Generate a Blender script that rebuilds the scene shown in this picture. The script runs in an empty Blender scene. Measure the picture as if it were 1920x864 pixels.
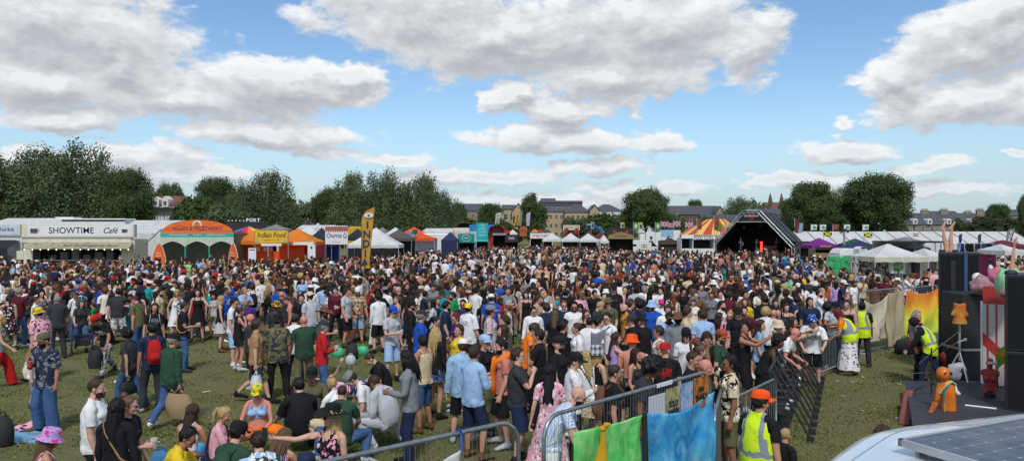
import bpy, bmesh, math, random
import numpy as np
from mathutils import Vector, Matrix
R = math.radians
random.seed(7); RNG = np.random.default_rng(7)
SC = bpy.context.scene
COL = SC.collection
CAM_H = 3.6; FPX = 1450.0; HOR = 435.0
def at(x, y, d):
 """the point at depth d metres that the photograph shows at pixel x, y"""
 return Vector(((x-960)/FPX*d, d, CAM_H-(y-HOR)/FPX*d))
def gd(y, z=0.0):
 """depth at which something z metres high shows at row y"""
 return FPX*(CAM_H-z)/(y-HOR)
def gx(x, d): return (x-960)/FPX*d
# ---------------------------------------------------------------- materials
MATS = {}
def srgb(h):
 h = h.lstrip('#'); c = [int(h[i:i+2], 16)/255 for i in (0, 2, 4)]
 return tuple(((v+.055)/1.055)**2.4 if v > .04045 else v/12.92 for v in c)
class NT:
 """small helper that writes node trees"""
 def __init__(s, tree): s.t = tree; s.n = tree.nodes; s.l = tree.links
 def node(s, typ, **kw):
  n = s.n.new(typ)
  for k, v in kw.items(): setattr(n, k, v)
  return n
 def set(s, sock, v):
  if isinstance(v, bpy.types.NodeSocket): s.l.new(v, sock)
  elif v is not None:
   if sock.type == 'RGBA' and len(v) == 3: v = (*v, 1)
   sock.default_value = v
 def math(s, op, a, b=None, c=None, clamp=False):
  n = s.node('ShaderNodeMath', operation=op, use_clamp=clamp)
  s.set(n.inputs[0], a)
  if b is not None: s.set(n.inputs[1], b)
  if c is not None: s.set(n.inputs[2], c)
  return n.outputs[0]
 def vmath(s, op, a, b=None):
  n = s.node('ShaderNodeVectorMath', operation=op)
  s.set(n.inputs[0], a)
  if b is not None: s.set(n.inputs[1], b)
  return n.outputs[0]
 def mix(s, f, a, b):
  n = s.node('ShaderNodeMix', data_type='RGBA')
  s.set(n.inputs[0], f); s.set(n.inputs[6], a); s.set(n.inputs[7], b)
  return n.outputs[2]
 def noise(s, vec, scale, detail=4, rough=.55, dim='3D', out=0, dist=0):
  n = s.node('ShaderNodeTexNoise', noise_dimensions=dim)
  if vec is not None: s.set(n.inputs['Vector'], vec)
  n.inputs['Scale'].default_value = scale; n.inputs['Detail'].default_value = detail
  n.inputs['Roughness'].default_value = rough; n.inputs['Distortion'].default_value = dist
  return n.outputs[out]
 def vor(s, vec, scale, feat='F1', out='Distance', rnd=1):
  n = s.node('ShaderNodeTexVoronoi', feature=feat)
  s.set(n.inputs['Vector'], vec); n.inputs['Scale'].default_value = scale
  if 'Randomness' in n.inputs: n.inputs['Randomness'].default_value = rnd
  return n.outputs[out]
 def ramp(s, f, stops, interp='LINEAR'):
  n = s.node('ShaderNodeValToRGB'); n.color_ramp.interpolation = interp
  e = n.color_ramp.elements
  while len(e) < len(stops): e.new(.5)
  for i, (p, c) in enumerate(stops):
   e[i].position = p; e[i].color = (*c, 1) if not isinstance(c, (int, float)) else (c, c, c, 1)
  s.set(n.inputs[0], f); return n.outputs[0]
 def sep(s, v):
  n = s.node('ShaderNodeSeparateXYZ'); s.set(n.inputs[0], v); return n.outputs
 def comb(s, x, y, z):
  n = s.node('ShaderNodeCombineXYZ')
  for i, v in enumerate((x, y, z)): s.set(n.inputs[i], v)
  return n.outputs[0]
 def smooth(s, v, lo, hi):
  n = s.node('ShaderNodeMapRange', interpolation_type='SMOOTHSTEP')
  s.set(n.inputs[0], v); n.inputs[1].default_value = lo; n.inputs[2].default_value = hi
  return n.outputs[0]
 def attr(s, name, out='Vector'):
  n = s.node('ShaderNodeAttribute', attribute_name=name); return n.outputs[out]
 def bump(s, h, strength=.3, dist=.01):
  n = s.node('ShaderNodeBump'); n.inputs['Strength'].default_value = strength
  n.inputs['Distance'].default_value = dist; s.set(n.inputs['Height'], h); return n.outputs[0]
 def obj(s): return s.node('ShaderNodeTexCoord').outputs['Object']
def material(name, build):
 if name in MATS: return MATS[name]
 m = bpy.data.materials.new(name); m.use_nodes = True
 nt = NT(m.node_tree); b = m.node_tree.nodes['Principled BSDF']
 build(nt, b); MATS[name] = m
 return m
def paint(name, col, rough=.5, metal=0.0, var=.12, scale=3.0, bump=0.0, spec=.5, trans=0.0, coat=0.0):
 """plain surface with some dirt and tone variation"""
 if isinstance(col, str): col = srgb(col)
 def f(nt, b):
  o = nt.obj()
  v = nt.noise(o, scale, 6, .65)
  lo = tuple(max(0, c*(1-var*1.6)) for c in col); hi = tuple(min(1, c*(1+var)) for c in col)
  nt.set(b.inputs['Base Color'], nt.ramp(v, [(.3, lo), (.7, hi)]))
  nt.set(b.inputs['Roughness'], nt.ramp(nt.noise(o, scale*2.7, 4), [(.3, max(0, rough-.1)), (.7, min(1, rough+.1))]))
  b.inputs['Metallic'].default_value = metal
  b.inputs['Specular IOR Level'].default_value = spec
  if coat: b.inputs['Coat Weight'].default_value = coat
  if trans: b.inputs['Transmission Weight'].default_value = trans
  if bump: nt.set(b.inputs['Normal'], nt.bump(nt.noise(o, scale*12, 3), bump, .01))
 return material(name, f)
def canvas(name, col, trans=.25):
 """tent cloth: some light comes through"""
 if isinstance(col, str): col = srgb(col)
 def f(nt, b):
  o = nt.obj()
  v = nt.noise(o, 1.3, 6, .6)
  lo = tuple(c*.86 for c in col); hi = tuple(min(1, c*1.06) for c in col)
  c = nt.ramp(v, [(.35, lo), (.65, hi)])
  nt.set(b.inputs['Base Color'], c); b.inputs['Roughness'].default_value = .7
  w = nt.node('ShaderNodeTexWave'); w.inputs['Scale'].default_value = 1.2; w.inputs['Distortion'].default_value = 6
  w.inputs['Detail'].default_value = 3; nt.set(w.inputs['Vector'], o)
  nt.set(b.inputs['Normal'], nt.bump(w.outputs['Fac'], .25, .03))
  if trans:
   t = nt.node('ShaderNodeBsdfTranslucent'); nt.set(t.inputs[0], c)
   mx = nt.node('ShaderNodeMixShader'); mx.inputs[0].default_value = trans
   nt.l.new(b.outputs[0], mx.inputs[1]); nt.l.new(t.outputs[0], mx.inputs[2])
   nt.l.new(mx.outputs[0], nt.n['Material Output'].inputs[0])
 return material('canvas_'+name, f)
# ---------------------------------------------------------------- mesh building
class MB:
 def __init__(s): s.v = []; s.f = []; s.sm = False
 def add(s, vs, fs):
  o = len(s.v); s.v += [tuple(v) for v in vs]; s.f += [tuple(i+o for i in f) for f in fs]; return s
 def box(s, c, size, rz=0.0, M=None):
  x, y, z = (k/2 for k in size)
  vs = [Vector((a*x, b*y, e*z)) for a in (-1, 1) for b in (-1, 1) for e in (-1, 1)]
  if M is None: M = Matrix.Rotation(rz, 3, 'Z')
  return s.add([M @ v + Vector(c) for v in vs],
                     [(0, 1, 3, 2), (4, 6, 7, 5), (0, 4, 5, 1), (2, 3, 7, 6), (0, 2, 6, 4), (1, 5, 7, 3)])
 def bbox(s, lo, hi):
  return s.box([(a+b)/2 for a, b in zip(lo, hi)], [abs(b-a) for a, b in zip(lo, hi)])
 def tube(s, pts, r, n=8, cap=True, r2=None, ref=None):
  """pts path; r radius or list; r2 second radius (flattened)"""
  pts = [Vector(p) for p in pts]; k = len(pts)
  rs = list(r) if hasattr(r, '__len__') else [r]*k
  rb = rs if r2 is None else (list(r2) if hasattr(r2, '__len__') else [r2]*k)
  vs = []; pu = None
  for i, p in enumerate(pts):
   t = (pts[min(i+1, k-1)]-pts[max(i-1, 0)]).normalized()
   if ref is not None: u = t.cross(Vector(ref))
   elif pu is not None: u = pu - t*pu.dot(t)
   else: u = t.cross(Vector((0, 0, 1)) if abs(t.z) < .9 else Vector((0, 1, 0)))
   if u.length < 1e-6: u = t.orthogonal()
   u.normalize(); pu = u; w = t.cross(u)
   for j in range(n):
    a = 2*math.pi*j/n
    vs.append(p+u*math.cos(a)*rs[i]+w*math.sin(a)*rb[i])
  fs = [(i*n+j, i*n+(j+1) % n, (i+1)*n+(j+1) % n, (i+1)*n+j) for i in range(k-1) for j in range(n)]
  if cap:
   vs += [pts[0], pts[-1]]
   fs += [(len(vs)-2, (j+1) % n, j) for j in range(n)]
   fs += [(len(vs)-1, (k-1)*n+j, (k-1)*n+(j+1) % n) for j in range(n)]
  return s.add(vs, fs)
 def lathe(s, prof, n=24, c=(0, 0, 0), sx=1.0, sy=1.0):
  """prof: (radius, z) pairs"""
  vs = [(c[0]+r*sx*math.cos(2*math.pi*j/n), c[1]+r*sy*math.sin(2*math.pi*j/n), c[2]+z) for r, z in prof for j in range(n)]
  fs = [(i*n+j, i*n+(j+1) % n, (i+1)*n+(j+1) % n, (i+1)*n+j) for i in range(len(prof)-1) for j in range(n)]
  return s.add(vs, fs)
 def prism(s, poly, off):
  """planar polygon poly pushed along off"""
  n = len(poly); off = Vector(off)
  vs = [Vector(p) for p in poly]+[Vector(p)+off for p in poly]
  return s.add(vs, [tuple(range(n-1, -1, -1)), tuple(range(n, 2*n))]+[(i, (i+1) % n, n+(i+1) % n, n+i) for i in range(n)])
 def grid(s, fn, nu, nv, closed=False):
  vs = [fn(i/nu, j/nv) for j in range(nv+1) for i in range(nu+1)]
  return s.add(vs, [(j*(nu+1)+i, j*(nu+1)+i+1, (j+1)*(nu+1)+i+1, (j+1)*(nu+1)+i) for j in range(nv) for i in range(nu)])
 def sphere(s, c, r, n=14, m=9):
  rx, ry, rz = (r, r, r) if not hasattr(r, '__len__') else r
  vs = [(c[0], c[1], c[2]+rz)]
  for i in range(1, m):
   a = math.pi*i/m
   vs += [(c[0]+rx*math.sin(a)*math.cos(2*math.pi*j/n), c[1]+ry*math.sin(a)*math.sin(2*math.pi*j/n), c[2]+rz*math.cos(a)) for j in range(n)]
  vs.append((c[0], c[1], c[2]-rz))
  fs = [(0, 1+j, 1+(j+1) % n) for j in range(n)]
  fs += [(1+i*n+j, 1+(i+1)*n+j, 1+(i+1)*n+(j+1) % n, 1+i*n+(j+1) % n) for i in range(m-2) for j in range(n)]
  l = len(vs)-1; b = 1+(m-2)*n
  fs += [(l, b+(j+1) % n, b+j) for j in range(n)]
  return s.add(vs, fs)
 def text(s, txt, size, M, extrude=.004, bold=0.0, shear=0.0, align='CENTER', wide=1.0, maxw=None):
  c = bpy.data.curves.new('txt', 'FONT'); c.body = txt; c.size = size; c.extrude = extrude
  c.align_x = align; c.align_y = 'CENTER'; c.offset = bold; c.shear = shear; c.resolution_u = 3
  o = bpy.data.objects.new('txt', c); COL.objects.link(o)
  dg = bpy.context.evaluated_depsgraph_get(); dg.update()
  me = bpy.data.meshes.new_from_object(o.evaluated_get(dg))
  vs = [v.co.copy() for v in me.vertices]
  if vs:
   w = max(v.x for v in vs)-min(v.x for v in vs); k = wide
   if maxw and w*k > maxw: k = maxw/w
   s.add([M @ Vector((v.x*k, v.y, v.z)) for v in vs], [tuple(p.vertices) for p in me.polygons])
  bpy.data.objects.remove(o); bpy.data.curves.remove(c); bpy.data.meshes.remove(me)
  return s
 def build(s, name, mat, parent=None, smooth=False, solid=0.0, bevel=0.0, loc=None, rz=0.0, autosmooth=None, **props):
  me = bpy.data.meshes.new(name); me.from_pydata(s.v, [], s.f); me.update()
  me.materials.append(mat)
  o = bpy.data.objects.new(name, me); COL.objects.link(o)
  if smooth: me.polygons.foreach_set('use_smooth', [True]*len(me.polygons))
  if autosmooth:
   me.polygons.foreach_set('use_smooth', [True]*len(me.polygons))
   me.set_sharp_from_angle(angle=R(autosmooth))
  if solid:
   m = o.modifiers.new('s', 'SOLIDIFY'); m.thickness = solid; m.offset = 0
  if bevel:
   m = o.modifiers.new('b', 'BEVEL'); m.width = bevel; m.segments = 2; m.limit_method = 'ANGLE'
  if parent: o.parent = parent
  if loc is not None: o.location = loc
  o.rotation_euler.z = rz
  for k, v in props.items(): o[k] = v
  return o
def empty(name, loc, rz=0.0, label=None, cat=None, group=None):
 o = bpy.data.objects.new(name, None); COL.objects.link(o)
 o.location = loc; o.rotation_euler = (0, 0, rz); o.empty_display_size = .2
 tag(o, label, cat, group); return o
def tag(o, label=None, cat=None, group=None, kind=None):
 if label: o['label'] = label
 if cat: o['category'] = cat
 if group: o['group'] = group
 if kind: o['kind'] = kind
 return o
def copy_tree(o, parent=None):
 c = o.copy(); COL.objects.link(c)
 if parent: c.parent = parent
 for ch in list(o.children): copy_tree(ch, c)
 return c
def np_mesh(name, V, F, mats, midx=None, attrs=None, smooth=True):
 """V (n,3), F (m,3|4) arrays"""
 V = np.ascontiguousarray(V, dtype=np.float32); F = np.ascontiguousarray(F, dtype=np.int32)
 me = bpy.data.meshes.new(name); k = F.shape[1]
 me.vertices.add(len(V)); me.vertices.foreach_set('co', V.ravel())
 me.loops.add(F.size); me.loops.foreach_set('vertex_index', F.ravel())
 me.polygons.add(len(F))
 me.polygons.foreach_set('loop_start', np.arange(0, F.size, k, dtype=np.int32))
 if smooth: me.polygons.foreach_set('use_smooth', np.ones(len(F), dtype=bool))
 for m in mats: me.materials.append(m)
 if midx is not None: me.polygons.foreach_set('material_index', np.ascontiguousarray(midx, dtype=np.int32))
 for n, a in (attrs or {}).items():
  if a.ndim == 1: at_ = me.attributes.new(n, 'FLOAT', 'POINT'); at_.data.foreach_set('value', a.astype(np.float32))
  elif n == 'col':
   at_ = me.attributes.new(n, 'FLOAT_COLOR', 'POINT')
   at_.data.foreach_set('color', np.concatenate([a, np.ones((len(a), 1))], 1).astype(np.float32).ravel())
  else: at_ = me.attributes.new(n, 'FLOAT_VECTOR', 'POINT'); at_.data.foreach_set('vector', a.astype(np.float32).ravel())
 me.update(calc_edges=True)
 return me
# ---------------------------------------------------------------- people: one skinned body, clothes cut from it
A_ARM = np.array([math.sin(R(40)), 0, -math.cos(R(40))])
NB = 37
def sgn(p, s): return np.array([p[0]*s, p[1], p[2]], float)
class Fig:
 """rest-pose proportions of a figure 1.75 m tall, facing -Y"""
 def __init__(f, sex):
  fm = f.fm = sex == 'f'
  f.sh = np.array([.168 if fm else .188, .012, 1.415])
  f.hip = np.array([.094, 0, .90]); f.knee = np.array([.103, -.01, .50]); f.ank = np.array([.108, .016, .085])
  f.toe = np.array([.124, -.17, .02])
  f.el = f.sh+A_ARM*.285; f.wr = f.sh+A_ARM*.545
  f.fb = []; f.fm_ = []; f.ft = []
  for y, l in ((-.031, .072), (-.0105, .08), (.0105, .074), (.031, .058)):
   b = f.sh+A_ARM*.64+np.array([0, y, 0]); d = A_ARM+np.array([-.12, y*3.2, -.1]); d /= np.linalg.norm(d)
   f.fb.append(b); f.fm_.append(b+d*l*.5); f.ft.append(b+d*l+np.array([-.766, 0, -.643])*.012)
  b = f.sh+A_ARM*.575+np.array([0, -.03, 0]); d = A_ARM*.75+np.array([-.15, -.62, -.1]); d /= np.linalg.norm(d)
  f.fb.append(b); f.fm_.append(b+d*.035); f.ft.append(b+d*.07+A_ARM*.008)
  B = [((0, .01, .93), (-.05, .005, .95), (.05, .005, .98), .11, .03), ((0, .01, 1.04), (0, .01, 1.08), (0, .01, 1.16), .12, .04),
             ((0, .01, 1.20), (-.05, .01, 1.28), (.05, .01, 1.38), .12, .04), ((0, .016, 1.47), (0, .016, 1.475), (0, .0, 1.535), .055, .02),
             ((0, .006, 1.555), (0, -.01, 1.60), (0, 0, 1.66), .085, .016)]
  for s in (1, -1):
   B += [(sgn(f.sh, s), sgn(f.sh+A_ARM*.03, s), sgn(f.el, s), .05, .02), (sgn(f.el, s), sgn(f.el, s), sgn(f.wr, s), .04, .014),
                  (sgn(f.wr, s), sgn(f.wr, s), sgn(f.sh+A_ARM*.635, s), .035, .009)]
  for s in (1, -1):
   B += [(sgn(f.hip, s), sgn(f.hip-np.array([0, 0, .06]), s), sgn(f.knee, s), .075, .03), (sgn(f.knee, s), sgn(f.knee, s), sgn(f.ank, s), .05, .02),
                  (sgn(f.ank, s), sgn(f.ank-np.array([0, -.02, .04]), s), sgn(f.toe, s), .036, .012)]
  for s in (1, -1):
   for i in range(5):
    B += [(sgn(f.fb[i], s), sgn(f.fb[i], s), sgn(f.fm_[i], s), .009, .004), (sgn(f.fm_[i], s), sgn(f.fm_[i], s), sgn(f.ft[i], s), .009, .004)]
  f.B = B; f.piv = np.array([b[0] for b in B], float)
  f.par = [-1, 0, 1, 2, 3, 2, 5, 6, 2, 8, 9, 0, 11, 12, 0, 14, 15]
  for k, h in ((0, 7), (1, 10)):
   for i in range(5): f.par += [h, 17+k*10+i*2]
  f.cache = {}
 def weights(f, P):
  G = np.zeros((len(P), NB)); S = np.array([b[4] for b in f.B])
  for i, (pv, a, b, r, s) in enumerate(f.B):
   a = np.array(a, float); b = np.array(b, float); Q = P.copy()
   if i in (0, 1, 2):
    Q[:, 1] = (Q[:, 1]-.01)*1.3+.01
   ab = b-a; t = np.clip(((Q-a)@ab)/(ab@ab), 0, 1)
   G[:, i] = np.linalg.norm(Q-(a+t[:, None]*ab), axis=1)-r
   side = 0
   if 5 <= i <= 7 or 11 <= i <= 13 or 17 <= i <= 26: side = 1
   if 8 <= i <= 10 or 14 <= i <= 16 or i >= 27: side = -1
   if side: G[:, i] += np.clip(-side*P[:, 0]-.004, 0, 1)*6
  for k, side in ((0, 1), (1, -1)):      # torso never drives what lies well down the arm
   t = (P-sgn(f.sh, side))@sgn(A_ARM, side)
   far = (t > .09)&(P[:, 0]*side > .19)
   for i in (0, 1, 2, 11, 14): G[:, i] += far*.5
   for i in (5+3*k, 6+3*k): G[:, i] += np.clip(.03-t, 0, 1)*1.2
  low = P[:, 2] < .78; G[:, 0] += low*np.clip(.8-P[:, 2], 0, 1)*2
  W = np.exp(-(G-G.min(1, keepdims=True))/S)
  W[W < .02] = 0
  return W/W.sum(1, keepdims=True)
def ell(mb, c, r, n=18, m=12): mb.sphere(c, r, n, m)
def build_base(sex):
 f = Fig(sex); fm = f.fm; g = MB()
 if fm:
  tor = [(.835, .092, .08, .012), (.885, .168, .118, .01), (.95, .176, .122, .008), (1.02, .158, .106, .006), (1.09, .13, .092, .004), (1.17, .128, .09, .006), (1.26, .142, .098, .01), (1.34, .152, .1, .012), (1.40, .15, .09, .014), (1.445, .108, .07, .016), (1.48, .058, .055, .016)]
 else:
  tor = [(.835, .095, .08, .012), (.885, .158, .112, .008), (.95, .165, .116, .006), (1.02, .157, .11, .004), (1.09, .15, .106, .004), (1.17, .154, .108, .006), (1.26, .168, .115, .01), (1.34, .178, .116, .012), (1.405, .172, .1, .014), (1.45, .125, .078, .016), (1.485, .066, .06, .016)]
 g.tube([(0, t[3], t[0]) for t in tor], [t[1] for t in tor], 28, r2=[t[2] for t in tor], ref=(0, 1, 0))
 nk = .047 if fm else .057
 g.tube([(0, .02, 1.41), (0, .014, 1.50), (0, .004, 1.56), (0, -.004, 1.60)], [nk+.01, nk, nk, nk], 16)
 ak = .84 if fm else 1.0
 for s in (1, -1):
  q = lambda p: sgn(np.array(p, float), s)
  g.tube([q((.02, .024, 1.495)), q((.09, .022, 1.455)), q(f.sh+np.array([-.01, .004, .012]))], [.035*ak, .044*ak, .046*ak], 12)
  ell(g, q(f.sh+np.array([.0, 0, -.012])), (.058*ak, .06*ak, .062*ak))
  ell(g, q((.078, .06, .905)), (.085, .072, .09))
  if fm: ell(g, q((.068, -.074, 1.275)), (.06, .05, .06))
  else: ell(g, q((.08, -.065, 1.335)), (.088, .05, .062))
  lk = .97 if fm else 1.0
  L = [((.09, .004, .91), .092), ((.094, .0, .83), .09), ((.098, -.006, .72), .077), ((.102, -.012, .60), .063), ((.103, -.012, .505), .054), ((.105, .006, .41), .056), ((.107, .014, .32), .051), ((.108, .018, .2), .038), ((.108, .018, .10), .035), ((.108, .02, .05), .036)]
  g.tube([q(p) for p, r in L], [r*lk for p, r in L], 18)
  g.tube([q((.107, .066, .036)), q((.108, .045, .042)), q((.111, .0, .05)), q((.117, -.07, .038)), q((.123, -.135, .026)), q((.126, -.18, .02)), q((.126, -.195, .018))],
               [.012, .032, .038, .042, .044, .03, .01], 14, r2=[.02, .036, .046, .034, .024, .018, .008], ref=(0, 0, 1))
  arm = [(-.01, .05), (.06, .052), (.14, .05), (.22, .044), (.285, .039), (.335, .041), (.40, .037), (.48, .029), (.545, .024)]
  g.tube([q(f.sh+A_ARM*t+np.array([0, .004 if t > .2 else 0, 0])) for t, r in arm], [r*ak for t, r in arm], 16)
  hk = .92 if fm else 1.0
  nrm = np.array([-.766, 0, -.643])
  g.tube([q(f.sh+A_ARM*t) for t in (.53, .56, .60, .64, .655)], [.024*hk, .032*hk, .04*hk, .041*hk, .034*hk], 14, r2=[.02*hk, .018, .017, .014, .009], ref=tuple(q(nrm)))
  for i in range(5):
   r = (.0095 if i < 4 else .0115)*hk
   b, m, t = f.fb[i], f.fm_[i], f.ft[i]
   g.tube([q(b-A_ARM*.012), q(b), q(m), q(t), q(t+(t-m)*.08)], [r, r*1.05, r, r*.85, r*.4], 8)
 ell(g, (0, .012, 1.662), (.074, .094, .090), 24, 16)
 ell(g, (0, -.022, 1.605), (.06, .066, .085), 24, 16)
 ell(g, (0, -.05, 1.555), (.034 if fm else .042, .04, .026))      # jaw
 ell(g, (0, -.083, 1.548), (.018, .014, .014))                     # chin
 g.tube([(0, -.084, 1.655), (0, -.098, 1.632), (0, -.108, 1.612), (0, -.09, 1.606)], [.008, .0095, .0135, .012], 10)
 for s in (1, -1):
  ell(g, (s*.013, -.092, 1.608), (.008, .009, .007))
  ell(g, (s*.03, -.078, 1.651), (.024, .012, .008))             # brow
  ell(g, (s*.031, -.0735, 1.632), (.0125, .0125, .0105))        # eyeball
  ell(g, (s*.042, -.055, 1.605), (.02, .022, .018))             # cheek
  ell(g, (s*.077, .012, 1.622), (.010, .019, .03))              # ear
 ell(g, (0, -.084, 1.579), (.022, .011, .006)); ell(g, (0, -.083, 1.570), (.019, .011, .006))
 me = bpy.data.meshes.new('b'); me.from_pydata(g.v, [], g.f); me.update()
 o = bpy.data.objects.new('b', me); COL.objects.link(o)
 m = o.modifiers.new('r', 'REMESH'); m.mode = 'VOXEL'; m.voxel_size = .0062; m.adaptivity = 0
 m2 = o.modifiers.new('s', 'SMOOTH'); m2.factor = .5; m2.iterations = 2
 dg = bpy.context.evaluated_depsgraph_get()
 hi = bpy.data.meshes.new_from_object(o.evaluated_get(dg))
 o.modifiers.clear(); o.data = hi
 out = []
 for tgt in (8200, 3000, 620):
  m = o.modifiers.new('d', 'DECIMATE'); m.ratio = tgt/(len(hi.polygons)*2.0); m.use_collapse_triangulate = True
  dg = bpy.context.evaluated_depsgraph_get()
  lo = bpy.data.meshes.new_from_object(o.evaluated_get(dg)); o.modifiers.clear(); out.append(lo)
 bpy.data.objects.remove(o)
 f.lods = out
 f.mid = .5
 return f
FIG = {s: build_base(s) for s in 'mf'}
def arrays(bm):
 bm.verts.index_update()
 V = np.array([v.co[:] for v in bm.verts]); bmesh.ops.triangulate(bm, faces=bm.faces[:])
 F = np.array([[v.index for v in t.verts] for t in bm.faces], dtype=np.int32)
 N = np.array([v.normal[:] for v in bm.verts]); return V, F, N
def body_piece(f, lod):
 k = ('body', lod)
 if k not in f.cache:
  bm = bmesh.new(); bm.from_mesh(f.lods[lod]); bm.normal_update()
  V, F, N = arrays(bm); bm.free()
  f.cache[k] = dict(V=V, F=F, W=f.weights(V), rest=V.copy())
 return f.cache[k]
def arm_t(f, P):
 s = np.sign(P[:, 0]); Q = P*np.stack([s, np.ones(len(P)), np.ones(len(P))], 1)-f.sh
 t = Q@A_ARM; d = np.linalg.norm(Q-t[:, None]*A_ARM, axis=1)
 return t, d, ((t > .085) & (np.abs(P[:, 0]) > .19)) | ((t > 0.05)&(d < .07)&(np.abs(P[:, 0]) > .205))
def wob(P, k=1.0):
 x, y, z = P.T
 return k*(np.sin(x*31+z*17+np.sin(z*23+y*11)*1.5)+np.sin(y*37-z*29+x*13)+.7*np.sin(z*61+x*41+y*53))/2.7
GARMENT = {
 't': (.87, .19, .012, .066), 'T': (.80, .25, .024, .08), 'p': (.87, .18, .012, .066), 's': (.84, .22, .02, .075), 'l': (.86, .53, .016, .056),
 'j': (.83, .54, .03, .07), 'J': (.72, .54, .036, .074), 'v': (.90, 0, .010, 0), 'V': (1.10, 0, .006, 0), 'c': (1.19, 0, .007, 0), 'h': (.84, 0, .036, 0)}
LEGW = {'j': (.07, .086, .066), 's': (.50, .098, .102), 'S': (.70, .1, .112), 'g': (.09, .0, .0), 'b': (.05, .112, .11), 'B': (.42, .115, .125)}
def garment(f, lod, kind):
 k = (kind, lod)
 if k in f.cache: return f.cache[k]
 bm = bmesh.new(); bm.from_mesh(f.lods[lod])
 cut = lambda co, no: bmesh.ops.bisect_plane(bm, geom=bm.verts[:]+bm.edges[:]+bm.faces[:], plane_co=co, plane_no=no)
 up = kind[0] == 'U'; g = kind[1:]
 if up:
  hem, sl, lo, slo = GARMENT[g]
  cut((0, 0, hem), (0, 0, 1)); nz = 1.50 if g not in 'vVc' else 1.41
  nn = Vector((0, -.42, 1)).normalized() if g not in 'vVc' else Vector((0, -.25, 1)).normalized()
  cut((0, .01, nz), nn)
  if g in 'jJl': pass
  for s in (1, -1):
   if sl: cut(sgn(f.sh+A_ARM*sl, s), sgn(A_ARM, s))
   else: cut((s*(.125 if f.fm else .14), 0, 1.4), Vector((s, 0, .25)).normalized())
 else:
  bot, r0, r1 = LEGW[g]; wz = 1.03
  cut((0, 0, wz), (0, 0, 1)); cut((0, 0, bot), (0, 0, 1))
 bm.normal_update()
 V, F, N = arrays(bm); bm.free()
 C = V[F].mean(1); t, d, isarm = arm_t(f, C)
 if up:
  below = ((C-np.array([0, .01, nz]))@np.array(nn)) < 0
  keep = below & (C[:, 2] > hem)
  if sl: keep &= (~isarm) | (t < sl)
  else: keep &= (~isarm) & ((C[:, 0].__abs__()+(C[:, 2]-1.4)*.25 < (.125 if f.fm else .14)) | (C[:, 2] < 1.27)) & ~((np.abs(C[:, 0]) > .16)&(C[:, 2] > 1.3))
  if hem < .85: keep &= ~((np.abs(C[:, 0]) < .07) & (C[:, 2] < .86) & (np.abs(C[:, 1]) < .06))
 else:
  keep = (C[:, 2] < wz) & (C[:, 2] > bot) & (~isarm) & (np.abs(C[:, 0]) < .4)
 F = F[keep]; used, inv = np.unique(F, return_inverse=True); F = inv.reshape(-1, 3).astype(np.int32)
 V = V[used]; N = N[used]; src = V.copy(); W = f.weights(src)
 E = np.concatenate([F[:, [0, 1]], F[:, [1, 2]], F[:, [2, 0]]]); key = np.sort(E, 1); uq, cnt = np.unique(key, axis=0, return_counts=True)
 edge = np.zeros(len(V), bool); edge[uq[cnt == 1].ravel()] = True
 O = V.copy()
 for it in range((9 if up else 4) if lod < 2 else 2):
  A = np.zeros_like(O); n_ = np.zeros(len(O))
  np.add.at(A, uq[:, 0], O[uq[:, 1]]); np.add.at(A, uq[:, 1], O[uq[:, 0]]); np.add.at(n_, uq[:, 0], 1); np.add.at(n_, uq[:, 1], 1)
  A /= np.maximum(n_, 1)[:, None]
  lam = np.where(edge, 0, .5)
  if it >= 3: lam = lam*((np.abs(V[:, 0]) < .15) & (V[:, 2] > 1.05) & (V[:, 2] < 1.42))
  O += (A-O)*lam[:, None]
 dp = ((O-V)*N).sum(1); O += N*np.maximum(0, -dp)[:, None]
 t, d, isarm = arm_t(f, V); s = np.sign(V[:, 0])
 if up:
  O += N*(lo*.6+.006)
  tr = ~isarm
  x, y, z = O.T; r = np.hypot(x, (y-.01)*1.35); a_ = (.138 if f.fm else .165)+lo*1.3
  if g in 'vVc': a_ -= .012
  w = tr*np.clip((1.30-z)/.12, 0, 1)
  if g in ('c', 'V'): w *= 0
  k2 = np.where((w > 0) & (r > 1e-4), np.maximum(1, a_/np.maximum(r, .03)), 1); k2 = 1+(np.minimum(k2, 2.2)-1)*w
  O[:, 0] *= k2; O[:, 1] = (O[:, 1]-.01)*k2+.01
  if sl:
   Q = O.copy(); Q[:, 0] *= s; ax = f.sh+((Q-f.sh)@A_ARM)[:, None]*A_ARM; v = Q-ax; rr = np.linalg.norm(v, axis=1)
   tt = np.clip((t-.03)/.12, 0, 1)
   tgt = slo*(1-.25*np.clip(t/.55, 0, 1)) if sl > .4 else slo
   kk = 1+(np.maximum(1, tgt*(.84 if f.fm else 1)/np.maximum(rr, .01))-1)*tt*isarm
   Q = ax+v*kk[:, None]; Q[:, 0] *= s; O = np.where(isarm[:, None], Q, O)
  O += N*(wob(V, .008 if g not in 'jJh' else .011))[:, None]
 else:
  tight = r0 == 0
  O += N*np.interp(V[:, 2], [.84, .90], [.005 if tight else .010, .003])[:, None]
  if not tight:
   cx = np.interp(V[:, 2], [.08, .5, .9], [.108, .103, .094])*s; cy = np.interp(V[:, 2], [.08, .3, .5, .9], [.016, .014, -.008, .004])
   dx = O[:, 0]-cx; dy = O[:, 1]-cy; rr = np.hypot(dx, dy)
   tgt = np.interp(V[:, 2], [bot, .84], [r1, r0]); w = np.clip((.90-V[:, 2])/.07, 0, 1)
   kk = 1+(np.maximum(1, tgt/np.maximum(rr, .02))-1)*w
   O[:, 0] = cx+dx*kk; O[:, 1] = cy+dy*kk
   lowz = V[:, 2] < .82
   O[:, 0] = np.where(lowz, np.maximum(O[:, 0]*s, .006)*s, O[:, 0])
   O += N*(wob(V, .007))[:, None]
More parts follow.
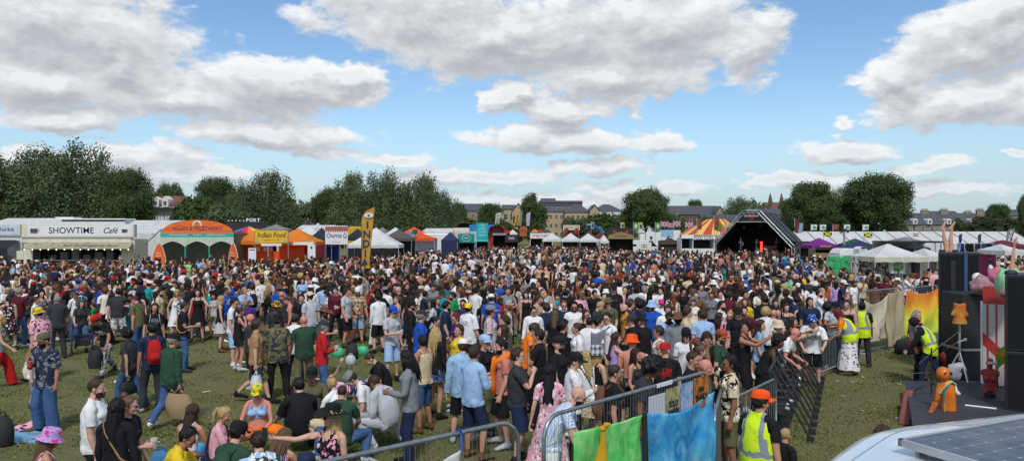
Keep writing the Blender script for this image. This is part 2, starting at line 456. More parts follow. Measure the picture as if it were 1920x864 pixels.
 if up and g in 'vVc':      # shoulder straps
  sb = MB(); x0 = .075 if f.fm else .085; wd = .011 if g in 'Vc' else .022
  for sd in (1, -1):
   sb.tube([(sd*x0, -.10 if f.fm else -.11, 1.37), (sd*(x0+.004), -.085, 1.425), (sd*(x0+.012), -.03, 1.474), (sd*(x0+.014), .025, 1.508), (sd*(x0+.01), .075, 1.47), (sd*x0, .11, 1.40)], wd, 6, r2=.006, ref=(1, 0, 0))
  sv = np.array(sb.v); sf = np.array([t for p in sb.f for t in ([p] if len(p) == 3 else [(p[0], p[1], p[2]), (p[0], p[2], p[3])])], dtype=np.int32)
  F = np.concatenate([F, sf+len(O)]).astype(np.int32); O = np.concatenate([O, sv]); W = np.concatenate([W, f.weights(sv)]); src = np.concatenate([src, sv])
 f.cache[k] = dict(V=O, F=F, W=W, rest=src)
 return f.cache[k]
def skirt_piece(f, kind, lod):
 k = ('skirt', kind, lod)
 if k in f.cache: return f.cache[k]
 bot, fl = {'k': (.60, .30), 'm': (.14, .36), 'K': (.74, .27), 'd': (.55, .27)}[kind]
 n = 40 if lod == 0 else 24 if lod == 1 else 10; m = 14 if lod < 2 else 4; V = []
 for j in range(m+1):
  u = j/m; z = 1.05+(bot-1.05)*u
  rx = np.interp(u, [0, .3, 1], [.14, .19, fl*.95]); ry = np.interp(u, [0, .3, 1], [.105, .14, fl*.72])
  if kind in 'mk' and bot < .3: rx = np.interp(u, [0, .15, 1], [.14, .19, fl*.85]); ry = np.interp(u, [0, .15, 1], [.105, .15, fl*.7])
  for i in range(n):
   a = 2*math.pi*i/n; w = 1+u*(.07*math.sin(a*7+1)+.05*math.sin(a*11+3*u))
   V.append((rx*w*math.cos(a), ry*w*math.sin(a)+.006, z+u*.012*math.sin(a*5)))
 V = np.array(V); F = np.array([(j*n+i, (j+1)*n+i, (j+1)*n+(i+1) % n, j*n+(i+1) % n) for j in range(m) for i in range(n)])
 F = np.concatenate([F[:, [0, 1, 2]], F[:, [0, 2, 3]]])
 W = np.zeros((len(V), NB)); u = np.clip((1.0-V[:, 2])/.5, 0, 1)**.7*.85; sx = np.clip(.5+V[:, 0]/.16, 0, 1); sx = sx*sx*(3-2*sx)
 kn = np.clip((.55-V[:, 2])/.3, 0, 1)*.7
 W[:, 0] = 1-u; W[:, 11] = u*sx*(1-kn); W[:, 14] = u*(1-sx)*(1-kn); W[:, 12] = u*sx*kn; W[:, 15] = u*(1-sx)*kn
 f.cache[k] = dict(V=V, F=F, W=W, rest=V.copy()); return f.cache[k]
def shoe_piece(f, side, lod):
 k = ('shoe', side, lod)
 if k in f.cache: return f.cache[k]
 g = MB(); q = lambda p: sgn(np.array(p, float), side); n = 12 if lod < 2 else 6
 g.tube([q((.107, .082, .04)), q((.108, .06, .05)), q((.110, .01, .062)), q((.116, -.06, .05)), q((.123, -.13, .037)), q((.127, -.19, .03)), q((.127, -.215, .026))],
           [.02, .04, .046, .05, .052, .042, .016], n, r2=[.03, .05, .06, .045, .034, .028, .018], ref=(0, 0, 1))
 g.tube([q((.108, .03, .05)), q((.108, .022, .10)), q((.108, .018, .135))], [.05, .046, .043], n, cap=False)
 V = np.array(g.v); V[:, 2] = np.maximum(V[:, 2], 0.0); F = np.array([t for p in g.f for t in ([p] if len(p) == 3 else [(p[0], p[1], p[2]), (p[0], p[2], p[3])])])
 W = np.zeros((len(V), NB)); W[:, 13 if side > 0 else 16] = 1
 f.cache[k] = dict(V=V, F=F, W=W, rest=V.copy()); return f.cache[k]
def rigid(f, mb, bone=4):
 V = np.array(mb.v); F = np.array([t for p in mb.f for t in ([p] if len(p) == 3 else [(p[0], p[i], p[i+1]) for i in range(1, len(p)-1)])], dtype=np.int32)
 W = np.zeros((len(V), NB)); W[:, bone] = 1
 return dict(V=V, F=F, W=W, rest=V.copy())
HC = np.array([0, .008, 1.648])
def hair_piece(f, st, lod, var=0):
 k = ('hair', st, lod, var)
 if k in f.cache: return f.cache[k]
 rng = np.random.default_rng(sum(map(ord, st))+var); ph = rng.random(6)*6.28
 nu, nv = ((40, 22), (24, 14), (10, 7))[lod]
 th = {'bz': .004, 'sh': .016, 'me': .028, 'cu': .04, 'af': .058, 'ln': .02, 'bo': .024, 'po': .010, 'bu': .010, 'dr': .02, 'br': .014, 'lw': .026}[st]
 hl = {'bz': 0, 'sh': 0, 'me': -.02, 'cu': -.02, 'af': -.02}.get(st, -.02)
 V = []; rad = np.array([.074, .096, .092])
 lowback = 1.575 if st != 'bz' else 1.59
 for j in range(nv+1):
  for i in range(nu+1):
   a = 2*math.pi*i/nu                                      # a=0 at the forehead
   fr = math.cos(a)                                        # 1 front, -1 back
   zl = np.interp(fr, [-1, -.45, .15, .45, .8, 1], [lowback, lowback+.005, 1.612 if st != 'bz' else 1.63, 1.675, 1.712, 1.716])+(.004*math.sin(9*a+ph[0]))
   el0 = math.asin(max(-1, min(1, (zl-HC[2]-.012)/.092)))
   el = el0+(math.pi/2-el0)*(1-j/nv)
   d = np.array([math.sin(a)*math.cos(el), -math.cos(a)*math.cos(el), math.sin(el)])
   t = th*(1 if j < nv else .2)
   nz = math.sin(a*5+ph[1]+el*4)*math.sin(el*7+ph[2])+.6*math.sin(a*13+el*9+ph[3])
   t *= 1+(.25 if st in ('bz', 'po', 'bu') else .55)*nz*(.7 if j < nv else 0)
   if st in ('sh', 'me') and el > .9: t *= 1.25
   V.append(HC+np.array([0, .004, .014])+d*(rad+t))
 F = [(j*(nu+1)+i, j*(nu+1)+i+1, (j+1)*(nu+1)+i+1, (j+1)*(nu+1)+i) for j in range(nv) for i in range(nu)]
 g = MB(); g.add(V, F)
 def curtain(L, a0, wd, flare, wav, close=True):
  m = (10, 7, 3)[lod]; n = (30, 18, 8)[lod]
  def fn(u, v):
   a = (u-.5)*2*a0; z = 1.69-v*L
   r = np.interp(v, [0, .25, .6, 1], [.082, .094, .094*wd, .094*flare])
   w = 1+.05*math.sin(a*9+v*wav+ph[0])+.05*math.sin(a*17+v*3+ph[1])
   back = np.interp(v, [0, .3, 1], [0.012, .018, .03])
   zz = z+.03*v*math.sin(a*6+ph[2])
   return (math.sin(a)*r*w*.98, math.cos(a)*r*w*1.12+back-(.025 if abs(a) > 1.6 else 0)*v, zz)
  g.grid(fn, n, m)
  fn2 = lambda u, v: tuple(np.array(fn(u, v))*np.array([.72, .72, 1])+np.array([0, .0, 0]))
  g.grid(lambda u, v: fn2(1-u, v), n, m)
  g.grid(lambda u, v: fn(u, 1) if v < .5 else fn2(u, 1), n, 1)
 if st == 'ln': curtain(.40+.1*(var % 2), 1.95, 1.02, .95, 2)
 if st == 'lw': curtain(.42, 2.0, 1.22, 1.3, 9)
 if st == 'bo': curtain(.235, 2.0, 1.1, 1.0, 2)
 if st == 'po':
  g.tube([(0, .10, 1.70), (0, .135, 1.685), (0, .15, 1.60), (0, .14, 1.50), (0, .13, 1.42)], [.022, .032, .034, .026, .006], 9)
 if st == 'bu': g.sphere((0, .075, 1.755), (.042, .042, .04), 12, 8)
 if st in ('dr', 'br'):
  n = 26 if lod == 0 else 16
  for i in range(n if lod < 2 else 8):
   a = (i/(n-1)-.5)*3.9; l = (.30 if st == 'dr' else .50)*(.8+.4*rng.random()); o = rng.random()
   p0 = np.array([math.sin(a)*.075, math.cos(a)*.092+.01, 1.67+.04*o]); p1 = p0+np.array([math.sin(a)*.03, math.cos(a)*.03, -.08])
   p2 = p1+np.array([math.sin(a)*.01+.01*rng.normal(), .02*math.cos(a)+.015, -l*.5]); p3 = p2+np.array([.012*rng.normal(), .01, -l*.5])
   g.tube([p0, p1, p2, p3], [.012, .012, .011, .006], 6)
 f.cache[k] = rigid(f, g); return f.cache[k]
def beard_piece(f, lod):
 k = ('beard', lod)
 if k in f.cache: return f.cache[k]
 b = body_piece(f, min(lod, 1)); V, F = b['V'], b['F']; C = V[F].mean(1); x, y, z = C.T
 keep = (z < 1.600) & (z > 1.530) & (y < -.012) & (np.abs(x) < .075) & ~((np.abs(x) < .021) & (z > 1.5645) & (z < 1.585) & (y < -.07))
 keep &= ~((z > 1.592) & (np.abs(x) < .04))
 F = F[keep]; u, inv = np.unique(F, return_inverse=True); V = V[u].copy()
 d = V-np.array([0, -.02, 1.59]); V += d/np.linalg.norm(d, axis=1)[:, None]*(.010+.004*np.sin(V[:, 0]*300+V[:, 2]*250))[:, None]; V[:, 2] -= .004
 g = MB(); g.v = [tuple(p) for p in V]; g.f = [tuple(p) for p in inv.reshape(-1, 3)]
 f.cache[k] = rigid(f, g); return f.cache[k]
def hat_piece(f, st, lod):
 k = ('hat', st, lod)
 if k in f.cache: return f.cache[k]
 n = (28, 18, 10)[lod]; g = MB(); c = (0, .012, 1.70)
 dome = lambda r, h, z0, top=1.0: [(r*1.03, z0), (r*1.02, z0+h*.35), (r*.95, z0+h*.62), (r*.78*top, z0+h*.85), (r*.45*top, z0+h*.97), (0.001, z0+h)]
 if st in ('cap', 'capb'):
  g.lathe(dome(.093, .10, -.015), n, c, .98, 1.2); q = 1 if st == 'cap' else -1
  def brim(u, v):
   a = (u-.5)*2.2; r = .112+v*.10*math.cos(a*.9)
   return (math.sin(a)*.093*(1+v*.12), q*-(math.cos(a)*r*.98)+.012, 1.694-.014*v-.028*(abs(u-.5)*2)**2)
  g.grid(brim, 10, 3); g.grid(lambda u, v: tuple(np.array(brim(1-u, v))-np.array([0, 0, .005])), 10, 3)
 elif st == 'buck':
  g.lathe([(.148, -.062), (.14, -.058), (.102, -.005), (.098, .05), (.088, .082), (.05, .092), (.001, .094)], n, c, .98, 1.14)
  g.lathe([(.146, -.065), (.1, -.012), (.098, -.01)], n, c, .98, 1.14)
 elif st == 'brim':
  pr = [(.215, -.012), (.19, -.016), (.14, -.012), (.098, -.002), (.094, .055), (.085, .098), (.05, .106), (.001, .094)]
  g.lathe(pr, n, c, .98, 1.12); g.lathe([(.214, -.017), (.14, -.018), (.096, -.01)], n, c, .98, 1.12)
  g.v = [(x, y, z+.03*math.cos(2*math.atan2(x, y+1e-6)+3.14)*max(0, (math.hypot(x, y)-.1))/.12) for x, y, z in g.v]
 elif st == 'trl':
  g.lathe([(.150, -.004), (.12, -.016), (.096, -.008), (.092, .05), (.08, .092), (.03, .082), (.001, .078)], n, c, .98, 1.18)
 elif st == 'bean':
  g.lathe([(.094, -.045), (.101, -.04), (.101, -.005), (.098, .02), (.092, .06), (.07, .095), (.035, .112), (.001, .117)], n, c, .94, 1.14)
 elif st == 'hood':
  def hd(u, v):
   a = (u-.5)*2*2.35; e = -1.0+v*2.57
   return (math.sin(a)*.112*math.cos(e)*1.0, math.cos(a)*.132*math.cos(e)+.012, 1.655+.122*math.sin(e))
  g.grid(hd, n, 10)
  g.tube([(-.1, .03, 1.51), (-.05, .085, 1.50), (.05, .085, 1.50), (.1, .03, 1.51)], .04, 8)
 elif st == 'band':
  g.lathe([(.084, -.02), (.088, -.015), (.088, .018), (.084, .022)], n, c, .96, 1.18)
 f.cache[k] = rigid(f, g); return f.cache[k]
def glasses_piece(f, lod):
 k = ('gl', lod)
 if k in f.cache: return f.cache[k]
 g = MB()
 for s in (1, -1):
  g.add([(s*.006, -.104, 1.646), (s*.03, -.104, 1.649), (s*.056, -.094, 1.645), (s*.052, -.094, 1.624), (s*.03, -.102, 1.617), (s*.011, -.104, 1.622)], [(0, 1, 2, 3, 4, 5)] if s > 0 else [(5, 4, 3, 2, 1, 0)])
  if lod < 2: g.tube([(s*.055, -.094, 1.642), (s*.076, -.04, 1.641), (s*.083, .02, 1.636)], .0035, 5)
 g.tube([(-.008, -.106, 1.643), (.008, -.106, 1.643)], .003, 5)
 f.cache[k] = rigid(f, g); return f.cache[k]
def pack_piece(f, lod):
 k = ('pack', lod)
 if k in f.cache: return f.cache[k]
 g = MB()
 def sec(z, w, d): return (0, .125+d*.5, z), w, d*.5
 S = [sec(.98, .10, .11), sec(1.0, .125, .12), sec(1.15, .135, .14), sec(1.3, .13, .125), sec(1.40, .10, .09), sec(1.43, .05, .05)]
 g.tube([s[0] for s in S], [s[1] for s in S], 14, r2=[s[2] for s in S], ref=(0, 1, 0))
 g.tube([(0, .235, 1.02), (0, .255, 1.1), (0, .245, 1.2)], [.08, .1, .07], 10, r2=[.03, .04, .03], ref=(0, 1, 0))
 for s in (1, -1):
  g.tube([(s*.075, .14, 1.40), (s*.095, .06, 1.475), (s*.1, -.03, 1.462), (s*.11, -.105, 1.40), (s*.125, -.10, 1.28), (s*.16, -.01, 1.16), (s*.14, .11, 1.08)], .022, 6, r2=.01, ref=(1, 0, 0))
 f.cache[k] = rigid(f, g, 2); return f.cache[k]
def strap_piece(f, lod, s=1):
 k = ('xb', lod, s)
 if k in f.cache: return f.cache[k]
 g = MB(); z = lambda x: 1.47-(.13-x)*1.35
 pts = [(s*.13, .04, 1.475), (s*.10, -.07, 1.452), (s*.05, -.128, 1.36), (-s*.03, -.138, 1.24), (-s*.12, -.125, 1.10), (-s*.185, -.04, 1.0), (-s*.185, .06, 1.0), (-s*.12, .135, 1.09), (-s*.03, .142, 1.24), (s*.06, .132, 1.38), (s*.12, .07, 1.46), (s*.13, .04, 1.475)]
 g.tube(pts, .018, 6, r2=.007, cap=False, ref=(1, 0, .4))
 f.cache[k] = rigid(f, g, 2); return f.cache[k]
# ---------------------------------------------------------------- poses
def rx(a): c, s = math.cos(a), math.sin(a); return np.array([[1, 0, 0], [0, c, -s], [0, s, c]])
def ry(a): c, s = math.cos(a), math.sin(a); return np.array([[c, 0, s], [0, 1, 0], [-s, 0, c]])
def rz(a): c, s = math.cos(a), math.sin(a); return np.array([[c, -s, 0], [s, c, 0], [0, 0, 1]])
def rax(k, a):
 k = np.array(k, float); k /= np.linalg.norm(k); K = np.array([[0, -k[2], k[1]], [k[2], 0, -k[0]], [-k[1], k[0], 0]])
 return np.eye(3)+math.sin(a)*K+(1-math.cos(a))*K@K
def arm_R(s, add=30, fwd=0, across=0, tw=0):
 a = sgn(A_ARM, s)
 return rz(-s*R(across))@rx(-R(fwd))@ry(s*R(add))@rax(a, s*R(tw))
def el_R(s, e): a = sgn(A_ARM, s); return rax(np.cross(a, (0, -1, 0)), R(e))
def leg_R(s, flex=0, out=0, tw=0, abd=0): return rz(s*R(out))@rx(-R(flex))@rz(s*R(tw))@ry(-s*R(abd))
ARMS = {'side': (31, 2, 0, 10, 14, 18), 'hold': (28, 14, 0, 34, 92, 55), 'cupch': (26, 20, 0, 40, 112, 55), 'fold': (28, 24, 6, 72, 98, 20), 'pocket': (24, -16, 0, 20, 42, 10), 'hip': (12, -22, 0, 62, 92, 20),
  'up': (34, 158, -8, 0, 22, 8), 'photo': (34, 78, 4, 10, 38, 45), 'selfie': (20, 82, -22, 0, 22, 50), 'mouth': (28, 38, 6, 38, 138, 45), 'brow': (14, 62, -6, 40, 138, 10), 'phone': (28, 24, 0, 36, 104, 45), 'point': (30, 120, 0, 0, 50, 60),
  'rail': (22, 42, 0, 30, 52, 40), 'out': (8, 46, -14, 10, 52, 14), 'lap': (28, 32, 4, 44, 42, 18), 'prop': (16, -34, 0, 0, 6, 2), 'bag': (34, 2, 0, 6, 6, 70), 'swing': (32, -24, 0, 10, 14, 20), 'fore': (32, 22, 0, 10, 26, 20), 'hug': (-14, 62, 18, 20, 40, 10),
  'knee': (26, 52, 0, 24, 30, 20), 'down': (30, 55, 0, 10, 18, 30), 'dance': (-4, 40, -12, 30, 110, 40), 'walker': (30, 24, 0, 14, 34, 60), 'bend': (30, 46, 2, 10, 14, 40)}
LEGS = {'stand': ((0, 0, 0, 0, 2), (0, 0, 0, 0, 2)), 'relax': ((3, 2, 0, 2, 3), (10, 6, 0, 4, 16)), 'wide': ((2, 4, 0, 8, 3), (2, 4, 0, 8, 4)), 'walk': ((24, 0, 0, 0, 14), (-16, 0, 0, 0, 22)), 'walk2': ((-14, 0, 0, 0, 26), (22, 0, 0, 0, 8)),
  'cross': ((92, 48, -30, 0, 118), (88, 46, -30, 0, 112)), 'knees': ((112, 8, 0, 0, 112), (104, 10, 0, 0, 104)), 'ext': ((84, 10, 0, 0, 14), (92, 8, 0, 0, 30)), 'kneel': ((38, 6, 0, 0, 138), (30, 6, 0, 0, 136)), 'lie': ((6, 4, 0, 0, 10), (20, 6, 0, 0, 40)), 'squat': ((110, 18, 0, 0, 128), (96, 14, 0, 0, 122))}
POSES = {  # name: left arm, right arm, legs, spine lean, chest lean, neck/head pitch
 'st': ('side', 'side', 'relax', 0, 2, 4), 'dk': ('side', 'hold', 'relax', 0, 3, 6), 'dkl': ('hold', 'side', 'relax', 0, 3, 4), 'sip': ('side', 'mouth', 'relax', -2, 0, -4), 'fo': ('fold', 'fold', 'relax', 0, 3, 4), 'ph': ('side', 'phone', 'relax', 2, 8, 24), 'ph2': ('phone', 'phone', 'relax', 3, 8, 26),
 'up': ('side', 'up', 'relax', -2, -2, -4), 'ups': ('up', 'up', 'wide', -2, -3, -6), 'pic': ('photo', 'photo', 'relax', 0, 0, -2), 'sel': ('side', 'selfie', 'relax', -2, -2, -2), 'hip': ('hip', 'side', 'relax', 0, 2, 2), 'hips': ('hip', 'hip', 'wide', 0, 2, 2), 'pk': ('pocket', 'pocket', 'relax', 0, 3, 6), 'wk': ('swing', 'fore', 'walk', 2, 3, 6), 'wk2': ('fore', 'hold', 'walk2', 2, 3, 6),
 'tk': ('out', 'side', 'relax', 0, 2, 2), 'brow': ('brow', 'side', 'relax', 0, 0, -2), 'pt': ('side', 'point', 'relax', 0, -2, -4), 'lean': ('rail', 'rail', 'relax', 22, 14, -14), 'leanfar': ('down', 'down', 'wide', 26, 14, -14), 'bagr': ('side', 'bag', 'walk2', 2, 3, 6), 'bagl': ('bag', 'side', 'walk', 2, 3, 6), 'hug': ('side', 'hug', 'relax', 2, 4, 6), 'bend': ('bend', 'bend', 'wide', 44, 26, 8), 'stoop': ('down', 'hold', 'walk', 22, 18, 14),
 'da': ('dance', 'dance', 'wide', 0, 2, 0), 'wr': ('walker', 'walker', 'walk', 4, 4, 8), 'look': ('side', 'side', 'relax', 4, 6, 22), 'hm': ('fold', 'mouth', 'relax', 0, 3, 2),
 'xs': ('lap', 'lap', 'cross', 8, 12, 8), 'xd': ('lap', 'hold', 'cross', 6, 10, 4), 'kn': ('knee', 'knee', 'knees', 12, 14, 8), 'ex': ('prop', 'prop', 'ext', -14, -4, 8), 'xl': ('lap', 'down', 'cross', 22, 22, 16), 'kl': ('lap', 'lap', 'kneel', 4, 6, 8), 'lie': ('side', 'down', 'lie', 0, 0, 10), 'sq': ('lap', 'down', 'squat', 16, 18, 10)}
SEATED = {'xs', 'xd', 'kn', 'ex', 'xl', 'kl', 'sq', 'lie'}
def pose_T(f, name, rng, jit=1.0, yaw=0.0, flip=False):
 la, ra, lg, sp, ch, hd = POSES[name]
 if flip: la, ra = ra, la
 j = lambda k: rng.normal()*k*jit
 Rm = {i: np.eye(3) for i in range(NB)}
 for s, nm, b in ((1, la, 5), (-1, ra, 8)):
  add, fwd, ac, tw, e, cu = ARMS[nm]
  Rm[b] = arm_R(s, add+j(2.5), fwd+j(4), ac, tw+j(5)); Rm[b+1] = el_R(s, max(2, e+j(6)))
  a = sgn(A_ARM, s); ax = np.cross(a, sgn(np.array([-.766, 0, -.643]), s)); fb = 17 if s > 0 else 27
  for i in range(5):
   c = cu*(1 if i < 4 else .4)+j(3)+i*2
   Rm[fb+2*i] = rax(ax, R(c)); Rm[fb+2*i+1] = rax(ax, R(c*1.1))
  if nm in ('point',):
   Rm[fb] = Rm[fb+1] = np.eye(3)
 ll, lr = LEGS[lg]
 if flip: ll, lr = lr, ll
 for s, (fx, out, tw, ab, kn), b in ((1, ll, 11), (-1, lr, 14)):
  Rm[b] = leg_R(s, fx+j(2), out, tw, ab+abs(j(1.5))); Rm[b+1] = rx(R(max(0, kn+j(2))))
  if name not in SEATED: Rm[b+2] = rx(-R(kn-fx)*.9)
  if name in ('kl',): Rm[b+2] = rx(R(50))
 Rm[1] = rx(R(sp+j(1)))@rz(R(j(3))); Rm[2] = rx(R(ch+j(2)))@rz(R(j(4)+yaw*.15)); Rm[3] = rx(R(hd*.4))@rz(R(yaw*.35+j(3))); Rm[4] = rx(R(hd*.6+j(3)))@rz(R(yaw*.5+j(6)))@ry(R(j(3)))
 if name == 'lie': Rm[0] = rx(R(-80))@rz(R(25))
 elif name in SEATED and name not in ('kl', 'sq'): Rm[0] = rx(R(-8))
 T = np.zeros((NB, 4, 4))
 for i in range(NB):
  M = np.eye(4); M[:3, :3] = Rm[i]; M[:3, 3] = f.piv[i]-Rm[i]@f.piv[i]
  T[i] = M if f.par[i] < 0 else T[f.par[i]]@M
 return T
def skin(p, T, V=None):
 V = p['V'] if V is None else V
 M = (p['W']@T.reshape(NB, 16)).reshape(-1, 4, 4)
 return np.einsum('vij,vj->vi', M[:, :3, :3], V)+M[:, :3, 3]
# ---------------------------------------------------------------- people: materials, assembly
CLR = {'wh': ('#e4e4e4', 'white'), 'bk': ('#1b1b1e', 'black'), 'ch': ('#34363a', 'charcoal'), 'gy': ('#7d8084', 'grey'), 'lg': ('#b5b8bc', 'pale grey'), 'nv': ('#1f2b48', 'navy'), 'bl': ('#1f4fae', 'royal blue'), 'sb': ('#9dbce0', 'sky blue'),
       'dn': ('#3c5a82', 'denim blue'), 'ld': ('#8fb0cc', 'light denim'), 'rd': ('#b3201f', 'red'), 'mr': ('#5a1a28', 'maroon'), 'or': ('#f07a1c', 'orange'), 'mu': ('#c8861f', 'mustard'), 'ye': ('#e6c62c', 'yellow'), 'gr': ('#1f8a45', 'green'), 'lm': ('#8fd47e', 'light green'),
       'dg': ('#2c4a38', 'dark green'), 'tl': ('#1e8f95', 'teal'), 'ol': ('#5f5f41', 'olive'), 'br': ('#6b4a32', 'brown'), 'tn': ('#a8835c', 'tan'), 'be': ('#cdbb98', 'beige'), 'cr': ('#e8e0cc', 'cream'), 'pk': ('#e3a6b4', 'pink'), 'hp': ('#d23a8e', 'hot pink'),
       'pu': ('#4b2a78', 'purple'), 'li': ('#b59ad0', 'lilac'), 'sa': ('#c97f70', 'salmon'), 'hv': ('#d4f02a', 'yellow hi-vis'), 'hr': ('#e8432f', 'red hi-vis'), 'kh': ('#7c7358', 'khaki'), 'ru': ('#a0472a', 'rust'), 'fo': ('#f2561b', 'bright orange')}
CL = {k: srgb(v[0]) for k, v in CLR.items()}
SKINS = {'a': '#cda08a', 'b': '#bd8c72', 'c': '#a8765c', 'd': '#8d5f43', 'e': '#553726', 'p': '#d08a78'}
HAIRC = {'bk': '#151214', 'db': '#2b1f1a', 'br': '#3b2a20', 'lb': '#644a34', 'bl': '#b59a66', 'gi': '#74402a', 'gy': '#8d8a86', 'wh': '#cfccc6', 'tl': '#1d5a58', 'rd': '#6a1f26', 'pu': '#5c3f86'}
def skin_mat(k):
 col = srgb(SKINS[k])
 def f(nt, b):
  P = nt.attr('rest'); x, y, z = nt.sep(P)
  n = nt.noise(P, 14, 4)
  c = nt.ramp(n, [(.3, tuple(v*.86 for v in col)), (.7, tuple(min(1, v*1.08) for v in col))])
  ax = nt.math('ABSOLUTE', x); front = nt.math('LESS_THAN', y, -.062)
  def ellm(cx, cz, rx_, rz_, xx=ax):
   u = nt.math('DIVIDE', nt.math('SUBTRACT', xx, cx), rx_); v = nt.math('DIVIDE', nt.math('SUBTRACT', z, cz), rz_)
   d = nt.math('ADD', nt.math('MULTIPLY', u, u), nt.math('MULTIPLY', v, v))
   return nt.math('MULTIPLY', nt.math('LESS_THAN', d, 1.0), front)
  red = tuple(c_*k_ for c_, k_ in zip(col, (.92, .62, .6)))
  ruddy = nt.smooth(nt.math('ABSOLUTE', nt.math('SUBTRACT', z, 1.60)), .07, .0)
  c = nt.mix(nt.math('MULTIPLY', ruddy, .22), c, red)
  c = nt.mix(ellm(0, 1.5745, .023, .0085, x), c, tuple(c_*k_ for c_, k_ in zip(col, (.72, .40, .40))))
  c = nt.mix(nt.math('MULTIPLY', ellm(.031, 1.6555, .021, .0048), .85), c, (.03, .02, .015))
  c = nt.mix(ellm(.0315, 1.632, .0145, .0066), c, (.55, .52, .5))
  c = nt.mix(ellm(.0315, 1.632, .0062, .0066), c, (.02, .014, .01))
  nt.set(b.inputs['Base Color'], c); b.inputs['Roughness'].default_value = .55
  b.inputs['Specular IOR Level'].default_value = .35
 return material('skin_'+k, f)
def hair_mat(k):
 col = srgb(HAIRC[k])
 def f(nt, b):
  P = nt.attr('rest'); x, y, z = nt.sep(P)
  st = nt.noise(nt.comb(nt.math('MULTIPLY', x, 90), nt.math('MULTIPLY', y, 90), nt.math('MULTIPLY', z, 9)), 1.0, 3)
  nt.set(b.inputs['Base Color'], nt.ramp(st, [(.3, tuple(v*.5 for v in col)), (.7, tuple(min(1, v*1.3) for v in col))]))
  b.inputs['Roughness'].default_value = .5; b.inputs['Specular IOR Level'].default_value = .3
  nt.set(b.inputs['Normal'], nt.bump(st, .8, .01))
 return material('hair_'+k, f)
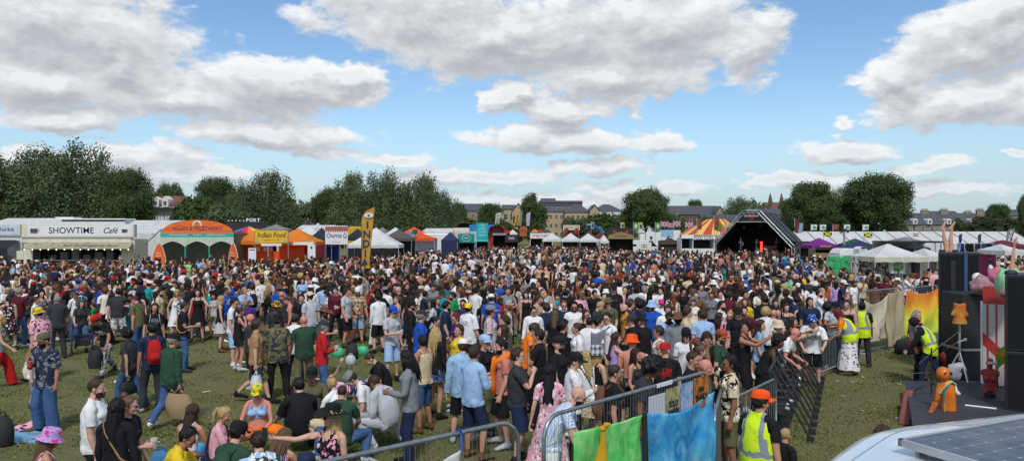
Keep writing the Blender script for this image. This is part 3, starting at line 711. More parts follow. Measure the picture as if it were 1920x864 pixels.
def fabric(spec):
 """spec: pattern.colour.colour..., pattern omitted = plain"""
 if 'fab_'+spec in MATS: return MATS['fab_'+spec]
 t = spec.split('.'); pat = t[0] if t[0] not in CL else ''; cs = [CL[k] for k in (t[1:] if pat else t)]
 def f(nt, b):
  P = nt.attr('rest'); x, y, z = nt.sep(P)
  c = cs[0]; c2 = cs[1] if len(cs) > 1 else tuple(v*.5 for v in c); c3 = cs[2] if len(cs) > 2 else c2
  base = None
  if pat == 'fl':
   Q = nt.vmath('ADD', P, nt.vmath('MULTIPLY', nt.noise(P, 45, 2, .5, out=1), (.035, .035, .035)))
   v = nt.vor(Q, 21, 'F1', 'Distance'); vc = nt.sep(nt.vor(Q, 21, 'F1', 'Color'))[0]
   base = nt.mix(nt.math('LESS_THAN', v, nt.math('MULTIPLY', vc, .62)), c, nt.mix(nt.math('GREATER_THAN', vc, .7), c2, c3))
  elif pat == 'pl':
   u = nt.math('MULTIPLY', nt.math('ADD', x, nt.math('MULTIPLY', y, .8)), 62); w = nt.math('MULTIPLY', z, 62)
   a = nt.math('GREATER_THAN', nt.math('SINE', u), .2); e = nt.math('GREATER_THAN', nt.math('SINE', w), .2)
   base = nt.mix(nt.math('MULTIPLY', nt.math('ADD', a, e), .5), c, c2)
  elif pat == 'ck':
   u = nt.math('MULTIPLY', nt.math('ADD', x, nt.math('MULTIPLY', y, .8)), 150); w = nt.math('MULTIPLY', z, 150)
   base = nt.mix(nt.math('MULTIPLY', nt.math('ADD', nt.math('GREATER_THAN', nt.math('SINE', u), 0), nt.math('GREATER_THAN', nt.math('SINE', w), 0)), .5), c, c2)
  elif pat == 'hs': base = nt.mix(nt.math('GREATER_THAN', nt.math('SINE', nt.math('MULTIPLY', z, 150)), .1), c, c2)
  elif pat == 'vs': base = nt.mix(nt.math('GREATER_THAN', nt.math('SINE', nt.math('MULTIPLY', nt.math('ADD', x, nt.math('MULTIPLY', y, .6)), 260)), .2), c, c2)
  elif pat == 'ca':
   n = nt.noise(P, 11, 2, .5); n2 = nt.noise(P, 17, 2, .5)
   base = nt.mix(nt.math('GREATER_THAN', n2, .56), nt.mix(nt.math('GREATER_THAN', n, .5), c, c2), c3)
  elif pat == 'tr':
   vc = nt.sep(nt.vor(nt.vmath('MULTIPLY', P, (1, .6, 1.0)), 26, 'F1', 'Color', .55))[0]
   base = nt.ramp(vc, [(.0, c), (.4, c2), (.7, c3)], 'CONSTANT')
  elif pat == 'ti':
   n = nt.noise(P, 7, 4, .6, dist=1.2)
   base = nt.ramp(n, [(.3, c), (.47, c2), (.62, c3)])
  elif pat == 'sw':
   n = nt.noise(P, 11, 2, .5, dist=2.5); base = nt.mix(nt.math('GREATER_THAN', nt.math('SINE', nt.math('MULTIPLY', n, 60)), .1), c, nt.mix(nt.math('GREATER_THAN', n, .52), c2, c3))
  elif pat == 'lp':
   v = nt.vor(P, 40, 'F1', 'Distance'); base = nt.mix(nt.math('LESS_THAN', v, .36), c, c2)
  elif pat in ('pr', 'pb'):
   s_ = nt.math('LESS_THAN', nt.math('ABSOLUTE', x), .085); h = nt.math('LESS_THAN', nt.math('ABSOLUTE', nt.math('SUBTRACT', z, 1.29)), .07)
   n = nt.noise(nt.vmath('MULTIPLY', P, (60, 8, 34)), 1.0, 2, .6)
   m = nt.math('MULTIPLY', nt.math('MULTIPLY', s_, h), nt.math('GREATER_THAN', n, .5))
   m = nt.math('MULTIPLY', m, nt.math('LESS_THAN' if pat == 'pr' else 'GREATER_THAN', y, .0))
   base = nt.mix(m, c, c2)
  elif pat == 'sq':
   vc = nt.sep(nt.vor(P, 70, 'F1', 'Color'))[0]; base = nt.ramp(vc, [(.3, c), (.6, c2), (.85, c3)], 'CONSTANT')
  elif pat == 'vv':     # safety vest: two bands round, one over each shoulder
   a = nt.math('LESS_THAN', nt.math('ABSOLUTE', nt.math('SUBTRACT', z, 1.06)), .028)
   v_ = nt.math('MULTIPLY', nt.math('LESS_THAN', nt.math('ABSOLUTE', nt.math('SUBTRACT', nt.math('ABSOLUTE', x), .105)), .026), nt.math('GREATER_THAN', z, 1.06))
   base = nt.mix(nt.math('MAXIMUM', a, v_), c, (.26, .30, .34))
  n = nt.noise(P, 9, 5, .6)
  if pat == '' and t[0] in ('dn', 'ld'):
   n = nt.noise(P, 6, 6, .7)
   base = nt.ramp(n, [(.32, tuple(v*.7 for v in c)), (.68, tuple(min(1, v*1.35) for v in c))])
  elif base is None: base = nt.ramp(n, [(.3, tuple(v*.85 for v in c)), (.7, tuple(min(1, v*1.1) for v in c))])
  nt.set(b.inputs['Base Color'], base)
  b.inputs['Roughness'].default_value = .85 if pat != 'sq' else .25; b.inputs['Specular IOR Level'].default_value = .25
  fold = nt.noise(nt.vmath('MULTIPLY', P, (14, 14, 9)), 1.0, 3, .6, dist=.8)
  nt.set(b.inputs['Normal'], nt.bump(fold, .5, .03))
 return material('fab_'+spec, f)
def plainmat(k): return paint('gear_'+k, CL[k], .6, var=.1, scale=8)
M_GLASS = lambda: paint('sunglass', (.012, .012, .014), .15, spec=.6)
PAT_WORDS = {'fl': '{0} floral', 'pl': '{0} and {1} plaid', 'ck': '{0} and {1} checked', 'hs': '{0} and {1} striped', 'vs': '{0} and {1} pinstriped', 'ca': '{0} camouflage', 'tr': '{0} and {1} geometric', 'ti': 'tie-dyed {1}', 'sw': '{0} and {1} swirl-print', 'lp': '{0} leopard-print', 'pr': '{0} {1}-print', 'pb': '{0} back-printed', 'sq': '{0} sequinned', 'vv': '{0}'}
def color_words(spec):
 t = spec.split('.'); pat = t[0] if t[0] not in CL else ''
 n = [CLR[k][1] for k in (t[1:] if pat else t)]
 if not pat: return n[0]
 return PAT_WORDS[pat].format(*(n+[n[-1]]))
TOPW = {'t': 'T-shirt', 'T': 'baggy T-shirt', 'p': 'polo shirt', 's': 'shirt', 'l': 'long-sleeved top', 'j': 'jacket', 'J': 'long coat', 'v': 'vest top', 'V': 'strappy top', 'c': 'crop top', 'h': 'safety vest', 'd': 'dress', 'n': 'bare torso', 'D': 'long dress'}
TOPN = {'t': 't_shirt', 'T': 't_shirt', 'p': 'polo_shirt', 's': 'shirt', 'l': 'long_sleeved_top', 'j': 'jacket', 'J': 'coat', 'v': 'vest', 'V': 'vest', 'c': 'crop_top', 'h': 'safety_vest'}
BOTW = {'j': 'trousers', 's': 'shorts', 'S': 'short shorts', 'g': 'leggings', 'b': 'baggy trousers', 'B': 'baggy shorts', 'k': 'skirt', 'm': 'long skirt', 'K': 'mini skirt'}
BOTN = {'j': 'trousers', 's': 'shorts', 'S': 'shorts', 'g': 'leggings', 'b': 'trousers', 'B': 'shorts', 'k': 'skirt', 'm': 'skirt', 'K': 'skirt'}
HATW = {'cap': 'cap', 'capb': 'backwards cap', 'buck': 'bucket hat', 'brim': 'wide-brimmed hat', 'trl': 'trilby', 'bean': 'beanie', 'hood': 'hood', 'band': 'headband'}
HATN = {'cap': 'cap', 'capb': 'cap', 'buck': 'bucket_hat', 'brim': 'sun_hat', 'trl': 'trilby', 'bean': 'beanie', 'hood': 'hood', 'band': 'headband'}
POSEW = {'st': 'standing', 'dk': 'forearm raised', 'dkl': 'forearm raised', 'sip': 'hand at the mouth', 'fo': 'arms folded', 'ph': 'looking down at one hand', 'ph2': 'hands together, looking down', 'up': 'one arm in the air', 'ups': 'both arms in the air', 'pic': 'arms held out in front', 'sel': 'arm stretched out', 'hip': 'hand on hip', 'hips': 'hands on hips',
         'pk': 'hands in pockets', 'wk': 'walking', 'wk2': 'walking', 'tk': 'gesturing', 'brow': 'hand at the brow', 'pt': 'pointing upward', 'lean': 'leaning on a rail', 'leanfar': 'bent over the fence', 'bagr': 'walking', 'bagl': 'walking', 'hug': 'arm round a neighbour', 'bend': 'bending down', 'stoop': 'stooping', 'da': 'dancing', 'wr': 'pushing a walker', 'look': 'looking down', 'hm': 'hand on chin',
         'xs': 'sitting cross-legged', 'xd': 'sitting cross-legged', 'kn': 'sitting with knees up', 'ex': 'sitting with legs out', 'xl': 'sitting bent forward', 'kl': 'kneeling', 'sq': 'squatting', 'lie': 'lying on the grass'}
FACE = {'f': 0, 'r': 90, 'l': -90, 'b': 180, 'fr': 42, 'fl': -42, 'br': 135, 'bl': -135}
FACEW = {'f': 'facing the camera', 'r': 'in right profile', 'l': 'in left profile', 'b': 'seen from behind', 'fr': 'turned half right', 'fl': 'turned half left', 'br': 'back turned, half right', 'bl': 'back turned, half left'}
PEOPLE = []
def a_(w):
 return ('an ' if w[0] in 'aeio' and not w.startswith('one') else 'a ')+w
def make_person(sp, lod, rng, low=None):
 """sp: dict(sex, top, bot, hair, hat, pose, face, skin, x...). Returns posed pieces as list (name, V, F, rest, material, rigid?)"""
 f = FIG[sp['sex']]; T = pose_T(f, sp['pose'], rng, 1.0, sp.get('yaw', 0), sp.get('flip', False))
 out = []
 add = lambda name, p, mat, V=None: out.append((name, p, skin(p, T, V), mat))
 b = body_piece(f, lod); fat = sp.get('fat', 1.0); V0 = None
 def fatten(p):
  if abs(fat-1) < .02: return None
  V = p['V'].copy(); z = V[:, 2]
  w = np.clip((z-.80)/.15, 0, 1)*np.clip((1.46-z)/.15, 0, 1)*(np.abs(V[:, 0]) < .30)
  w2 = np.clip((.9-z)/.1, 0, 1)*.4
  k = 1+(fat-1)*(w+w2*(z > .1)); t, d, ia = arm_t(f, p['rest'])
  V[:, 0] = np.where(ia, V[:, 0]+np.sign(V[:, 0])*.10*(fat-1), V[:, 0]*k); V[:, 1] = np.where(ia, V[:, 1], (V[:, 1]-.01)*k**1.3+.01)
  return V
 add('person', b, skin_mat(sp.get('skin', 'a')), fatten(b))
 kind, spec = sp['top']
 if kind in 'dD':
  p = garment(f, lod, 'Uv'); add('dress', p, fabric(spec), fatten(p)); p = skirt_piece(f, 'd' if kind == 'd' else 'm', lod); add('dress_skirt', p, fabric(spec), fatten(p))
 elif kind != 'n':
  p = garment(f, lod, 'U'+kind); add(TOPN[kind], p, fabric(spec), fatten(p))
  if kind == 'h':
   p = garment(f, lod, 'U'+sp.get('under', ('t', 'bk'))[0]); add(TOPN[sp.get('under', ('t', 'bk'))[0]], p, fabric(sp.get('under', ('t', 'bk'))[1]), fatten(p))
  if kind == 'j' and lod < 2:
   g = MB(); k = ('collar',)
   if k not in f.cache:
    g.tube([(-.085, -.03, 1.455), (-.075, .055, 1.487), (0, .085, 1.497), (.075, .055, 1.487), (.085, -.03, 1.455)], .018, 7, r2=.026); f.cache[k] = rigid(f, g, 2)
   add('collar', f.cache[k], fabric(spec), None)
 if kind not in 'dD':
  bk, bs = sp['bot']
  p = skirt_piece(f, bk, lod) if bk in 'kmK' else garment(f, lod, 'L'+bk); add(BOTN[bk], p, fabric(bs), fatten(p))
 st, hc = sp['hair']
 hat = sp.get('hat')
 if st != 'ba' and not (hat and hat[0] == 'hood'):
  hs = st
  if hat and hat[0] in ('cap', 'capb', 'buck', 'brim', 'trl', 'bean') and st in ('af', 'cu', 'me', 'bu'): hs = 'sh' if st in ('me', 'cu') else 'bo' if st == 'af' else 'po'
  add('hair', hair_piece(f, hs, lod, sp.get('var', 0)), hair_mat(hc))
 if hat: add(HATN[hat[0]], hat_piece(f, hat[0], lod), fabric(hat[1]))
 if sp.get('sg'): add('sunglasses', glasses_piece(f, lod), M_GLASS())
 if sp.get('bd'): add('beard', beard_piece(f, lod), hair_mat(hc if st != 'ba' else 'db'))
 if sp.get('xb'): add('crossbody_strap', strap_piece(f, lod), fabric(sp['xb']))
 if sp.get('shoe', 'wh') != 'none':
  for s in (1, -1): add('shoe', shoe_piece(f, s, lod), fabric(sp.get('shoe', 'wh')))
 allmin = min(V[:, 2].min() for _, _, V, _ in out)
 H = sp.get('H', 1.75)/1.75
 c = out[0][2]; ox, oy = (c[:, 0].mean()*.5, c[:, 1].mean()*.5) if sp['pose'] in SEATED else (0, 0)
 off = np.array([-ox, -oy, -allmin]); res = [(n, p, (V+off)*H, m) for n, p, V, m in out]
 hand = {}
 for s, k, bn in (('l', 1, 7), ('r', -1, 10)):
  gp = sgn(f.sh+A_ARM*.66+np.array([-.766, 0, -.643])*.035+np.array([0, -.012, 0]), k)
  hand[s] = ((T[bn] @ np.append(gp, 1))[:3]+off)*H, T[bn][:3, :3]
 sp['hand'] = hand; sp['T'] = T; sp['off'] = off; sp['Hs'] = H; sp['top_z'] = max(V[:, 2].max() for _, _, V, _ in res)
 return res
# ---------------------------------------------------------------- camera, light, sky
cam = bpy.data.cameras.new('camera'); cam.sensor_width = 36; cam.lens = 36*FPX/1920; cam.clip_start = .1; cam.clip_end = 6000
co = bpy.data.objects.new('camera', cam); COL.objects.link(co); co.location = (0, 0, CAM_H)
co.rotation_euler = (R(90)+math.atan((HOR-432)/FPX), 0, 0); SC.camera = co
SUN_EL, SUN_AZ = 50, 180          # degrees; azimuth clockwise from +Y (the view direction)
sd = Vector((math.sin(R(SUN_AZ))*math.cos(R(SUN_EL)), math.cos(R(SUN_AZ))*math.cos(R(SUN_EL)), math.sin(R(SUN_EL))))
sl = bpy.data.lights.new('sun', 'SUN'); sl.energy = 2.3; sl.angle = R(8); sl.color = (1, .97, .93)
so = bpy.data.objects.new('sun', sl); COL.objects.link(so); so.rotation_euler = sd.to_track_quat('Z', 'Y').to_euler(); so.location = (0, -20, 60)
W = bpy.data.worlds.new('World'); SC.world = W; W.use_nodes = True
nt = NT(W.node_tree); nt.n.clear()
sky = nt.node('ShaderNodeTexSky', sky_type='NISHITA', sun_disc=False, sun_elevation=R(SUN_EL), sun_rotation=R(SUN_AZ), altitude=20, air_density=1.0, dust_density=.6, ozone_density=2.5)
D = nt.node('ShaderNodeTexCoord').outputs['Generated']; dx, dy, dz = nt.sep(D)
AZ = nt.math('MULTIPLY', nt.math('ARCTAN2', dx, dy), 57.2958); EL = nt.math('MULTIPLY', nt.math('ARCSINE', dz), 57.2958)
BLOBS = [  # azimuth / elevation of each cloud mass, given by where it stands in the view
 (110, 45, 330, 120, 1), (230, 120, 190, 75, 1), (90, 150, 260, 75, 1), (520, 165, 200, 62, 1), (350, 190, 190, 55, 1.05), (120, 222, 155, 34, 1.05), (500, 245, 230, 32, 1.00), (650, 150, 70, 35, 1.05),
 (790, 30, 250, 90, 1), (960, 80, 300, 100, 1.05), (1200, 60, 260, 105, 1.05), (1150, 150, 230, 48, 1), (1400, 95, 85, 70, 1), (1050, 205, 130, 28, 1), (940, 185, 60, 25, 1.05),
 (1060, 262, 190, 34, 1.05), (1230, 275, 90, 28, 1.05), (1090, 315, 150, 24, 0.80), (940, 330, 130, 18, 0.95),
 (1790, 100, 180, 70, 1), (1880, 50, 160, 80, 1), (1800, 190, 170, 62, 1), (1700, 150, 90, 50, 1.00), (1930, 180, 110, 70, 1),
 (1580, 287, 130, 28, 1.05), (1740, 318, 90, 22, 0.90), (1480, 340, 150, 18, 1.00), (1905, 285, 30, 12, 1.00), (1580, 232, 28, 14, 0.80), (1215, 215, 18, 14, 0.80),
 (250, 290, 150, 26, 0.80), (740, 300, 85, 20, 0.85), (640, 285, 70, 16, 0.70), (330, 330, 220, 20, 0.95), (800, 335, 110, 20, 0.90), (1700, 365, 240, 18, 0.95), (1200, 355, 190, 18, 0.90), (1000, 375, 240, 14, 0.80), (60, 290, 120, 22, 0.80)]
def field(az, el, det=9):
 wv = nt.comb(nt.math('MULTIPLY', az, .15), nt.math('MULTIPLY', el, .27), 3.1)
 warp = nt.sep(nt.noise(wv, .9, 3, .5, out=1))
 az2 = nt.math('ADD', az, nt.math('MULTIPLY', nt.math('SUBTRACT', warp[0], .5), 4.5)); el2 = nt.math('ADD', el, nt.math('MULTIPLY', nt.math('SUBTRACT', warp[1], .5), 2.4))
 wf = nt.sep(nt.noise(wv, 4.5, 4, .6, out=1)); az2 = nt.math('MULTIPLY_ADD', nt.math('SUBTRACT', wf[0], .5), 3.0, az2); el2 = nt.math('MULTIPLY_ADD', nt.math('SUBTRACT', wf[1], .5), 1.5, el2)
 s = None
 for x, y, rx_, ry_, w in BLOBS:
  a = math.degrees(math.atan((x-960)/FPX)); ca = math.cos(R(a)); e = math.degrees(math.atan((HOR-y)/FPX*ca))
  ra = math.degrees(rx_/FPX)*ca*ca; re = math.degrees(ry_/FPX)*ca
  u = nt.math('MULTIPLY_ADD', az2, 1/ra, -a/ra); v = nt.math('MULTIPLY_ADD', el2, 1/re, -e/re)
  d = nt.math('SQRT', nt.math('MULTIPLY_ADD', u, u, nt.math('MULTIPLY', v, v)))
  t = nt.math('MULTIPLY_ADD', d, -w, w)
  s = t if s is None else nt.math('SMOOTH_MAX', s, t, .25)
 g = nt.noise(nt.comb(nt.math('MULTIPLY', az, .045), nt.math('MULTIPLY', el, .09), 8.0), 1.0, 2, .5)
 out = nt.math('MAXIMUM', nt.smooth(nt.math('ABSOLUTE', az), 35, 46), nt.smooth(el, 17, 24))
 gs = nt.math('MULTIPLY_ADD', g, 4.0, -1.9)
 s = nt.math('ADD', nt.math('MULTIPLY', s, nt.math('SUBTRACT', 1.0, out)), nt.math('MULTIPLY', gs, out))
 s = nt.math('MAXIMUM', s, -1.2)
 n1 = nt.noise(wv, 1.7, det, .60)
 return nt.math('ADD', s, nt.math('MULTIPLY', nt.math('SUBTRACT', n1, .5), 1.6))
S = field(AZ, EL)
L1 = field(AZ, EL, 5); L2 = field(nt.math('ADD', AZ, -.35), nt.math('ADD', EL, .9), 5)
dens = nt.smooth(S, -.02, .34)
lit = nt.math('MULTIPLY_ADD', nt.math('SUBTRACT', L1, L2), 1.25, .46, clamp=True)
thick = nt.smooth(S, .0, .9)
br = nt.math('ADD', nt.math('MULTIPLY', lit, .78), nt.math('MULTIPLY', nt.math('SUBTRACT', 1.0, thick), .30), clamp=True)
ccol = nt.ramp(br, [(0, (.42, .445, .48)), (.3, (.55, .575, .605)), (.6, (.71, .73, .755)), (.92, (.94, .95, .96))])
hz = nt.smooth(EL, 9.0, 0.0)     # the air near the horizon is paler
hs = nt.node('ShaderNodeHueSaturation'); hs.inputs['Saturation'].default_value = 1.12; hs.inputs['Value'].default_value = 1.25; nt.set(hs.inputs['Color'], sky.outputs[0])
b1 = nt.node('ShaderNodeBackground'); nt.set(b1.inputs[0], nt.mix(nt.math('MULTIPLY', hz, .75), hs.outputs[0], (3.3, 4.6, 5.8))); b1.inputs[1].default_value = .115
b2 = nt.node('ShaderNodeBackground'); nt.set(b2.inputs[0], nt.mix(nt.math('MULTIPLY', hz, .35), ccol, (.52, .60, .67))); b2.inputs[1].default_value = 1.0
mx = nt.node('ShaderNodeMixShader'); nt.set(mx.inputs[0], nt.math('MULTIPLY', dens, nt.math('SUBTRACT', 1.0, nt.math('MULTIPLY', hz, .15)))); nt.l.new(b1.outputs[0], mx.inputs[1]); nt.l.new(b2.outputs[0], mx.inputs[2])
wo = nt.node('ShaderNodeOutputWorld'); nt.l.new(mx.outputs[0], wo.inputs[0])
W.cycles.sampling_method = 'MANUAL'; W.cycles.sample_map_resolution = 512
vs = SC.view_settings; vs.view_transform = 'Standard'; vs.look = 'None'; vs.exposure = 0; vs.gamma = 1
SC.cycles.max_bounces = 6; SC.cycles.diffuse_bounces = 3; SC.cycles.transparent_max_bounces = 8; SC.cycles.use_denoising = True
# ---------------------------------------------------------------- ground
def f_grass(nt, b):
 o = nt.obj()
 big = nt.noise(o, .16, 5, .6); mid = nt.noise(o, 1.1, 5, .65); fine = nt.noise(nt.vmath('MULTIPLY', o, (1, .7, 1)), 16, 5, .8)
 dry = nt.math('MULTIPLY_ADD', big, .7, nt.math('MULTIPLY', mid, .55))
 c1 = nt.ramp(fine, [(.25, (.082, .102, .03)), (.5, (.138, .156, .052)), (.75, (.175, .19, .074))])
 c2 = nt.ramp(fine, [(.25, (.115, .108, .042)), (.5, (.195, .178, .082)), (.78, (.25, .225, .115))])
 c = nt.mix(nt.smooth(dry, .50, .76), c1, c2)
 nt.set(b.inputs['Base Color'], c); b.inputs['Roughness'].default_value = .95; b.inputs['Specular IOR Level'].default_value = .1
 nt.set(b.inputs['Normal'], nt.bump(fine, .9, .06))
M_GRASS = material('meadow_grass', f_grass)
g = MB(); g.add([(-2500, -600, 0), (2500, -600, 0), (2500, 4000, 0), (-2500, 4000, 0)], [(0, 1, 2, 3)])
tag(g.build('ground', M_GRASS), kind='structure')
def f_blade(nt, b):
 r = nt.attr('tone', 'Fac')
 nt.set(b.inputs['Base Color'], nt.ramp(r, [(0, (.115, .142, .036)), (.45, (.16, .182, .058)), (.75, (.20, .195, .08)), (1, (.30, .27, .14))]))
 b.inputs['Roughness'].default_value = .8; b.inputs['Specular IOR Level'].default_value = .2
M_BLADE = material('grass_blade', f_blade)
def grass_blades():
 rng = np.random.default_rng(5); n = 190000
 d = 6.5*np.exp(rng.random(n)*math.log(26/6.5)); px = np.where(rng.random(n) < .72, rng.uniform(-40, 1000, n), rng.uniform(1480, 1960, n))
 x = (px-960)/FPX*d
 patch = np.sin(x*1.7+d*.9)+np.sin(d*2.3-x*1.1)+.8*np.sin(x*5.1+d*4.3)
 k = rng.random(n) < .62+.2*patch; x, d, patch = x[k], d[k], patch[k]; n = len(x)
 h = rng.uniform(.01, .036, n)*(1+.25*patch); a = rng.random(n)*6.283; w = rng.uniform(.006, .014, n)*(.6+d/14)
 lx, ly = rng.normal(0, .025, n), rng.normal(0, .025, n)
 V = np.stack([np.stack([x-np.cos(a)*w, d-np.sin(a)*w, np.full(n, -.002)], 1), np.stack([x+np.cos(a)*w, d+np.sin(a)*w, np.full(n, -.002)], 1), np.stack([x+lx, d+ly, h], 1)], 1).reshape(-1, 3)
 tone = np.clip(rng.normal(.42, .2, n)-.09*patch, 0, 1)
 me = np_mesh('grass', V, np.arange(3*n).reshape(-1, 3), [M_BLADE], attrs={'tone': np.repeat(tone, 3)}, smooth=False)
 o = bpy.data.objects.new('grass', me); COL.objects.link(o)
 tag(o, 'short trampled grass blades covering the festival field', 'grass', kind='stuff')
grass_blades()
# ---------------------------------------------------------------- trees
KD = 1.4
def f_leaf(c0, c1, c2):
 def f(nt, b):
  r = nt.attr('tone', 'Fac'); oi = nt.node('ShaderNodeObjectInfo').outputs['Random']
  c = nt.ramp(nt.math('MULTIPLY_ADD', oi, .22, nt.math('SUBTRACT', r, .11)), [(.1, c0), (.55, c1), (.95, c2)])
  nt.set(b.inputs['Base Color'], c); b.inputs['Roughness'].default_value = .55; b.inputs['Specular IOR Level'].default_value = .25
  t = nt.node('ShaderNodeBsdfTranslucent'); nt.set(t.inputs[0], c); mx = nt.node('ShaderNodeMixShader'); mx.inputs[0].default_value = .3
  nt.l.new(b.outputs[0], mx.inputs[1]); nt.l.new(t.outputs[0], mx.inputs[2]); nt.l.new(mx.outputs[0], nt.n['Material Output'].inputs[0])
 return f
M_LEAF = {'willow': material('leaf_willow', f_leaf((.065, .092, .042), (.12, .16, .072), (.19, .235, .115))), 'oak': material('leaf_oak', f_leaf((.038, .064, .021), (.078, .12, .038), (.14, .19, .065))),
          'bush': material('leaf_bush', f_leaf((.045, .07, .018), (.085, .125, .034), (.145, .19, .058))), 'olive': material('leaf_olive', f_leaf((.035, .042, .018), (.062, .070, .028), (.10, .105, .05)))}
M_BARK = paint('bark', (.075, .058, .042), .9, scale=6, var=.3, bump=.5)
def tree_proto(seed, kind, leaf, n_leaf, size):
 """unit tree: height 1, half-width about .5 x width; returns (crown mesh, trunk mesh)"""
 rng = np.random.default_rng(seed); lobes = []
 if kind == 'poplar':     # several upright spires that run together
  for i in range(8):
   x, y = (i-3.5)*.075+rng.uniform(-.03, .03), rng.uniform(-.2, .2); top = 1-.75*abs(x)**1.1-rng.uniform(0, .12)
   for k in range(6):
    t = k/5; lobes.append(((x+rng.normal(0, .025), y+rng.normal(0, .025), .12+(top-.20)*t), ((.18-.105*t)*1.1, (.19-.115*t)*1.1, .15-.05*t)))
 elif kind == 'round':
  lobes.append(((0, 0, .58), (.34, .34, .30)))
  for i in range(32):
   a = rng.random()*6.28; e = rng.uniform(-.95, 1.35); r = .30*rng.uniform(.85, 1.15)
   lobes.append(((math.cos(a)*math.cos(e)*r*1.15, math.sin(a)*math.cos(e)*r*1.15, .57+math.sin(e)*r*1.05), tuple(rng.uniform(.10, .17)*np.array([1.1, 1.1, .8]))))
 elif kind == 'column':
  for i in range(14):
   t = i/13; w = .30*math.sin(math.pi*(.12+.82*t))**.8
   a = rng.random()*6.28; lobes.append(((math.cos(a)*w*.5, math.sin(a)*w*.5, .16+.74*t), (w*.75+.04, w*.75+.04, .12)))
 else:      # bush
  for i in range(16):
   a = rng.random()*6.28; r = rng.uniform(0, .34); lobes.append(((math.cos(a)*r, math.sin(a)*r, .34+rng.uniform(-.12, .34)*(1-r)), tuple(rng.uniform(.16, .25)*np.array([1, 1, .9]))))
 P, Nn, Tn = [], [], []
 vol = np.array([l[1][0]*l[1][1]+l[1][0]*l[1][2] for l in lobes]); per = (vol/vol.sum()*n_leaf/14).astype(int)+1
 for (c, r), m in zip(lobes, per):
  c = np.array(c); r = np.array(r)
  for i in range(m):
   d = rng.normal(size=3); d /= np.linalg.norm(d)
   if d[2] < -.75: d[2] *= -.3
   cc = c+d*r*rng.uniform(.72, 1.06); tn = rng.normal(0, .2)
   q = rng.normal(size=(14, 3))*.028*(1 if kind != 'poplar' else .9)
   if kind == 'poplar': q[:, 2] *= 1.5
   P.append(cc+q); nn = d+rng.normal(size=(14, 3))*.55+np.array([0, 0, .25]); Nn.append(nn); Tn.append(np.clip(.5+tn+rng.normal(0, .09, 14), 0, 1))
 P = np.concatenate(P); Nn = np.concatenate(Nn); Tn = np.concatenate(Tn); n = len(P)
 Nn /= np.linalg.norm(Nn, axis=1, keepdims=True); t = np.cross(Nn, rng.normal(size=(n, 3))); t /= np.linalg.norm(t, axis=1, keepdims=True); u = np.cross(Nn, t)
 w = (size*rng.uniform(.6, 1.4, n))[:, None]
 V = np.stack([P-t*w, P-u*w*.62, P+t*w, P+u*w*.62], 1).reshape(-1, 3)
 crown = np_mesh('crown', V, np.arange(4*n).reshape(-1, 4), [M_LEAF[leaf]], attrs={'tone': np.repeat(Tn, 4)}, smooth=False)
 g = MB(); g.tube([(0, 0, -.01), (.004, 0, .12), (-.004, .004, .3), (0, 0, .55)], [.030, .022, .018, .008], 8)
 for i in range(9):
  l = lobes[rng.integers(len(lobes))][0]; z0 = rng.uniform(.14, .4)
  g.tube([(0, 0, z0), (l[0]*.5, l[1]*.5, (z0+l[2])/2+.02), tuple(l)], [.012, .008, .004], 6)
 me = bpy.data.meshes.new('trunk'); me.from_pydata(g.v, [], g.f); me.materials.append(M_BARK); me.update()
 return crown, me
TP = {('poplar', 0): tree_proto(1, 'poplar', 'willow', 46000, .0112), ('poplar', 1): tree_proto(12, 'poplar', 'willow', 46000, .0112), ('round', 0): tree_proto(3, 'round', 'oak', 44000, .0122), ('round', 1): tree_proto(24, 'round', 'oak', 42000, .0122),
      ('column', 0): tree_proto(5, 'column', 'oak', 20000, .017), ('bush', 0): tree_proto(6, 'bush', 'bush', 13000, .026), ('bush', 1): tree_proto(8, 'bush', 'olive', 13000, .026), ('bush', 2): tree_proto(9, 'bush', 'willow', 13000, .026)}
TREE_NAME = {'poplar': 'poplar_tree', 'round': 'broadleaf_tree', 'column': 'upright_tree', 'bush': 'bushy_tree'}
def tree(x, top, hw, d, kind, var, label, group):
 d *= KD
 h = CAM_H+(HOR-top)/FPX*d; w = hw/FPX*d; cr, tr = TP[(kind, var)]
 r = empty(TREE_NAME[kind], (gx(x, d), d, 0), random.random()*6.28, label, 'tree', group)
 k = {'poplar': .33, 'round': .45, 'column': .29, 'bush': .46}[kind]
 for n, m in (('trunk', tr), ('crown', cr)):
  o = bpy.data.objects.new(n, m); COL.objects.link(o); o.parent = r
 r.scale = (w/k, w/k, h/(1.02 if kind != 'bush' else .86))
GL, GC, GR_ = 'tall trees on the left skyline', 'trees along the middle skyline', 'trees along the right skyline'
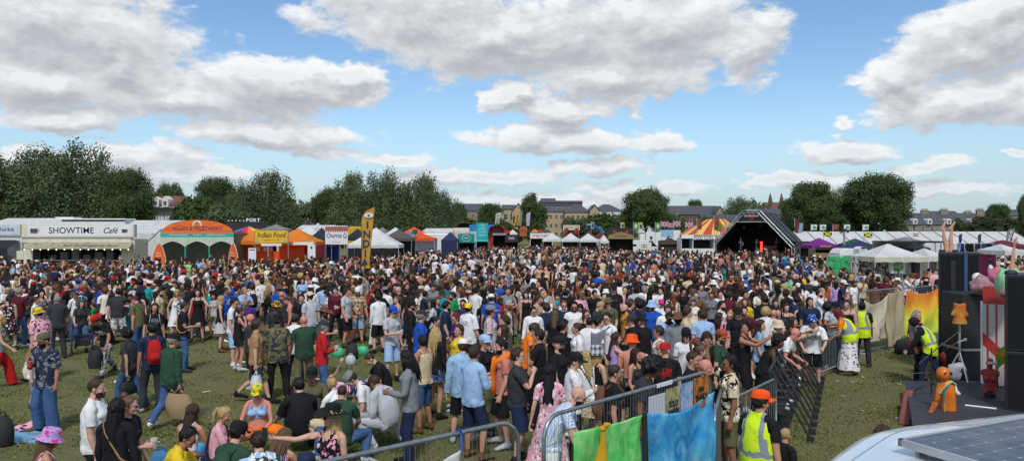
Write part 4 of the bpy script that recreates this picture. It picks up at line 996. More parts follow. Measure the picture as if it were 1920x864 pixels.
for a in [
 (8, 282, 62, 128, 'poplar', 0, 'tall feathery tree at the far left edge above the pork rolls trailer', GL), (62, 258, 56, 134, 'poplar', 1, 'tall many-spired tree above the left half of the white cafe sign', GL),
 (105, 292, 40, 138, 'poplar', 0, 'lower feathery tree squeezed between the two tallest left trees', GL), (148, 254, 62, 130, 'poplar', 0, 'tallest tree of the left group, broad with pointed spires, above the cafe sign', GL),
 (238, 309, 44, 126, 'round', 1, 'rounded dark green tree beside the white gabled house', GL), (196, 330, 40, 136, 'poplar', 1, 'lower tree filling the gap left of the rounded dark tree', GL),
 (317, 340, 27, 190, 'round', 0, 'small dark tree showing over the red house roof', GC), (404, 327, 40, 170, 'round', 1, 'domed tree behind the little bell turret', GC), (366, 358, 46, 118, 'bush', 0, 'bushy green tree right of the white gabled house', GC),
 (425, 380, 40, 116, 'bush', 2, 'low grey-green tree under the bell turret', GC), (497, 306, 44, 128, 'poplar', 1, 'tall pointed tree above the indian food stall', GC), (458, 345, 26, 132, 'poplar', 0, 'slim tree left of the pointed tree above the indian food stall', GC),
 (545, 364, 36, 150, 'bush', 0, 'broad low tree over the churros sign gap', GC), (585, 366, 34, 146, 'bush', 2, 'greyish low tree left of the three big middle trees', GC), (620, 348, 30, 134, 'round', 0, 'dark round-topped tree on the left of the three big middle trees', GC),
 (668, 310, 42, 126, 'poplar', 1, 'left one of the three big trees behind the yellow feather flag', GC), (720, 310, 42, 128, 'poplar', 0, 'middle one of the three big trees right of the yellow feather flag', GC), (782, 315, 46, 126, 'poplar', 1, 'right one of the three big trees, fullest crown', GC),
 (828, 351, 27, 140, 'poplar', 0, 'smaller pointed tree right of the three big middle trees', GC), (860, 378, 17, 180, 'round', 0, 'small round tree at the left end of the apartment blocks', GC),
 (922, 378, 25, 170, 'round', 1, 'dark round tree in front of the slate roofed flats', GC), (996, 361, 23, 150, 'column', 0, 'dark upright tree between the two tan apartment blocks', GC), (870, 404, 40, 150, 'bush', 0, 'bright low shrub mass under the apartment windows', GC), (945, 412, 40, 150, 'bush', 0, 'low shrubs below the tan gabled flats', GC),
 (1085, 405, 30, 150, 'bush', 2, 'low tree before the tan apartment block with dark roof', GC), (1128, 394, 34, 148, 'bush', 0, 'bushy tree left of the big spreading tree', GC), (1211, 350, 46, 140, 'round', 0, 'big spreading dark tree above the white van', GC), (1165, 392, 28, 152, 'bush', 2, 'lower tree tucked against the big spreading tree', GC), (1258, 396, 26, 160, 'bush', 2, 'low tree right of the big spreading tree', GC),
 (1303, 371, 19, 300, 'round', 1, 'distant dome of a tree over the slate roofs', GR_), (1380, 364, 30, 230, 'poplar', 0, 'loose green tree left behind the stage roof peak', GR_), (1412, 371, 27, 225, 'bush', 2, 'pale loose tree right behind the stage roof peak', GR_), (1325, 402, 18, 190, 'bush', 0, 'small tree in front of the slate terrace', GR_),
 (1522, 336, 50, 150, 'round', 1, 'large dark tree to the right of the stage', GR_), (1642, 322, 60, 152, 'round', 0, 'largest and rightmost of the two big dark trees', GR_), (1580, 378, 44, 156, 'round', 1, 'dark tree filling the dip between the two big trees', GR_), (1490, 392, 24, 160, 'bush', 2, 'low tree at the right foot of the stage roof', GR_), (1678, 405, 22, 160, 'bush', 0, 'low foliage right below the largest dark tree', GR_), (1620, 408, 40, 162, 'bush', 0, 'dark undergrowth at the foot of the largest tree', GR_), (1545, 408, 40, 162, 'bush', 2, 'undergrowth at the foot of the tree beside the stage', GR_), (530, 400, 50, 170, 'bush', 0, 'low scrub behind the black gazebo', GC), (300, 402, 40, 200, 'bush', 2, 'low scrub behind the white gabled house', GC),
 (1795, 405, 15, 170, 'bush', 0, 'small green tree against the terrace wall', GR_), (1872, 379, 22, 210, 'round', 1, 'round tree top over the right end of the terrace', GR_), (1848, 398, 36, 165, 'bush', 1, 'olive green shrub mass right of the terrace', GR_), (1895, 402, 38, 168, 'bush', 1, 'olive green shrub mass at the far right', GR_), (1926, 362, 14, 150, 'round', 0, 'dark tree cut by the right edge of the view', GR_)]:
 tree(*a)
# ---------------------------------------------------------------- houses on the skyline
M_SLATE = paint('slate', (.075, .078, .09), .6, scale=4, var=.25, bump=.3); M_RTILE = paint('red_tile', (.19, .075, .055), .8, scale=4, var=.3, bump=.3)
M_TAN = paint('tan_brick', (.42, .32, .20), .85, scale=5, var=.2, bump=.3); M_STONE = paint('grey_brick', (.25, .22, .17), .85, scale=5, var=.25, bump=.3)
M_WHT = paint('white_render', (.72, .72, .70), .7, scale=2, var=.08); M_DKB = paint('dark_cladding', (.06, .062, .07), .6, scale=3)
M_PANE = paint('window_pane', (.02, .025, .03), .12, spec=.7); M_FRAME = paint('window_frame', (.62, .62, .60), .6)
M_BRK = paint('brown_brick', (.14, .085, .06), .85, scale=5, var=.3)
def window(p, x, y, z, w, h, mat=None):
 g = MB(); t = .08
 for c, s in (((0, 0, h/2), (w+t, .10, t)), ((0, 0, -h/2), (w+t, .10, t)), ((-w/2, 0, 0), (t, .10, h-t)), ((w/2, 0, 0), (t, .10, h-t)), ((0, .01, 0), (.05, .06, h-t)), ((0, .01, 0), (w-t, .055, .05))): g.box(c, s)
 f = g.build('window', M_FRAME, p, loc=(x, y, z)); q = MB(); q.box((0, .03, 0), (w-t, .02, h-t)); q.build('pane', M_PANE, f)
def gable_house(x0, x1, eave, ridge, d, dep, wall, roof, label, rows=2, cols=4, axis='x', name='apartment_building', hip=False, chim=0, cat='building', wz0=1.2, winh=1.4, winw=1.1):
 """x0..x1 front width and eave/ridge rows as they show at depth d; ridge runs along axis"""
 d *= KD; X0, X1 = gx(x0, d), gx(x1, d); ze = CAM_H+(HOR-eave)/FPX*d; zr = CAM_H+(HOR-ridge)/FPX*d; w = X1-X0
 r = empty(name, ((X0+X1)/2, d, 0), 0, label, cat)
 g = MB(); o = .35
 if axis == 'x' or hip:
  g.bbox((-w/2, 0, 0), (w/2, dep, ze))
  if not hip: g.prism([(-w/2, 0, ze), (-w/2, dep, ze), (-w/2, dep/2, zr-.15)], (.25, 0, 0)); g.prism([(w/2-.25, 0, ze), (w/2-.25, dep, ze), (w/2-.25, dep/2, zr-.15)], (.25, 0, 0))
 else:
  g.prism([(-w/2, 0, 0), (w/2, 0, 0), (w/2, 0, ze), (0, 0, zr-.15), (-w/2, 0, ze)], (0, dep, 0))
 g.build('wall', wall, r)
 q = MB(); i = min(w, dep)*.4 if hip else 0
 if hip:
  A, B, C_, D_ = (-w/2-o, -o, ze), (w/2+o, -o, ze), (w/2+o, dep+o, ze), (-w/2-o, dep+o, ze); E, F_ = (-w/2+i, dep/2, zr), (w/2-i, dep/2, zr)
  q.add([A, B, C_, D_, E, F_], [(0, 1, 5, 4), (1, 2, 5), (2, 3, 4, 5), (3, 0, 4), (3, 2, 1, 0)])
 elif axis == 'x': q.prism([(-w/2-o, -o, ze-.1), (-w/2-o, dep/2, zr), (-w/2-o, dep+o, ze-.1), (-w/2-o, dep+o, ze+.1), (-w/2-o, dep/2, zr+.25), (-w/2-o, -o, ze+.1)], (w+2*o, 0, 0))
 else: q.prism([(-w/2-o, -o, ze-.1), (0, -o, zr), (w/2+o, -o, ze-.1), (w/2+o, -o, ze+.1), (0, -o, zr+.25), (-w/2-o, -o, ze+.1)], (0, dep+2*o, 0))
 rf = q.build('roof', roof, r)
 for k in range(chim):
  g = MB(); cx = -w/2+w*(k+.5)/chim; g.box((cx, dep/2, zr+.6), (1.3, .8, 2.2)); g.box((cx, dep/2, zr+1.72), (1.5, 1.0, .2))
  for j in range(3): g.tube([(cx-.4+.4*j, dep/2, zr+1.8), (cx-.4+.4*j, dep/2, zr+2.3)], .13, 7)
  g.build('chimney', M_STONE, rf)
 for a in range(rows):
  for b in range(cols): window(r, -w/2+w*(b+.5)/cols, -.03, wz0+(ze-wz0-.2)*(a+.5)/rows, winw, winh)
 return r, w, ze, zr
gable_house(868, 904, 395, 382, 235, 12, M_STONE, M_SLATE, 'grey brick block with a flat slate roof at the left end of the flats', 3, 3)
gable_house(893, 938, 398, 381, 228, 11, M_TAN, M_SLATE, 'dark slate roofed flats partly behind a round dark tree', 3, 3, hip=True)
gable_house(942, 966, 392, 384, 226, 11, M_TAN, M_SLATE, 'tan flats with a low roof behind the first feather flags', 2, 2, winw=1.6, winh=2.4)
gable_house(960, 984, 398, 381, 224, 13, M_TAN, M_SLATE, 'tan flats with a steep front gable and tall windows', 2, 2, axis='y', winw=1.4, winh=2.6)
gable_house(1012, 1092, 379, 376, 330, 14, M_DKB, M_SLATE, 'long modern dark block with a flat roof far behind the tan flats', 3, 12, winw=2.2)
gable_house(1015, 1041, 378, 372, 335, 8, M_DKB, M_SLATE, 'small roof storey on top of the long dark block', 1, 4)
gable_house(1018, 1058, 397, 388, 205, 11, M_TAN, M_SLATE, 'tan block of flats with a low hipped roof right of the upright tree', 3, 4, hip=True)
gable_house(1060, 1108, 398, 382, 200, 12, M_TAN, M_SLATE, 'tan block of flats with dark hipped roof and bay windows', 3, 5, hip=True)
gable_house(1106, 1124, 396, 384, 198, 12, M_TAN, M_SLATE, 'tan gabled end of the flats facing the field', 2, 1, axis='y')
gable_house(1112, 1168, 396, 382, 215, 12, M_WHT, M_SLATE, 'pale end block of the flats beside the big spreading tree', 2, 4, hip=True)
gable_house(1254, 1350, 402, 386, 240, 12, M_BRK, M_SLATE, 'long slate roof running behind the circus tent', 2, 8, chim=0, name='terrace_house')
gable_house(1343, 1358, 400, 387, 235, 11, M_TAN, M_SLATE, 'tan gabled house end beside the stage roof', 1, 1, axis='y', name='terrace_house')
gable_house(1264, 1286, 416, 406, 178, 10, M_BRK, M_SLATE, 'small gabled house above the union flags', 1, 2, axis='y', name='terrace_house', chim=1)
gable_house(1320, 1388, 414, 403, 190, 9, M_STONE, M_SLATE, 'terrace with a row of pale windows under dark roof by the stage', 2, 7, name='terrace_house', winh=1.2)
gable_house(1425, 1490, 402, 392, 200, 9, M_STONE, M_SLATE, 'slate roofed terrace right behind the stage roof', 2, 5, name='terrace_house')
r, w, ze, zr = gable_house(1688, 1842, 421, 400, 192, 10, M_STONE, M_SLATE, 'long stone terrace with slate mansard roof, four dormers and chimneys', 1, 9, name='terrace_house', wz0=3.6, winh=1.8, winw=1.0)
for px_ in (1714, 1741, 1777, 1822):
 x = gx(px_, 192*KD)-r.location.x; g = MB(); z = ze+1.1
 g.prism([(x-.75, -.9, z-.95), (x+.75, -.9, z-.95), (x+.75, -.9, z+.6), (x+.4, -.9, z+.95), (x-.4, -.9, z+.95), (x-.75, -.9, z+.6)], (0, 3.2, 0)); dm = g.build('dormer', M_WHT, r)
 window(dm, x, -.96, z-.1, .8, 1.1)
for px_, hh in ((1736, 395), (1772, 394), (1817, 398), (1840, 394)):
 x = gx(px_, 195*KD)-r.location.x; z1 = CAM_H+(HOR-hh)/FPX*195*KD; g = MB(); g.box((x, 5, (zr-1+z1)/2), (2.6, 1.0, z1-zr+1)); g.box((x, 5, z1+.08), (2.8, 1.2, .2))
 for j in range(4): g.tube([(x-.9+.6*j, 5, z1+.1), (x-.9+.6*j, 5, z1+.8)], .16, 7)
 g.build('chimney', M_STONE, r)
gable_house(1866, 1935, 404, 393, 240, 10, M_STONE, M_SLATE, 'distant slate roofed terrace at the right end of the skyline', 1, 6, name='terrace_house', chim=3)
gable_house(1750, 1800, 404, 396, 260, 10, M_STONE, M_SLATE, 'farther roof ridge showing above the dormered terrace', 1, 3, name='terrace_house')
r, w, ze, zr = gable_house(276, 338, 384, 368, 142, 9, M_WHT, M_RTILE, 'white gabled house with red tiled roof and black balcony posts', 0, 0, name='house')
for px_, ww in ((288, 24), (312, 12)):
 x = gx(px_, 142*KD)-r.location.x; hw_ = ww/2/FPX*142*KD; g = MB(); z0 = CAM_H+(HOR-388)/FPX*142*KD; z1 = CAM_H+(HOR-374)/FPX*142*KD
 g.prism([(x-hw_, -.8, z0), (x+hw_, -.8, z0), (x+hw_, -.8, z1), (x, -.8, z1+.9), (x-hw_, -.8, z1)], (0, 3, 0)); b_ = g.build('gable_bay', M_WHT, r)
 for k in range(2 if ww > 15 else 1): window(b_, x+((k-.5)*hw_ if ww > 15 else 0), -.86, (z0+z1)/2, .8, 1.0)
g = MB(); zb = CAM_H+(HOR-390)/FPX*142*KD
g.box((0, -.9, zb), (w+.6, 1.6, .2));
for k in range(6): g.box((-w/2+w*k/5, -1.55, zb/2), (.14, .14, zb))
g.box((0, -1.55, zb*.55), (w, .06, .1)); g.build('balcony', M_DKB, r)
r, w, ze, zr = gable_house(400, 446, 392, 376, 176, 9, M_BRK, M_RTILE, 'brown tiled hall roof with a small bell turret on it', 1, 4, name='hall')
x = gx(439, 176*KD)-r.location.x; g = MB()
for sx in (-.75, .75):
 for sy in (3.7, 5.2): g.box((x+sx, sy, zr+1.2), (.25, .25, 2.4))
g.box((x, 4.45, zr+.3), (1.9, 1.9, .8)); t = g.build('turret', M_BRK, r); g = MB(); g.lathe([(1.5, zr+2.35), (.9, zr+2.9), (.05, zr+4.2)], 4, (x, 4.45, 0)); g.build('turret_roof', M_RTILE, t)
g = MB(); g.lathe([(.5, zr+1.0), (.42, zr+1.2), (.3, zr+1.7), (.02, zr+1.8)], 12, (x, 4.45, 0)); g.build('bell', paint('bronze', (.12, .10, .06), .4, .6), t)
r, w, ze, zr = gable_house(1440, 1478, 396, 379, 320, 16, M_BRK, M_BRK, 'dark red hall with twin pinnacled turrets beyond the stage', 1, 3, name='hall')
for px_ in (1444, 1465):
 x = gx(px_, 320*KD)-r.location.x; z1 = CAM_H+(HOR-373)/FPX*320*KD; z2 = CAM_H+(HOR-362)/FPX*320*KD; g = MB()
 g.lathe([(1.15, 0), (1.15, z1-2), (1.35, z1-1.8), (1.35, z1-1.4), (1.1, z1-1.2), (1.1, z1), (1.0, z1+.2), (.35, z2-.6), (.02, z2)], 8, (x, -.3, 0)); g.build('turret', M_BRK, r)
# ---------------------------------------------------------------- tents, trailers, stalls and the far stage
def DM(x, d): return d if x > 1280 else 60+(d-41)*1.25 if x < 640 else 68+(d-46)*1.4
def zz(y, d): return CAM_H-(y-HOR)/FPX*d
def TX(x, y, z, rz_=0, tilt=90): return Matrix.Translation((x, y, z)) @ Matrix.Rotation(rz_, 4, 'Z') @ Matrix.Rotation(R(tilt), 4, 'X')
M_CW = canvas('white', '#e6e6e4', .3); M_CG = canvas('grey', '#8b8b88'); M_CK = canvas('black', '#1c1b22', .05); M_COR = canvas('orange', '#f08a1e', .3); M_CNV = canvas('navy', '#242a55', .1)
M_CPU = canvas('purple', '#7a1f86', .2); M_CGN = canvas('green', '#12503f', .15); M_CTL = canvas('teal', '#0f8f8a', .2); M_CRD = canvas('red', '#b0202a', .2); M_CYE = canvas('yellow', '#e0b32a', .25); M_CBL = canvas('blue', '#2d86c4', .2); M_CBR = canvas('taupe', '#5a534f', .15); M_CFO = canvas('vivid_orange', '#ee5f14', .25); M_CCR = canvas('cream', '#d8d2c0', .25); M_CMR = canvas('maroon', '#6a2430', .15)
M_STEEL = paint('galvanised_steel', (.36, .38, .39), .42, .7, scale=9, var=.15); M_BLK = paint('black_paint', (.018, .018, .02), .55, scale=5, var=.3); M_WP = paint('white_paint', (.72, .72, .70), .45, scale=2, var=.07); M_CREAM = paint('cream_paint', (.66, .62, .50), .5, scale=2, var=.08)
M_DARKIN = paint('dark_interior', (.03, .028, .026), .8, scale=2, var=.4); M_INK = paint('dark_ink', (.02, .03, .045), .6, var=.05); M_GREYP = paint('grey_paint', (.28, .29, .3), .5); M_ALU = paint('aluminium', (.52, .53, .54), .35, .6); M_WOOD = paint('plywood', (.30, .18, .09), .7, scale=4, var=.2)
M_SIGNW = paint('sign_white', (.74, .75, .75), .4, scale=1.5, var=.06); M_TEALP = paint('teal_paint', srgb('#2fa79c'), .5); M_ORP = paint('orange_paint', srgb('#e8641c'), .5, scale=3, var=.12); M_YEP = paint('yellow_sign', srgb('#e2b62c'), .5, var=.1); M_REDP = paint('red_paint', srgb('#b3221c'), .5); M_PURI = paint('purple_ink', srgb('#5a2a5c'), .6); M_BRI = paint('brown_ink', srgb('#5b2410'), .6); M_BULB = None
def glow(name, col, st):
 def f(nt, b):
  b.inputs['Emission Color'].default_value = (*col, 1); b.inputs['Emission Strength'].default_value = st; b.inputs['Base Color'].default_value = (*col, 1)
 return material(name, f)
def gazebo(x0, x1, ye, yp, d, mat, label, rz_=0.0, dep=3.0, walls='', val=None, name='gazebo', group=None, wallmat=None, legs=True):
 d = DM((x0+x1)/2, d)
 X0, X1 = gx(x0, d), gx(x1, d); w = X1-X0; ze, zp = zz(ye, d), zz(yp, d); dep = dep or w
 r = empty(name, ((X0+X1)/2, d+dep/2, 0), rz_, label, 'gazebo', group)
 g = MB(); n = 8; hw, hd = w/2, dep/2
 cor = [(-hw, -hd), (hw, -hd), (hw, hd), (-hw, hd)]
 for k in range(4):
  a, b = cor[k], cor[(k+1) % 4]
  def fn(u, v):
   x = (a[0]*(1-u)+b[0]*u)*(1-v); y = (a[1]*(1-u)+b[1]*u)*(1-v)
   sag = -.07*math.sin(math.pi*min(1, u))*(1-v)*math.sin(math.pi*v)*3
   return (x, y, ze+(zp-ze)*(v**1.12)+sag*.6)
  g.grid(fn, n, n)
 g.build('canopy', mat, r, autosmooth=40)
 g = MB(); vd = .28
 for k in range(4):
  a, b = cor[k], cor[(k+1) % 4]
  g.grid(lambda u, v: ((a[0]*(1-u)+b[0]*u)*1.002, (a[1]*(1-u)+b[1]*u)*1.002, ze-v*(vd+.015*math.sin(u*25))), 16, 1)
 g.build('valance', val or mat, r)
 if legs:
  for a in cor:
   g = MB(); g.box((a[0]*.985, a[1]*.985, (ze-.02)/2), (.05, .05, ze-.02)); g.build('leg', M_ALU, r)
 for c in walls:
  a, b = {'b': (cor[2], cor[3]), 'l': (cor[3], cor[0]), 'r': (cor[1], cor[2]), 'f': (cor[0], cor[1])}[c]
  g = MB(); g.grid(lambda u, v: ((a[0]*(1-u)+b[0]*u)*.99+.02*math.sin(u*30), (a[1]*(1-u)+b[1]*u)*.99+.02*math.sin(u*30+1), .05+(ze-.1)*v), 20, 2); g.build('side_wall', wallmat or mat, r)
 return r
def feather(x, ytop, ybot, wpx, d, mat, label, text=None, lean=.12, ink=None, group=None, flip=False, tsize=.3, bold=.01):
 d = DM(x, d); X = gx(x, d); zt = zz(ytop, d); zb = max(.45, zz(ybot, d)) if ybot else .5; w = wpx/FPX*d
 r = empty('feather_flag', (X, d, 0), 0, label, 'flag', group); s = 1; h = zt-zb
 def edge(v):  # trailing and leading edge over height
  lead = 0 if v < .75 else .0
  return w*(.8+.2*v) if v < .72 else w*math.sqrt(max(0, 1-((v-.72)/.28)**2.2))
 lx = lambda v: s*lean*h*v
 tr = lambda v: lean*h*v+w
 g = MB(); g.grid(lambda u, v: (lx(v)-s*edge(v)*u if not flip else tr(v)-edge(v)*(1-u)*(.78+.22*v), .04*math.sin(u*3+v*7), zb+h*v), 5, 22); g.build('sail', mat, r, smooth=True, solid=.006)
 fx = lambda v: (lx(v) if not flip else tr(v)-edge(v)*(.78+.22*v))
 g = MB(); g.tube([(fx(0)-.02, 0, 0), (fx(0), 0, zb), (fx(.4), 0, zb+h*.4), (fx(.72), 0, zb+h*.72), (fx(.86), 0, zb+h*.86), (fx(.94), 0, zb+h*.94), (fx(1), 0, zt+.02)], [.025, .022, .02, .017, .015, .013, .01], 7); g.build('pole', M_BLK, r)
 g = MB(); g.box((0, 0, .03), (.5, .5, .06)); g.build('base', M_BLK, r)
 if text:
  g = MB(); n = len(text)
  for i, ch in enumerate(text):
   v = .70-.62*i/max(1, n-1) if n > 1 else .5
   g.text(ch, tsize, TX(lx(v)-edge(v)*.5 if not flip else tr(v)-edge(v)*.45, -.07, zb+h*v), .004, bold)
  g.build('lettering', ink or M_INK, r)
 return r
# --- left: trailers
d = 62; X0, X1 = gx(44, d), gx(253, d); w = X1-X0
r = empty('catering_trailer', ((X0+X1)/2, d, 0), 0, 'cream catering trailer with a long SHOWTIME Café sign and raised serving hatch', 'food trailer')
zs0, zs1 = zz(445, d), zz(420, d); g = MB(); h = w/2
g.bbox((-h, 2.2, .5), (h, 2.26, 2.98)); g.bbox((-h, .0, .5), (-h+.06, 2.2, 2.98)); g.bbox((h-.06, 0, .5), (h, 2.2, 2.98)); g.bbox((-h, 0, 2.98), (h, 2.26, 3.05)); g.bbox((-h, 0, .5), (h, 2.2, .58))
g.bbox((-h+.06, -.02, .58), (-h+.75, .06, 2.98)); g.bbox((h-1.1, -.02, .58), (h-.06, .06, 2.98)); g.bbox((-h+.75, -.02, 2.72), (h-1.1, .06, 2.98)); g.build('body', M_CREAM, r, bevel=.02)
g = MB(); g.bbox((-h+.75, .0, .6), (h-1.1, .05, 1.30)); g.build('front_panel', paint('brown_panel', (.075, .045, .03), .6), r)
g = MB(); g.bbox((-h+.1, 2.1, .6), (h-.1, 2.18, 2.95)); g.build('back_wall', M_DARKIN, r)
g = MB(); g.bbox((-h+.6, -.35, 1.32), (h-1.0, .5, 1.38)); g.build('counter', M_ALU, r)
g = MB(); g.bbox((-h-.02, -.22, zs0), (h+.03, .3, zs1)); s = g.build('sign_board', M_CREAM, r, bevel=.03)
g = MB(); g.bbox((-h+.5, -.24, zs0+.1), (h-.12, -.222, zs1-.1)); g.build('sign_face', M_SIGNW, s)
g = MB(); zc = (zs0+zs1)/2; tx = lambda px: gx(px, d)-(X0+X1)/2
g.text('SHOWTIME', .70, TX(tx(137), -.245, zc), .004, .006, maxw=gx(190, d)-gx(83, d)); g.build('lettering', M_INK, s)
g = MB(); g.text('Café', .64, TX(tx(209), -.245, zc), .004, .004, .35, maxw=1.4); g.build('lettering', M_INK, s)
for px_, k in ((67, 1.4), (236, 1.0)):
 g = MB(); g.lathe([(.16*k, -.12*k), (.2*k, -.08*k), (.22*k, .1*k), (.2*k, .12*k)], 14, (0, 0, 0), 1, .02); g.tube([(.2*k, 0, .06*k), (.3*k, 0, .05*k), (.28*k, 0, -.04*k), (.19*k, 0, -.05*k)], .02, 5); g.lathe([(.001, -.15*k), (.27*k, -.14*k), (.27*k, -.16*k)], 14, (0, 0, 0), 1, .02)
 g.build('cup_emblem', paint('emblem_brown', (.09, .06, .045), .6), s, loc=(tx(px_), -.25, zc))
g = MB(); g.bbox((-h-.02, -.1, zs0-.42), (h-.25, .28, zs0-.003)); g.build('fascia', M_CREAM, r)
def f_hatch(nt, b):
 o = nt.obj(); n = nt.noise(o, 2.2, 3, .5, dist=2); nt.set(b.inputs['Base Color'], nt.mix(nt.math('GREATER_THAN', n, .57), (.36, .34, .22), (.16, .14, .09))); b.inputs['Roughness'].default_value = .5
g = MB(); g.add([(-h+.4, -.1, 2.76), (h-.1, -.1, 2.76), (h+.3, -1.6, 2.28), (-h+1.0, -1.6, 2.28)], [(3, 2, 1, 0)]); ht = g.build('hatch', material('hatch_print', f_hatch), r, solid=.05)
g = MB(); g.text('Steak Hot & Cold Drinks Shack', .36, Matrix.Translation((tx(180), -.95, 2.535)) @ Matrix.Rotation(R(17.5), 4, 'X'), .003, .004, .25, maxw=4.2); g.build('lettering', M_INK, ht)
M_BULB = glow('bulb', (1, .9, .7), 3)
for i in range(14):
 g = MB(); g.sphere((-h+1.05+i*(2*h-.8)/13, -1.55, 2.24), .05, 8, 6); g.build('bulb', M_BULB, r)
for i in range(7): MB().bbox((-h+1.0+i*.95, 1.7, 1.2), (-h+1.6+i*.95, 2.0, 1.7+.25*((i*7) % 3))).build('kitchen_unit', M_GREYP, r)
g = MB(); g.text('CAFE', .40, TX(tx(112), -.012, 1.0), .004, .01); g.build('lettering', M_SIGNW, r)
for sx in (-1, 1):
 g = MB(); g.tube([(sx*h*.35, .25, .32), (sx*h*.35, .45, .32)], .32, 18); g.build('wheel', M_BLK, r)
X0, X1 = gx(-50, 63.8), gx(41, 63.8); w = X1-X0; h = w/2
r = empty('catering_trailer', ((X0+X1)/2, 63.8, 0), 0, 'white trailer with a Pork Rolls sign and a black awning at the left edge', 'food trailer')
z0, z1 = zz(441, 63.8), zz(420, 63.8); g = MB(); g.bbox((-h, 0, .5), (h, 2.4, 1.7)); g.bbox((-h, 2.2, 1.7), (h, 2.4, 3.3)); g.bbox((-h, 0, 2.95), (h, 2.4, 3.3)); g.bbox((h-.5, 0, 1.7), (h, .1, 2.95)); g.build('body', M_WP, r)
g = MB(); g.bbox((-h, -.2, z0), (h-.03, .25, z1)); s = g.build('sign_board', M_CREAM, r, bevel=.02); g = MB(); g.bbox((-h+.1, -.22, z0+.07), (h-.12, -.203, z1-.07)); g.build('sign_face', paint('sign_blue_white', (.55, .63, .72), .4), s)
g = MB(); g.text('Pork Rolls', .42, TX(gx(16, 63.8)-(X0+X1)/2, -.225, (z0+z1)/2), .004, .005, .1, maxw=1.2); g.build('lettering', M_INK, s)
g = MB(); g.add([(-h, -.1, 2.9), (h-.1, -.1, 2.9), (h-.1, -1.7, 2.3), (-h, -1.7, 2.3)], [(3, 2, 1, 0)]); g.grid(lambda u, v: (-h+u*(2*h-.1), -1.7+.04*math.sin(u*20), 2.3-1.3*v), 14, 2); g.build('awning', M_CK, r, solid=.02)
g = MB(); g.bbox((.3, -1.3, 0), (h-.6, -.7, 1.15)); g.build('service_table', M_BLK, r)
g = MB(); g.box((gx(26, 61.2)-gx(-4, 63.8), -1.78, 1.75), (.55, .04, .7)); g.build('menu_board', M_CREAM, r)
r = empty('box_truck', (gx(150, 78.8), 78.8, 0), 0, 'long grey box lorry roof with a dark stripe behind the cafe sign', 'lorry'); wv = gx(235, 78.8)-gx(66, 78.8); zt = zz(409.5, 78.8)
g = MB(); g.bbox((-wv/2, 0, .9), (wv/2, 2.4, zt)); g.build('box_body', M_WP, r, bevel=.08); g = MB(); g.bbox((-wv*.2, -.02, zt-.3), (wv/2, -.003, zt-.12)); g.build('stripe', M_BLK, r)
g = MB(); g.bbox((-wv*.3, .4, zt), (-wv*.1, 2, zt+.16)); g.build('roof_vent', M_WP, r)
for k in (-.35, .3):
 g = MB(); g.tube([(wv*k, -.02, .5), (wv*k, .3, .5)], .5, 18); g.build('wheel', M_BLK, r)
def marquee(x0, x1, ye, yr, d, dep, mat, label, bays=5, wall=True, rows_front=None, frame=True):
 d = DM((x0+x1)/2, d); X0, X1 = gx(x0, d), gx(x1, d); w = X1-X0; ze = zz(ye, d); zr = zz(yr, d+dep/2)
 r = empty('marquee', ((X0+X1)/2, d, 0), 0, label, 'marquee'); h = w/2
 g = MB(); n = bays*6
 for y0, y1, z0, z1 in ((0, dep/2, ze, zr), (dep/2, dep, zr, ze)):
  g.grid(lambda u, v: (-h+w*u, y0+(y1-y0)*v, z0+(z1-z0)*v-.10*abs(math.sin(math.pi*u*bays))*math.sin(math.pi*v)), n, 5)
 g.build('roof', mat, r, smooth=True)
 if wall:
  g = MB(); g.grid(lambda u, v: (-h+w*u, .05*math.sin(u*bays*9), ze*v), n, 2); g.grid(lambda u, v: (-h+w*u, dep, ze*v), n, 1)
  g.add([(-h, 0, 0), (-h, dep, 0), (-h, dep, ze), (-h, dep/2, zr), (-h, 0, ze)], [(0, 1, 2, 3, 4)]); g.add([(h, 0, 0), (h, dep, 0), (h, dep, ze), (h, dep/2, zr), (h, 0, ze)], [(4, 3, 2, 1, 0)]); g.build('wall', mat, r)
 if frame:
  for k in range(bays+1):
   x = -h+w*k/bays; g = MB(); g.tube([(x, -.06, 0), (x, -.06, ze+.03), (x, dep/2, zr+.04)], .055, 6); g.build('frame_rib', M_GREYP, r)
 return r
marquee(207, 348, 438, 413, 52, 10, M_CW, 'big plain white marquee between the cafe trailer and the vegan stall', 4, frame=False)
marquee(-30, 62, 421, 409, 60, 8, M_CW, 'white tent roof peeping over the pork rolls sign', 3, frame=False)
r = empty('stair_rail', (gx(275, 63.8), 63.8, 0), 0, 'grey scaffold stair rail sloping down left of the vegan stall', 'handrail')
A, B = (gx(302, 63.8)-gx(275, 63.8), 0, zz(430, 63.8)), (gx(248, 63.8)-gx(275, 63.8), 0, zz(480, 63.8)); g = MB(); g.tube([A, B], .05, 8); g.build('rail', M_STEEL, r); g = MB(); g.tube([A, (A[0], 0, 0)], .05, 8); g.build('post', M_STEEL, r); g = MB(); g.tube([A, (A[0]+1.0, 0, A[2])], .05, 8); g.build('rail', M_STEEL, r); g = MB(); g.tube([B, (B[0], 0, 0)], .05, 8); g.build('post', M_STEEL, r)
